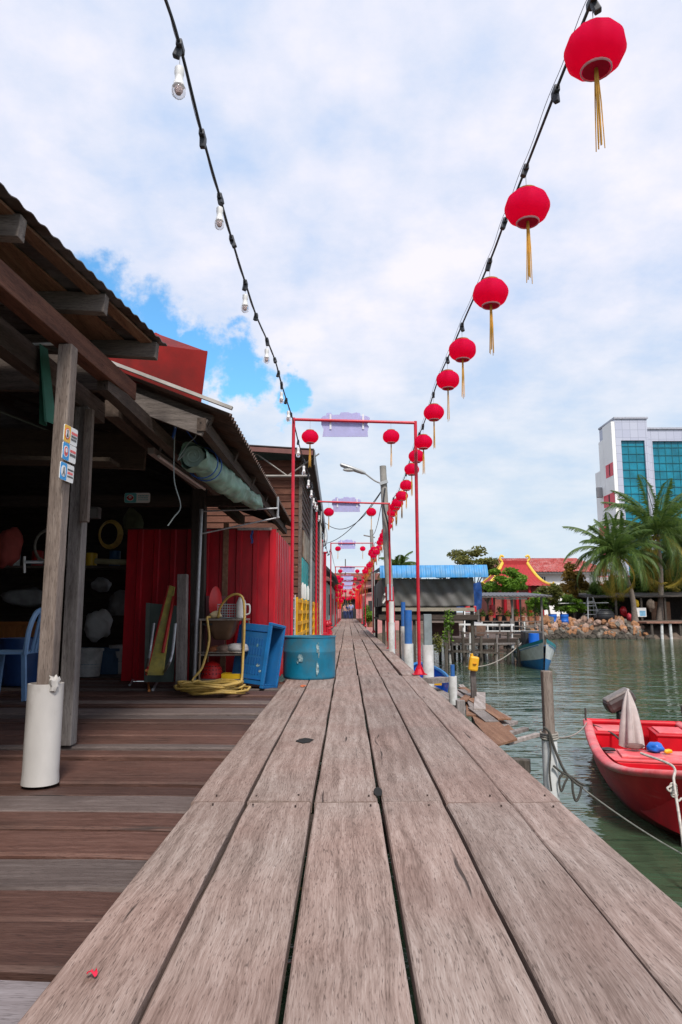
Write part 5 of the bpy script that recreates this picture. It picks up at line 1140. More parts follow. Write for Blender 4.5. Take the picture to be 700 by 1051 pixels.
mb.tube(cat_curve([hp_(563, 750), hp_(565, 770), hp_(564, 792), hp_(566, 812)]), .006, 6)
mb.tube(cat_curve([hp_(568, 786), hp_(577, 793), hp_(586, 797), hp_(594, 803), hp_(600, 806)]), .008, 6)
mb.tube(cat_curve([hp_(582, 794), hp_(587, 800), hp_(588, 812), hp_(591, 822), hp_(595, 816), hp_(597, 806)]), .008, 6)
mb.tube(cat_curve([hp_(579, 792), hp_(574, 800), hp_(576, 812), hp_(580, 803), hp_(584, 796)]), .007, 6)
mb.build('tangled_rope', darkrope_m, loc=hp_(575, 780), smooth=True, label='dark tangled rope hanging from the brown mooring post', cat='rope')
MB().tube(hang(hp_(590, 803), gz(760, 905, -1.03), .05), .005, 6).build('mooring_rope', M('grey_rope', (.2, .19, .17), .85, 0, .3, 30, .4), loc=hp_(590, 803), smooth=True, label='long grey rope slanting low across the water to the red boat bow', cat='rope')
MB().tube(cat_curve([Vector((.9, 5.0, -.2)), Vector((1.0, 4.9, -.45)), Vector((1.15, 4.75, -.5)), Vector((1.27, 4.65, -.42))]), .006, 6).build('slack_rope', darkrope_m, loc=(1, 4.9, -.4), smooth=True, label='slack dark rope under the landing stage', cat='rope')

# ------------------------------------------------------------------ red boat
LB = 3.95
rb = thing('red_boat', 'red fibreglass motor boat moored on the right with an outboard engine', 'boat', (3.55, 8.85, -1.0), ang, local=True)
def interp(tab, u):
    for (a, va), (b2, vb) in zip(tab, tab[1:]):
        if u <= b2 + 1e-9:
            i = tab.index((a, va)); pa = tab[i - 1] if i else (2 * a - b2, 2 * va - vb); pd = tab[i + 2] if i + 2 < len(tab) else (2 * b2 - a, 2 * vb - va)
            m0 = (vb - pa[1]) / (b2 - pa[0]) * (b2 - a); m1 = (pd[1] - va) / (pd[0] - a) * (b2 - a); t = (u - a) / (b2 - a)
            return (2 * t ** 3 - 3 * t * t + 1) * va + (t ** 3 - 2 * t * t + t) * m0 + (-2 * t ** 3 + 3 * t * t) * vb + (t ** 3 - t * t) * m1
    return tab[-1][1]
def beam_(u): return interp([(0, .56), (.3, .64), (.58, .675), (.76, .63), (.9, .44), (1, .03)], u)
def sheer_(u): return interp([(0, .38), (.3, .35), (.6, .38), (.8, .45), (1, .60)], u)
SEC = [(1, 1), (.985, .78), (.95, .55), (.88, .36), (.74, .2), (.45, .07), (0, 0)]
def hull(u, v, inset=0.):
    """v in -1..1 across"""
    s_ = abs(v) * 6; i = min(int(s_), 5); k = s_ - i; i0, i1 = 6 - i, 6 - i - 1
    bx, hz = SEC[i0][0] * (1 - k) + SEC[i1][0] * k, SEC[i0][1] * (1 - k) + SEC[i1][1] * k
    kz = -.22; sh = sheer_(u); bm_ = max(.012, beam_(u) - inset)
    bm_ *= 1 - (.08 + .50 * u * u) * (1 - hz) ** 1.1
    return Vector(((1 if v >= 0 else -1) * bx * bm_, u * LB * (1 - .17 * (1 - hz) * u * u), kz + (sh - kz) * hz))
hm, hn, hb_ = nt_new('worn_hull_red')
htc = N(hn, 'ShaderNodeTexCoord'); hs_ = N(hn, 'ShaderNodeSeparateXYZ'); L(hn, htc.outputs['Object'], hs_.inputs[0])
n1 = noise(hn, htc.outputs['Object'], 3.2, 6, .65); c1 = ramp(hn, n1.outputs[0], [(.32, (.36, .006, .016)), (.55, (.58, .009, .022)), (.75, (.66, .035, .04))])
mpx = N(hn, 'ShaderNodeMapping'); mpx.inputs['Scale'].default_value = (3, 2.2, 46); L(hn, htc.outputs['Object'], mpx.inputs['Vector']); n2 = noise(hn, mpx.outputs[0], 1, 4, .7); r2 = ramp(hn, n2.outputs[0], [(.62, (0, 0, 0)), (.72, (.5,) * 3)])
c2 = mixc(hn, r2.outputs[0], c1.outputs[0], (.62, .20, .18))
zz_ = N(hn, 'ShaderNodeMath', operation='MULTIPLY_ADD'); zz_.inputs[1].default_value = .12; L(hn, n1.outputs[0], zz_.inputs[0]); L(hn, hs_.outputs[2], zz_.inputs[2]); rz_ = ramp(hn, zz_.outputs[0], [(.09, (.8,) * 3), (.14, (0, 0, 0))])
c3 = mixc(hn, rz_.outputs[0], c2, (.07, .05, .035)); L(hn, c3, hb_.inputs['Base Color']); hb_.inputs['Roughness'].default_value = .5; hb_.inputs['Specular IOR Level'].default_value = .3
mb = MB(); mb.sheet(lambda u, v: hull(u, v * 2 - 1), 40, 24); mb.prism([hull(0, v / 12 - 1) for v in range(25)], (0, .03, 0)); mb.build('hull', hm, rb, smooth=True)
def inner(u, v):
    w_ = v * 2 - 1; uu = .012 + u * .97; bm_ = max(.01, (beam_(uu) - .075) * (1 - .25 * uu * uu)); sh = sheer_(uu); fl_ = .10
    if abs(w_) > .75: k = (abs(w_) - .75) / .25; return Vector(((1 if w_ > 0 else -1) * bm_ * (.93 + .07 * k), uu * LB, fl_ + (sh - fl_) * k))
    return Vector((w_ / .75 * bm_ * .93, uu * LB, fl_))
mb = MB(); mb.sheet(inner, 36, 24); mb.prism([(-.49, .035, .1), (.49, .035, .1), (.50, .035, .36), (-.50, .035, .36)], (0, .03, 0)); mb.build('inner_lining', boatred_m, rb, smooth=True)
for sg_ in (-1, 1):
    def gun(u, v):
        a = v * 2 * math.pi; uu = u; c_ = Vector((sg_ * (max(.03, beam_(uu) - .03)), uu * LB, sheer_(uu) + .005)); return c_ + Vector((math.cos(a) * .055, 0, math.sin(a) * .032))
    mb = MB(); mb.sheet(gun, 44, 12); mb.build('gunwale', boatpink_m, rb, smooth='all')
mb = MB(); mb.tube([(-.56, .03, .385), (.56, .03, .385)], .035, 10); mb.build('transom_rail', boatred_m, rb, smooth=True)
mb = MB(); mb.sheet(lambda u, v: (lambda uu: Vector(((v * 2 - 1) * max(.02, beam_(uu) - .085), uu * LB, sheer_(uu) - .035 - .05 * (1 - u))))(.62 + u * .36), 14, 8, (0, 0, -.02)); mb.build('foredeck', boattan_m, rb, smooth=True)
mb = MB(); mb.box((0, .62 * LB, .20), (1.0, .03, .20)); mb.build('bulkhead', boatred_m, rb)
def bxp(name, c, size, mt, bev=.012): return MB().box(c, size).build(name, mt, rb, bevel=bev)
# helper: local lateral +x is the boat's own side; seen from the bow, +x lies to the left of the picture
for sg_ in (-1, 1):
    bxp('stern_locker', (sg_ * .335, .42, .21), (.36, .50, .26), boatred_m); bxp('locker_rim', (sg_ * .335, .42, .345), (.39, .53, .03), boatred_m); bxp('locker_lid', (sg_ * .335, .42, .368), (.30, .42, .018), boatpink_m, .006)
bxp('thwart', (0, 1.75, .20), (1.12, .55, .20), boatred_m); bxp('thwart_top', (0, 1.75, .312), (1.13, .56, .022), boatpink_m, .006); bxp('hatch_lid', (.22, 1.78, .335), (.40, .36, .022), boatpink_m, .006); bxp('thwart_step', (0, 2.06, .13), (1.06, .06, .16), boatred_m)
en = thing('outboard_engine', 'tilted dark outboard engine on the stern of the red boat', 'engine', (3.52, 9.0, -.58), ang + R(8), local=True)
mb = MB(); rt_ = Matrix.Rotation(R(28), 3, 'Y'); mb.box((.05, -.02, .20), (.38, .25, .17), rt_); mb.build('cowl', engine_m, en, bevel=.05)
mb = MB(); mb.box((.085, -.02, .275), (.34, .21, .05), rt_); mb.build('cowl_top', enginetop_m, en, bevel=.025)
mb = MB(); mb.bar((0, -.02, .12), (-.04, -.12, -.45), .13, .15); mb.build('leg', dark_m, en, bevel=.02)
mb = MB(); mb.box((-.0, .05, .0), (.20, .14, .16)); mb.build('clamp', dark_m, en, bevel=.015)
MB().tube([(0, .1, .12), (-.02, .45, .16)], .018, 8).build('tiller', dark_m, en, smooth=True)
uc = at(649, 767, 7.75)
um = thing('furled_parasol', 'furled greyish white parasol standing upright in the red boat', 'parasol', uc)
def fold(u, v):
    a = v * 2 * math.pi; r_ = interp([(0, .005), (.12, .035), (.35, .072), (.7, .10), (1, .11)], u) * (1 + (.16 + .1 * u) * math.sin(a * 6 + 2 * u) + .05 * math.sin(a * 13))
    return uc + Vector((math.cos(a) * r_ - .015 * (1 - u), math.sin(a) * r_, .615 - .60 * u + .02 * math.sin(a * 3) * u))
mb = MB(); mb.sheet(fold, 22, 60); mb.build('cloth', cloth_m, um, smooth='all'); MB().cyl(uc + Vector((0, 0, -.15)), uc + Vector((-.015, 0, .62)), .012, None, 8).build('pole', white_m, um, smooth=True)
sack(bl(.06, 1.70, .345), (.085, .085, .05), drum_m, 'round blue cap lying on the thwart of the red boat', 'cap')
sack(bl(-.38, 1.9, .34), (.09, .09, .09), M('orange_float', (.7, .1, .02), .5), 'orange red float at the right side of the boat thwart', 'float')
sack(bl(.52, 1.72, .34), (.08, .05, .02), dark_m, 'dark sandal left on the boat thwart near the furled parasol', 'sandal')
sack(bl(.25, 1.68, .365), (.09, .06, .03), M('brown_rag', (.16, .08, .07), .9, 0, .4), 'brown crumpled rag on the middle hatch of the red boat', 'rag')
sack(bl(-.06, 1.66, .335), (.05, .03, .02), yellow_m, 'small yellow scrap beside the blue cap in the boat', 'scrap')
mb = MB(); q0 = bl(.56, .15, .40); mb.tube(cat_curve([q0 + Vector((0, 0, .16)), q0 + Vector((.0, 0, .02)), q0 + Vector((.03, -.05, -.02)), q0 + Vector((.06, -.3, -.03)), q0 + Vector((.10, -.6, -.05)), q0 + Vector((.13, -.75, -.1))]), .012, 6); mb.build('stern_line', darkrope_m, loc=q0, smooth=True, label='dark line over the left stern corner of the red boat', cat='rope')
q0 = bl(-.565, .15, .40); MB().cyl(q0, q0 + Vector((-.02, 0, .22)), .011, None, 8).build('rod_holder', dark_m, loc=q0, smooth=True, label='short dark rod on the right stern corner of the red boat', cat='rod')
q1 = at(690, 786, 5.2); mb = MB(); mb.tube(cat_curve([q1 + Vector((-.10, .3, .03)), q1, at(691.5, 800, 5.02), at(694, 818, 4.9), at(699, 850, 4.75), gz(709, 925, -1.03)]), .009, 6)
for k in range(5): mb.tube([at(691 + k * .3, 806 + k * 2.4, 5.0) + Vector((.022 * math.cos(a), .0, .016 * math.sin(a))) for a in [j_ * .8 for j_ in range(9)]], .006, 5)
mb.tube(cat_curve([at(692, 808, 5.0), at(688, 812, 4.98), at(685, 809, 4.98), at(690, 806, 5.0)]), .008, 5); mb.tube(cat_curve([at(693, 815, 4.9), at(696, 822, 4.88), at(700, 819, 4.88)]), .007, 5)
mb.build('bow_rope', M('pale_rope', (.50, .45, .40), .85, 0, .3, 30, .4), loc=q1, smooth=True, label='pale knotted rope hanging over the bow of the red boat', cat='rope')

# ------------------------------------------------------------------ boathouse, pier, small boats on the right
bo = thing('boathouse', 'boathouse on stilts with a blue roof edge and dark grey tarpaulin walls', 'boathouse', (2.7, 21, -1))
XA, XB = .98, 3.62
corr((XA - .05, 19.6, 2.02), (0, 7, .25), (XB - XA + .38, 0, 0), 20, .02, .006, 3, 8).build('roof', blueroof_m, bo, smooth=True)
fb = MB(); n = 60
fb.sheet(lambda u, v: (XA - .07 + u * (XB - XA + .42), 19.52 - .16 * math.sin(v * 1.57) + .012 * math.sin(u * 140), 2.06 - .36 * v + .02 * u), 120, 5, (0, -.008, 0)); fb.build('roof_edge', blueroof_m, bo, smooth=True)
def tarp_(u, v): 
    return (XA + u * (XB - XA), 19.75 + .035 * math.sin(u * 19 + v * 4) * (.4 + v) + .02 * math.sin(u * 47 + 1.3 - v * 9), 1.72 - v * .80 - .03 * math.sin(u * 3.14))
mb = MB(); mb.sheet(tarp_, 90, 16, (0, .01, 0)); mb.build('tarpaulin', greytarp_m, bo, smooth='all')
mb = MB(); mb.sheet(lambda u, v: (XA + .02, 19.8 + u * 6.5, 1.72 - v * .8), 10, 4, (.01, 0, 0)); mb.build('tarpaulin', greytarp_m, bo)
mb = MB(); mb.sheet(lambda u, v: (XB - .02, 19.8 + u * 6.5, 1.72 - v * .8), 10, 4, (.01, 0, 0)); mb.build('tarpaulin', greytarp_m, bo)
for x in (XA + .05, 1.9, 2.8, XB - .05):
    MB().bar((x, 19.85, -1.6), (x, 19.85, 1.9), .09, .09, (0, 1, 0)).build('post', pile_m, bo)
    MB().bar((x, 25, -1.6), (x, 25, 1.9), .09, .09, (0, 1, 0)).build('post', pile_m, bo)
MB().bar((XA, 19.72, .82), (XB, 19.72, .82), .05, .10).build('rail', M('pale_beam', (.30, .26, .20), .8), bo)
MB().bar((XA - .1, 19.7, .60), (XB + .1, 19.7, .60), .06, .14).build('floor_beam', darkx_m, bo)
MB().span((XA, 19.7, .50), (XB, 26, .56)).build('floor', darkx_m, bo)
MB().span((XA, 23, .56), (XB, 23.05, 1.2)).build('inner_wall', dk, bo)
clap((2.55, 21.2, .02), (.85, 0, 0), .40, 3).build('lower_boards', M('red_brown_boards', (.10, .04, .035), .8, 0, .3), bo)
for x in (2.1, 2.5): pass
MB().bar((XA + .18, 19.6, 1.25), (XA + .02, 19.6, 1.0), .04, .05).build('strut', white_m, bo)
MB().bar((1.0, 18.8, 1.20), (1.18, 18.8, 1.45), .05, .05).build('bracket', white_m, bo)
sb_ = thing('dinghy', 'small blue and yellow dinghy tucked behind the blue post', 'boat', (1.6, 13.4, -.9))
def ding(u, v, g=0): 
    w_ = v * 2 - 1; bm_ = .30 * math.sin(math.pi * min(1, .25 + u * .75)) ** .6 + .02; return Vector((1.50 + w_ * bm_, 12.2 + u * 2.6, -1.08 + .62 * abs(w_) ** 2.2 + .12 * u))
mb = MB(); mb.sheet(ding, 18, 14, (0, 0, -.02)); mb.build('hull', drum_m, sb_, smooth=True)
mb = MB(); mb.span((1.26, 13.0, -.60), (1.74, 13.3, -.56)); mb.build('seat', yellow_m, sb_); mb = MB()
for sg_ in (-1, 1): mb.tube([(1.50 + sg_ * (.30 * math.sin(math.pi * min(1, .25 + u * .75)) ** .6 + .02), 12.2 + u * 2.6, -.45 + .12 * u) for u in [k / 14 for k in range(15)]], .035, 6)
mb.build('gunwale', boatblue_m, sb_, smooth=True)

pr2 = thing('pier', 'old timber pier on dark stilts beside the blue and white boat', 'pier', (5, 26, -1))
def deck(x0, x1, y0, y1, z, nm, root):
    n = int((y1 - y0) / .3)
    mb = MB()
    for k in range(n): mb.span((x0 + rnd.uniform(-.06, .06), y0 + k * .3 + .01, z), (x1 + rnd.uniform(-.06, .06), y0 + k * .3 + .29, z + .04 + rnd.uniform(0, .008)))
    mb.build(nm, side_m, root)
    MB().span((x0, y0 + .02, z - .12), (x1, y0 + .10, z - .003)).build('edge_beam', darkx_m, root)
    for k in range(int((x1 - x0) / .55) + 1):
        for yv in (y0 + .15, (y0 + y1) / 2, y1 - .2): MB().cyl((x0 + .12 + k * .55 + rnd.uniform(-.08, .08), yv, -1.7), (x0 + .12 + k * .55, yv, z - .003), .06, .055, 8).build('stilt', pile_m if (k + int(yv)) % 4 else sleeve_m, root, smooth=True)
    MB().bar((x0, y0 + .07, z - .42), (x1, y0 + .07, z - .36), .05, .08).build('brace', darkx_m, root)
deck(3.4, 5.9, 24.0, 29, -.19, 'deck_boards', pr2)
deck(5.4, 8.3, 29.2, 33.5, -.22, 'deck_boards', pr2)
hu = thing('plant_shelter', 'open pier shelter with a flat dark roof over shelves of potted plants', 'shelter', (7, 31, -.2))
for x in (5.55, 7.0, 8.25):
    for yv in (29.4, 33): MB().bar((x, yv, -.2), (x, yv, 1.45), .08, .08, (0, 1, 0)).build('post', greyz_m, hu)
corr((5.3, 29.0, 1.42), (0, 4.4, .25), (3.35, 0, 0), 20, .018, .006, 2, 6).build('roof', M('slate_sheet', (.10, .10, .11), .6, 0, .3), hu, smooth=True)
MB().bar((5.35, 29.05, 1.38), (8.6, 29.05, 1.40), .05, .07).build('roof_edge', greyz_m, hu)
MB().bar((6.3, 29.25, 1.30), (7.6, 29.25, 1.30), .04, .05).build('strip_light', white_m, hu)
MB().span((5.6, 29.4, .33), (8.2, 29.8, .37)).build('shelf', side_m, hu)
for z in (-.05, .15): MB().bar((5.5, 29.3, z), (8.0, 29.3, z), .03, .04).build('rail', white_m if z < 0 else greyz_m, hu)
for x in (5.7, 6.15, 6.6, 7.05, 7.5, 7.95): MB().bar((x, 29.42, -.2), (x, 29.42, .33), .05, .04, (0, 1, 0)).build('shelf_leg', sleeve_m if x in (5.7, 7.5) else greyz_m, hu)
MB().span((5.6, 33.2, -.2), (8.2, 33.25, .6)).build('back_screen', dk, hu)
mb = MB(); mb.sheet(lambda u, v: (6.05 + .28 * u, 29.6 + .02 * math.sin(u * 9), 1.05 - .55 * v), 5, 5, (0, .01, 0)); mb.build('red_cloth', redwall_m, loc=(6.2, 29.6, .8), smooth=True, label='red cloth hanging under the plant shelter roof', cat='cloth')

def leafmesh(mb, c, rad, n, size, r_=None, flat=1.):
    rr = r_ or rnd; c = Vector(c)
    for _ in range(n):
        d = Vector((rr.gauss(0, 1), rr.gauss(0, 1), rr.gauss(0, 1))); d.normalize(); p = c + Vector((d.x * rad[0], d.y * rad[1], d.z * rad[2])) * (rr.random() ** .45)
        a = Vector((rr.gauss(0, 1), rr.gauss(0, 1), rr.gauss(0, .6))).normalized(); b2 = a.cross(Vector((rr.gauss(0, 1), rr.gauss(0, 1), rr.gauss(0, 1)))).normalized(); s_ = size * rr.uniform(.6, 1.3)
        o = len(mb.v); mb.v += [tuple(p - a * s_), tuple(p + b2 * s_ * .42), tuple(p + a * s_), tuple(p - b2 * s_ * .42)]; mb.f.append((o, o + 1, o + 2, o + 3)); mb.mi.append(0)
for i, (x, yv, z, mt, lab) in enumerate(((5.78, 29.6, .37, leafA, 'leftmost'), (6.12, 29.6, .37, leafO, 'second from the left'), (6.5, 29.6, .37, leafB, 'third from the left'), (6.85, 29.6, .37, leafG, 'fourth from the left'), (7.2, 29.6, .37, leafA, 'fourth from the right'), (7.5, 29.6, .37, leafA, 'third from the right'), (7.8, 29.6, .37, leafG, 'second from the right'), (8.1, 29.6, .37, leafB, 'rightmost'))):
    t = thing('potted_plant', f'{lab} potted plant on the pier shelter shelf', 'potted plant', (x, yv, z), group='potted plants on the pier shelf')
    MB().lathe([(.001, 0), (.07, 0), (.10, .16), (.108, .16), (.108, .18), (.09, .18), (.001, .16)], (x, yv, z), 14).build('pot', terra_m, t, smooth=True)
    mb = MB(); leafmesh(mb, (x, yv, z + .30 + .05 * (i % 3)), (.15, .15, .16 + .03 * (i % 3)), 110, .05); mb.build('foliage', mt, t)
def bush(loc, rad, n, size, mt, label, name='shrub', cat='shrub', stem=True, group=None):
    t = thing(name, label, cat, loc, group=group); c = Vector(loc)
    mb = MB()
    for k in range(7):
        d = Vector((rnd.uniform(-.5, .5) * rad[0], rnd.uniform(-.5, .5) * rad[1], rnd.uniform(-.3, .6) * rad[2])); leafmesh(mb, c + Vector((0, 0, rad[2] * .9)) + d, tuple(q * .6 for q in rad), n // 7, size)
    mb.build('foliage', mt, t)
    if stem:
        mb = MB()
        for k in range(4): mb.tube([c + Vector((0, 0, -.05)), c + Vector((rnd.uniform(-.3, .3) * rad[0], rnd.uniform(-.3, .3) * rad[1], rad[2] * .9))], [.03 * rad[2] + .008, .008], 5)
        mb.build('stem', bark_m, t)
    return t
t = bush((1.18, 36.5, .0), (.32, .5, .38), 900, .08, leafG, 'bright green potted shrub on the right edge far along the walk'); MB().lathe([(.001, -.05), (.14, -.05), (.2, .25), (.001, .25)], (1.18, 36.5, 0), 14).build('pot', terra_m, t)
bush((1.15, 40, .0), (.3, .5, .6), 700, .08, leafA, 'taller dark shrub behind the bright green potted shrub')
bush((2.75, 18.9, -.2), (.16, .16, .55), 260, .05, leafG, 'thin green sapling in front of the dark grey tarpaulin')
bush((2.45, 18.7, -.35), (.22, .16, .28), 200, .05, leafC, 'small weedy plant growing at the boathouse foot')
# clutter left of the shelter
tb_ = MB(); c = at(481, 612, 27); 
tb_.sheet(lambda u, v: c + Vector(((u - .5) * 1.0, .15 * math.sin(u * 9 + v * 4), .55 - v * 1.05 + .05 * math.sin(u * 7))), 14, 12, (0, .03, 0)); tb_.build('blue_tarp', M('navy_tarp', (.012, .06, .22), .6, 0, .4), loc=c, smooth=True, label='dark blue tarpaulin hung between boathouse and shelter', cat='tarpaulin')
MB().span(at(478, 628, 26.5), at(487, 622, 26.9)).build('red_box', redwall_m, loc=at(482, 628, 26.5), bevel=.01, label='small red box under the dark blue tarpaulin', cat='box')
t = thing('basket', 'round brown basket standing on the pier deck', 'basket', (4.75, 25.6, -.12)); MB().lathe([(.001, 0), (.28, 0), (.36, .22), (.33, .42), (.28, .42), (.28, .1), (.001, .1)], (4.75, 25.6, -.12), 18).build('body', M('basket_brown', (.17, .10, .07), .9, 0, .4, 20, .4), t, smooth=True); MB().ball((4.75, 25.6, .28), .2, 12, 8, (1.2, 1.2, .5), .4).build('contents', sk, t)
MB().bar(at(477, 626, 26), at(477, 655, 25), .04, .04).build('stake', white_m, loc=at(477, 655, 25), label='pale stake standing on the left side of the pier', cat='stake')
for i, (px, yv, top) in enumerate(((509, 24, .05), (524, 26.5, .5), (553, 25.5, .25))):
    p = at(px, 640, yv); MB().bar((p.x, yv, -1.6), (p.x + .02, yv, top), .06, .06, (0, 1, 0)).build('pier_stake', greyz_m, loc=(p.x, yv, -1), label=('short grey stake left of the moored blue boat', 'tall grey stake behind the blue and white boat', 'grey stake just right of the blue boat cabin')[i], cat='stake')
for i in range(9):
    x = 3.3 + i * .29 + rnd.uniform(-.1, .1); yv = 22.6 + rnd.uniform(0, 1.2); MB().cyl((x, yv, -1.6), (x + rnd.uniform(-.08, .08), yv, rnd.uniform(-.35, .15)), .05, .045, 8).build('pier_pile', pile_m if i % 3 else sleeve_m, loc=(x, yv, -1), smooth=True, label=f'{ORD[i].replace("nearest", "from the left") if i else "leftmost"} weathered pile standing before the old pier', cat='pile', group='loose piles before the pier')
for i, (a, b2) in enumerate((((3.3, 23.2, -.33), (5.6, 23.3, -.30)), ((3.4, 22.7, -.52), (5.2, 22.9, -.60)), ((3.6, 24.0, .32), (5.8, 24.2, .30)), ((3.5, 23.9, .02), (5.7, 24.0, .04)))):
    MB().bar(a, b2, .07, .06).build('pier_rail', (greyz_m, pile_m, sleeve_m, side_m)[i], loc=a, label=('upper grey rail across the piles before the pier', 'lower dark rail across the piles before the pier', 'pale handrail on the pier beside the blue boat', 'brown handrail low on the pier')[i], cat='rail')
for i in range(6):
    x = 3.6 + i * .42; MB().bar((x, 24.1, -.15), (x, 24.1, .34), .05, .05, (0, 1, 0)).build('rail_post', sleeve_m if i % 2 else greyz_m, pr2)
# blue and white boat
bb = thing('wooden_boat', 'blue and white wooden boat with its bow towards the viewer by the pier', 'boat', (6.2, 22.7, -1), 0, local=True)
bb.location = (5.92, 20.9, -1.0); bb.rotation_euler = (0, 0, R(-7))
def wb_(u, v):
    w_ = v * 2 - 1; bm_ = .62 * (1 - (1 - min(1, u * 1.9 + .03)) ** 2.2) * (1 - .35 * max(0, u - .6)); sh = .95 - .42 * min(1, u * 2) ** .8; kz = -.3
    s_ = abs(w_); return Vector(((1 if w_ >= 0 else -1) * bm_ * s_ ** .62, u * 4.6 - .35 * (1 - u) ** 4 * s_ * s_ * 0 + (1 - s_) * .55 * (1 - u) ** 6, kz + (sh - kz) * s_ ** 1.25))
def wpart(v0, v1, nm, mt, grow=0.):
    for sg_ in (0, 1):
        mb = MB(); mb.sheet(lambda u, v: (lambda w_: wb_(u, w_ if sg_ else 1 - w_) * 1.0 + Vector(((grow if sg_ else -grow), -grow, 0)))(.5 + .5 * (v0 + (v1 - v0) * v)), 26, 5); mb.build(nm, mt, bb, smooth='all')
wpart(0, .60, 'lower_hull', boatblue_m); wpart(.60, .93, 'white_strake', boatwhite_m, .0); wpart(.93, 1.0, 'gunwale', M('teal_gunwale', (.02, .25, .30), .5), .012)
mb = MB(); mb.sheet(lambda u, v: (lambda p: Vector((p.x * (v * 2 - 1) * .95, p.y, p.z - .12)))(wb_(.06 + u * .9, 1.0)), 16, 6, (0, 0, -.02)); mb.build('deck', boatblue_m, bb)
mb = MB(); mb.box((0, 2.7, .85), (.62, 1.1, .5)); mb.build('cabin', dark_m, bb, bevel=.03)
mb = MB(); mb.cyl((-.05, 1.9, .3), (-.05, 1.9, 1.05), .17, None, 16); mb.build('blue_drum', drum_m, bb, smooth=True)
mb = MB(); mb.cyl((.0, .3, .7), (.0, .3, 1.25), .03, None, 8); mb.build('bow_post', greyz_m, bb)
MB().tube(hang(at(478, 684, 20.5), at(535, 660, 23), .25), .018, 6).build('mooring_rope', rope_m, loc=at(505, 676, 21.5), smooth=True, label='pale rope from the yellow stake side to the blue and white boat', cat='rope')
# ------------------------------------------------------------------ far shore
rock_mats = [M('rock_orange', (.32, .155, .075), .9, 0, .4, 2, .4, objvar=.2), M('rock_grey', (.17, .15, .125), .9, 0, .4, 2, .4, objvar=.2), M('rock_pinkish', (.34, .225, .175), .9, 0, .35, 2, .4, objvar=.2), M('rock_dark', (.06, .05, .038), .9, 0, .4, 2, .4, objvar=.2)]
rock_names = ['orange brown', 'grey', 'pale pinkish', 'dark wet']
protos = []
for k in range(4):
    mb = MB(); mb.ball((0, 0, 0), 1, 10, 7, (1, .85, .75), .5); me = mb.build('shore_rock', rock_mats[k], loc=(0, 0, 0)); protos.append(me)
nr = 0
for i in range(270):
    row = i % 5; x = 11.2 + rnd.random() * 8.6
    s0 = (.15, .8, 1.35, 2.0, 2.9)[row] + rnd.uniform(-.25, .25); yv = 45.6 + .6 * math.sin(x * .5) + .4 * math.sin(x * 1.3) + s0 - .1; z = max(-1.0, min(-.95 + (s0 - .4) / 1.2 * .8, .0 + (s0 - 1.6) * .12)) + .0 + rnd.uniform(-.05, .08)
    k = 3 if row == 0 else rnd.choice([0, 0, 1, 2, 2] if row > 1 else [0, 1, 3, 3])
    if x > 19.0 and row > 2: continue
    s_ = rnd.uniform(.15, .34)
    if protos[k].get('label') is None: o = protos[k]
    else: o = protos[k].copy(); COL.objects.link(o)
    o.location = (x, yv, z); o.rotation_euler = (rnd.random() * 3, rnd.random() * 3, rnd.random() * 6); o.scale = (s_ * rnd.uniform(.8, 1.3), s_, s_ * rnd.uniform(.8, 1.1))
    tag(o, f'{rock_names[k]} boulder in the rubble heap along the far water edge', 'rock', f'{rock_names[k]} boulders on the far shore')
for i, px in enumerate((567.5, 579.5)):
    p = at(px, 642, 48); t = thing('blue_drum', ('blue drum on the far rocks, left of the pair' if i == 0 else 'blue drum on the far rocks, right of the pair'), 'drum', (p.x, 48, p.z), group='blue drums on the shore')
    MB().lathe([(.001, 0), (.27, 0), (.28, .05), (.28, .28), (.295, .3), (.28, .32), (.28, .6), (.295, .62), (.28, .75), (.001, .75)], p, 18).build('body', drum_m, t, smooth=True); MB().lathe([(.296, .74), (.296, .79), (.24, .79), (.24, .752)], p, 18).build('rim', M('drum_rim', (.01, .07, .3), .4), t, smooth=True)
p = at(622, 640, 48.2); t = thing('black_tank', 'round black water tank lying on the far rocks', 'tank', p)
mb = MB(); mb.ball(p + Vector((0, 0, .5)), .62, 22, 12, (1.0, .8, .82)); mb.build('body', tank_m, t, smooth='all'); mb = MB()
for k in range(3): mb.tube([p + Vector(((.42 + .1 * k) * math.cos(a) * .98, .8 * (.42 + .1 * k) * math.sin(a), .93 - .14 * k)) for a in [2 * math.pi * j_ / 24 for j_ in range(25)]], .02, 5)
mb.build('ribs', M('tank_rib', (.05, .05, .055), .5), t)
p = at(607, 635, 49); t = thing('step_ladder', 'aluminium step ladder standing open on the far shore', 'ladder', p)
for sg_ in (-1, 1):
    mb = MB()
    for dx in (-.38, .38): mb.bar(p + Vector((dx * 1.1 + 0, sg_ * .55, 0)), p + Vector((dx * .45, 0, 1.5)), .05, .05)
    mb.build('side_frame', metal_m, t)
    for k in range(1, 5): f_ = k / 5; MB().bar(p + Vector((-.38 * (1.1 - .65 * f_), sg_ * .55 * (1 - f_), 1.5 * f_)), p + Vector((.38 * (1.1 - .65 * f_), sg_ * .55 * (1 - f_), 1.5 * f_)), .05, .035).build('rung', metal_m, t)
MB().span(at(612, 634, 50), at(616, 625, 50.2)).build('white_board', sk, loc=at(613, 634, 50), label='greyish board standing right of the step ladder', cat='board')
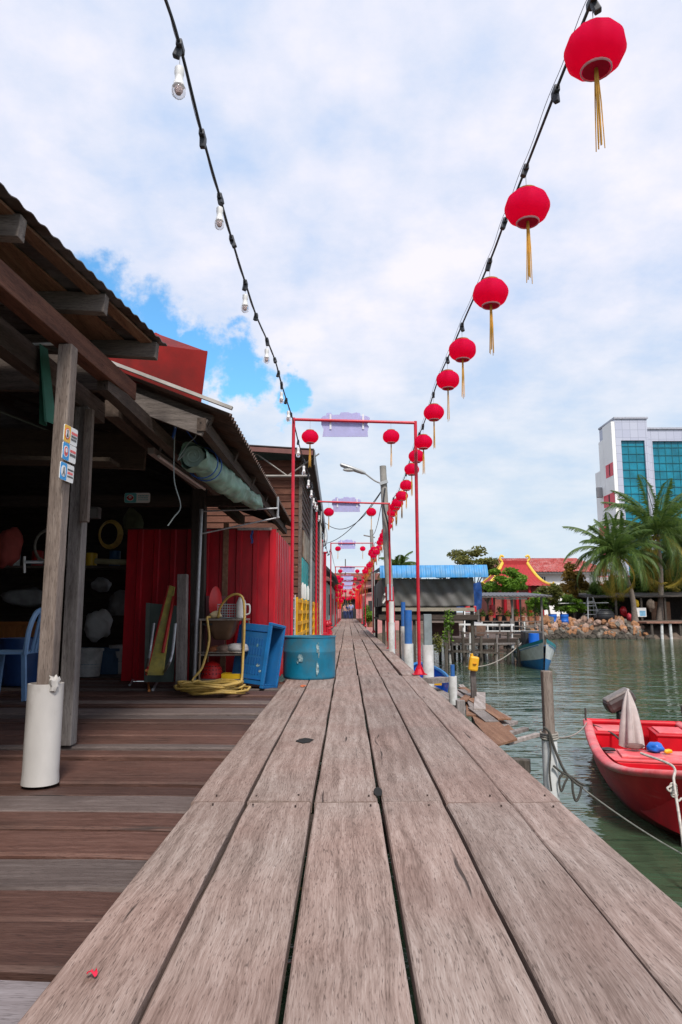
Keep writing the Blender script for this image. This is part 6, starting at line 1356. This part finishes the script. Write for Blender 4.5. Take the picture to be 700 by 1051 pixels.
# waterside shed and stilt deck
ws = thing('waterside_shed', 'low dark open shed under the palms on the far shore', 'shed', (21, 51, .1))
MB().prism([(17.0, 49.2, 1.72), (30, 49.2, 1.9), (30, 54, 2.3), (17.0, 54, 2.1)], (0, 0, .08)).build('roof', M('thatch_dark', (.055, .045, .038), .8, 0, .4), ws)
for x in (17.3, 19.2, 21.0, 22.7, 24.4, 26): MB().bar((x, 49.5, .1), (x, 49.5, 1.75), .14, .14, (0, 1, 0)).build('post', pile_m, ws)
MB().span((17.0, 53.5, .1), (30, 53.6, 2.0)).build('back_wall', M('shed_back', (.045, .035, .03), .9, 0, .4), ws)
MB().span((22.6, 51.5, .1), (24.0, 51.6, 1.5)).build('door_panel', M('tan_panel', (.35, .19, .12), .8), ws)
MB().bar((15.0, 49.3, 1.35), (18.6, 49.3, 1.4), .05, .06).build('pale_rail', sleeve_m, ws)
p = at(657, 633, 48.6); MB().span(p + Vector((-.45, 0, 0)), p + Vector((.45, .06, .62))).build('white_notice', sign_w, loc=p, label='white and pale blue panel leaning beside the palm trunk', cat='panel')
MB().span(p + Vector((-.02, -.012, .05)), p + Vector((.40, -.002, .42))).build('white_notice_patch', M('pale_blue_patch', (.2, .42, .6), .5), bpy.data.objects['white_notice'])
for i, (px, py, s_, mt, lab) in enumerate(((640, 628, .35, redwall_m, 'red bundle left of the palm trunk on the far shore'), (646, 634, .28, stripe_m, 'pinkish bundle at the foot of the leaning palm'), (653, 620, .3, byel_m, 'pale yellow sack hanging beside the palm trunk'), (668, 622, .42, M('brown_tub', (.16, .12, .09), .8), 'round brown tub inside the dark waterside shed'))):
    sack(at(px, py, 49.4) - Vector((0, 0, s_ * .8)), (s_ * .7, s_ * .6, s_), mt, lab, 'bundle')
sdk = thing('stilt_deck', 'shore deck on pale stilts at the right edge of the water', 'deck', (22, 47, -1))
MB().span((19.6, 45.5, .0), (32, 49, .10)).build('deck_boards', M('orange_brown_deck', (.26, .13, .09), .8, 0, .4), sdk)
for k in range(16): MB().cyl((20.0 + k * .62, 45.7, -1.6), (20.0 + k * .62 + rnd.uniform(-.05, .05), 45.7, -.003), .10, .09, 8).build('stilt', sleeve_m if k % 3 else pile_m, sdk, smooth=True)
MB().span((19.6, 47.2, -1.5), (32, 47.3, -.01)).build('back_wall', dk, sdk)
# palms
def frond(base, az, el, Lf, droop, ll, n=32):
    """rachis + drooping leaflets"""
    mb = MB(); pts = []; p = Vector(base); e = el; st_ = Lf / n
    d0 = Vector((math.cos(az), math.sin(az), 0)); side = Vector((-math.sin(az), math.cos(az), 0)); tw = rnd.uniform(-.35, .35)
    for k in range(n + 1):
        pts.append(p.copy()); d = d0 * math.cos(e) + Vector((0, 0, 1)) * math.sin(e); p = p + d * st_; e -= droop / n * (1 + 1.2 * k / n)
    mb.tube([pts[i] for i in range(0, n + 1, 2)], [.035 * (1 - .85 * i / n) + .004 for i in range(0, n + 1, 2)], 4)
    for k in range(3, n + 1):
        t = k / n; d = (pts[min(k + 1, n)] - pts[k - 1]).normalized(); nrm = d.cross(side)
        l = ll * (math.sin(math.pi * min(1, .12 + t * .86)) ** .6) * rnd.uniform(.85, 1.1)
        for s_ in (-1, 1):
            for sub in (0, .5):
                o = pts[k] - d * st_ * sub; sd2 = (side * s_ * math.cos(tw * s_) + Vector((0, 0, 1)) * math.sin(tw) * .4)
                m1 = o + (sd2 * .8 + d * .55) * l * .5 + Vector((0, 0, -.06 * l)); m2 = o + (sd2 * .82 + d * .85) * l * .92 + Vector((0, 0, -.55 * l * rnd.uniform(.6, 1.3))); wv = d * .026 * (1 + .6 * l) + Vector((0, 0, .008))
                q = len(mb.v); mb.v += [tuple(o), tuple(m1 + wv), tuple(m2), tuple(m1 - wv)]; mb.f.append((q, q + 1, q + 2, q + 3)); mb.mi.append(0)
    return mb
def palm(base, crown, Lf, nf, label, seed, old=3, lean=.0, r0=.2, ll=.75):
    global rnd
    keep = rnd; rnd = random.Random(seed); base, crown = Vector(base), Vector(crown)
    t = thing('palm_tree', label, 'palm tree', base)
    mid = base.lerp(crown, .5) + Vector((lean, 0, 0)); pts = cat_curve([base, mid, crown], 10)
    mb = MB(); n = len(pts); mb.tube(pts, [r0 * (1.25 - .6 * min(1, i / 4) * .5 - .35 * i / n) * (1 + .05 * (i % 2)) for i in range(n)], 10); mb.build('trunk', trunk_m, t, smooth=True)
    for k in range(nf):
        az = k * 2.399 + rnd.uniform(-.2, .2); f_ = k / nf; el = 1.42 - 1.75 * f_ + rnd.uniform(-.12, .12); dr = .6 + 1.0 * f_ + rnd.uniform(-.2, .25)
        isold = k >= nf - old
        frond(crown + Vector((.1 * math.cos(az), .1 * math.sin(az), 0)), az, el if not isold else el - .2, Lf * rnd.uniform(.85, 1.08) * (.85 if f_ < .15 else 1), dr, ll).build('frond', palmY if isold else palmA, t)
    mb = MB()
    for k in range(7):
        a = k * .9; mb.ball(crown + Vector((.25 * math.cos(a), .25 * math.sin(a), -.28 - .05 * (k % 2))), .13, 8, 6)
    mb.build('coconuts', M('coconut', (.22, .2, .05), .6, 0, .3), t, smooth='all')
    rnd = keep; return t
b0 = at(652, 637, 48.4); palm((b0.x, 48.4, .0), at(632, 570, 48.4), 3.9, 42, 'coconut palm with a leaning trunk, left of the pair on the far shore', 3, 5, .35, .2)
b0 = at(677, 637, 50); palm((b0.x, 50, .0), at(675, 548, 50), 5.6, 44, 'taller upright coconut palm right of the leaning one', 11, 5, .15, .22, .9)
b0 = at(701, 637, 52.5); palm((b0.x, 52.5, .0), at(706, 560, 52.5), 4.6, 28, 'dark palm at the right edge behind the taller palm', 21, 3, .1, .2)
p = at(409, 585, 64); palm((p.x, 64, .0), p, 2.5, 20, 'distant palm rising behind the blue roofed boathouse', 5, 2, .2, .16)
def tree(px, py, Y, rpx, rpy, mt, label, n=1500, size=.2, seed=0, clumps=16, ground=.1, trunk=True):
    global rnd
    keep = rnd; rnd = random.Random(seed + 100); c = at(px, py, Y); k = Y / 708; rx, rz = rpx * k * 1.12, rpy * k * 1.1
    t = thing('leafy_tree', label, 'tree', (c.x, Y, ground))
    mb = MB(); tips = []
    for _ in range(clumps):
        d = Vector((rnd.gauss(0, 1), rnd.gauss(0, 1), rnd.gauss(0, 1))).normalized() * rnd.uniform(.35, 1.0); q = c + Vector((d.x * rx, d.y * rx * .8, d.z * rz)); tips.append(q)
        s_ = rnd.uniform(.22, .42); leafmesh(mb, q, (rx * s_, rx * s_, rz * s_ * .8), n // clumps, size)
    mb.build('crown', mt, t)
    mb = MB(); base = Vector((c.x, Y, ground)); fork = base.lerp(c, .55); mb.tube([base, base.lerp(fork, .5) + Vector((.06 * rx, 0, 0)), fork], [.055 * rz + .06, .045 * rz + .04, .035 * rz + .03], 8)
    for q in tips[:9]: mb.tube([fork, fork.lerp(q, .5) + Vector((0, 0, .08 * rz)), q], [.03 * rz + .02, .016 * rz + .015, .01], 5)
    mb.build('trunk', bark_m, t, smooth=True); rnd = keep
TR = [(487, 580, 64, 24, 16, leafC, 'thin olive tree behind the boathouse roof', 1500, .17), (462, 596, 66, 20, 12, leafB, 'dark low tree behind the olive tree', 900, .2), (524, 597, 42, 22, 15, leafG, 'green tree in front of the red temple roof', 1500, .13),
      (500, 604, 44, 13, 9, leafC, 'yellowish shrub tree left of the temple roof', 700, .13), (562, 609, 49, 16, 12, leafC, 'yellow green tree right of the temple roof', 1000, .15), (588, 600, 51.5, 15, 20, leafO, 'brownish tree before the white house', 1100, .16),
      (608, 614, 52, 14, 12, leafA, 'round green tree behind the step ladder', 1200, .14), (588, 622, 49.5, 14, 7, leafG, 'bright green hedge bush above the blue drums', 900, .11), (553, 622, 48.5, 10, 7, leafB, 'dark bush beside the plant shelter', 700, .12),
      (642, 606, 55, 24, 22, leafA, 'dark leafy tree behind the leaning palm', 2200, .17), (690, 604, 56, 24, 32, leafB, 'dark leafy tree behind the taller palm', 2400, .18), (662, 585, 60, 22, 24, leafA, 'green tree between the two large palms', 2000, .2), (625, 618, 51, 12, 8, leafA, 'low green bush above the black tank', 900, .12), (700, 560, 62, 18, 26, leafB, 'dark tree at the right edge behind the palms', 1800, .2),
      (575, 618, 50, 15, 9, leafA, 'round green bush behind the blue drums', 900, .12), (602, 606, 56, 14, 12, leafC, 'olive tree before the white house window', 900, .14), (548, 617, 47.5, 12, 8, leafG, 'light green bush right of the plant shelter', 800, .1), (668, 602, 54, 18, 20, leafA, 'light green tree between the two palm trunks', 1500, .15), (697, 592, 55.5, 18, 32, leafA, 'tall green tree at the right edge', 1800, .16),
      (440, 606, 60, 18, 8, leafB, 'dark bush mass behind the left half of the boathouse', 700, .2), (412, 612, 60, 18, 8, leafA, 'green bush mass below the distant palm', 700, .2)]
for i, a in enumerate(TR): tree(a[0], a[1], a[2], a[3], a[4], a[5], a[6], int(a[7] * 2.2), a[8] * 1.05, seed=i)
# temple
tp_ = thing('temple', 'temple with red roof fields and curling yellow ridges', 'temple', (12.8, 54, 0))
def TP(px, py, Y): return at(px, py, Y)
ez, rz_ = TP(530, 601, 52).z, TP(530, 578, 55).z
xa, xb, xc, xd = TP(497, 601, 52).x, TP(567, 601, 52).x, TP(516, 580, 55).x, TP(541, 580, 55).x
rfm = MB(); E4 = [Vector((xa, 52, ez)), Vector((xb, 52, ez)), Vector((xb, 58, ez)), Vector((xa, 58, ez))]; R2 = [Vector((xc, 55, rz_)), Vector((xd, 55, rz_))]
def curve_face(a, b2, c_, d_):
    def fn(u, v):
        p = (a.lerp(b2, u)).lerp(d_.lerp(c_, u), v); return p - Vector((0, 0, .45 * math.sin(math.pi * v) * .8)) + Vector((0, 0, .018 * math.sin(u * 90)))
    return fn
rfm.sheet(curve_face(E4[0], E4[1], R2[1], R2[0]), 60, 8); rfm.sheet(curve_face(E4[1], E4[2], R2[1], R2[1]), 30, 8); rfm.sheet(curve_face(E4[2], E4[3], R2[0], R2[1]), 40, 8); rfm.sheet(curve_face(E4[3], E4[0], R2[0], R2[0]), 30, 8)
rfm.build('roof', tempred_m, tp_, smooth=True)
for a, b2 in ((R2[0], E4[0]), (R2[1], E4[1]), (R2[1], E4[2]), (R2[0], E4[3])):
    pts = [a.lerp(b2, k / 10) - Vector((0, 0, .40 * math.sin(math.pi * k / 10) - .04)) for k in range(11)]; pts.append(pts[-1] + (pts[-1] - pts[-2]) * .6 + Vector((0, 0, .25)))
    MB().tube(pts, [.12] * 11 + [.06], 8).build('hip_ridge', tempgold_m, tp_, smooth=True)
MB().bar(R2[0] + Vector((0, 0, .05)), R2[1] + Vector((0, 0, .05)), .22, .30).build('ridge', tempred_m, tp_)
for q, s_ in ((R2[0], -1), (R2[1], 1)): MB().tube(cat_curve([q + Vector((0, 0, .1)), q + Vector((.2 * s_, 0, .35)), q + Vector((.1 * s_, 0, .6)), q + Vector((-.1 * s_, 0, .5))], 5), .09, 8).build('ridge_end', tempgold_m, tp_, smooth=True)
MB().span((xa + .6, 52.8, 0), (xb - .6, 57.4, ez + .05)).build('wall', M('temple_wall', (.30, .09, .07), .8), tp_)
for k in range(5): MB().cyl((xa + .7 + k * (xb - xa - 1.4) / 4, 52.4, 0), (xa + .7 + k * (xb - xa - 1.4) / 4, 52.4, ez + .1), .12, None, 10).build('column', redwall_m, tp_, smooth=True)
# white house with tiled roof
wh = thing('white_house', 'old white house with a red tiled roof behind the temple', 'house', (18, 70, 0))
e = at(510, 586, 66); x0 = at(512, 590, 66).x; x1 = at(603, 590, 66).x; ez = at(550, 587, 66).z; tz = at(550, 573, 70).z
MB().span((x0 + .4, 66.4, 0), (x1 + 2, 76, ez)).build('wall', bwhite_m, wh)
rfm = MB(); A4 = [Vector((x0 - .3, 65.6, ez)), Vector((x1 + 2.4, 65.6, ez)), Vector((x1 + .3, 70, tz)), Vector((x0 + .9, 70, tz)), Vector((x1 + 2.4, 76, ez)), Vector((x0 - .3, 76, ez))]
rfm.sheet(lambda u, v: A4[0].lerp(A4[1], u).lerp(A4[3].lerp(A4[2], u), v) + Vector((0, 0, .04 * math.sin(u * 260))), 220, 6); rfm.add(A4, [(1, 4, 2), (4, 5, 3, 2), (5, 0, 3)]); rfm.build('roof', tilered_m, wh)
MB().span((x0 - .2, 65.75, ez - .18), (x1 + 2.3, 65.95, ez - .01)).build('fascia', greywall_m, wh)
for (pa, pb_) in (((551, 605), (560, 592)), ((584, 604), (597, 594)), ((522, 605), (532, 592))):
    a, b2 = at(*pa, 66.36), at(*pb_, 66.36); f_ = MB().span((a.x, 66.34, a.z), (b2.x, 66.39, b2.z)).build('window', M('window_grey', (.10, .115, .12), .3), wh)
    mb = MB()
    for k in range(5): mb.span((a.x + (b2.x - a.x) * k / 4 - .03, 66.30, a.z), (a.x + (b2.x - a.x) * k / 4 + .03, 66.335, b2.z))
    mb.span((a.x, 66.29, (a.z + b2.z) / 2 - .03), (b2.x, 66.299, (a.z + b2.z) / 2 + .03)); mb.build('window_bars', bwhite_m, f_)
# tall building
tbld = thing('tall_building', 'tall white clad building with teal glass panels and red side bands', 'building', (48, 100, 0))
YB = 95
xk = at(636, 520, YB).x; xm = at(669.5, 520, YB).x; z1 = at(650, 430, YB).z; z2 = at(690, 439, YB).z
def tilewall(x0, x1, y, z0, z1, root, nm='clad_wall', dep=.6):
    MB().span((x0, y, z0), (x1, y + dep, z1)).build(nm, tile_m, root)
xe_ = 62
p1a, p1b, ptop = at(641.5, 520, YB).x, at(666, 520, YB).x, at(650, 452, YB).z; p2a = at(677, 520, YB).x; pt2 = at(690, 451, YB).z
MB().span((xk, YB, -1), (p1a, YB + 6, ptop)).build('clad_wall', tile_m, tbld); MB().span((xk, YB, ptop), (xm, YB + 6, z1)).build('clad_wall', tile_m, tbld); MB().span((p1b, YB, -1), (xm, YB + 6, ptop)).build('clad_wall', tile_m, tbld)
MB().span((xm, YB + .9, -1), (p2a, YB + 6, z2)).build('clad_wall', tile_m, tbld); MB().span((p2a, YB + .9, pt2), (xe_, YB + 6, z2)).build('clad_wall', tile_m, tbld)
for (a, b2, zt_, yy) in ((p1a, p1b, ptop, YB + .35), (p2a, xe_, pt2, YB + 1.25)):
    gw = MB().span((a, yy, -1), (b2, yy + .3, zt_)).build('glass_panel', tealglass_m, tbld); mb = MB(); n = int((b2 - a) / .95)
    for k in range(n + 1): x = a + (b2 - a) * k / n; mb.span((x - .04, yy - .06, -1), (x + .04, yy - .003, zt_))
    z = 0
    while z < zt_: mb.span((a, yy - .10, z - .035), (b2, yy - .064, z + .035)); z += 1.15
    mb.build('mullions', M('teal_mullion', (.005, .13, .16), .4), gw)
MB().span((xk - .15, YB - .2, z1), (xm + .15, YB + 6, z1 + .25)).build('parapet', M('parapet_grey', (.40, .41, .47), .6), tbld); MB().span((xm + .151, YB + .7, z2), (xe_, YB + 6, z2 + .25)).build('parapet', MATS['parapet_grey'], tbld)
XS = xk - .02
for (ya, yb2, zt_) in ((YB + .02, YB + 3.4, z1 - .35), (YB + 3.45, YB + 5.2, z1 - 2.2), (YB + 5.25, YB + 7.2, z1 - 6.5)): MB().span((XS - .5, ya, -1), (XS, yb2, zt_)).build('side_wall', bwhite_m, tbld)
k_ = YB / 708.
for (ya_, yb_, l) in ((471, 485, 2.9), (503, 516, 4.3), (535, 546, 6.6), (565, 576, 6.9)):
    zt_, zb_ = .75 + (628 - ya_) * k_, .75 + (628 - yb_) * k_; MB().span((XS - .53, YB + (.2 if l < 6 else 3.6), zb_), (XS - .502, YB + l, zt_)).build('red_band', stripe_m, tbld); MB().span((XS - .545, YB + l * .45, zb_ + .1), (XS - .532, YB + l * .55, zt_ - .1)).build('band_window', dk, tbld)
mb = MB(); mb.span((XS - 1.3, YB + 4.6, at(621, 505, YB).z), (XS - .55, YB + 5.1, at(621, 494, YB).z)); mb.build('air_conditioner', sk, tbld, bevel=.05)
# low shop roofs behind the palms
lr = thing('red_roof_shop', 'low shop with white wall and red roof glimpsed through the palm fronds', 'shop', (24, 60, 0))
a, b2 = at(612, 602, 60), at(636, 592, 60); MB().span((a.x, 60, 0), (b2.x + 2, 64, b2.z)).build('wall', bwhite_m, lr); MB().prism([(a.x - .3, 59.7, a.z - .1), (b2.x + 2.4, 59.7, a.z + .1), (b2.x + 2.4, 61.5, b2.z + .1), (a.x + .6, 61.5, b2.z)], (0, 0, .12)).build('roof', stripe_m, lr)
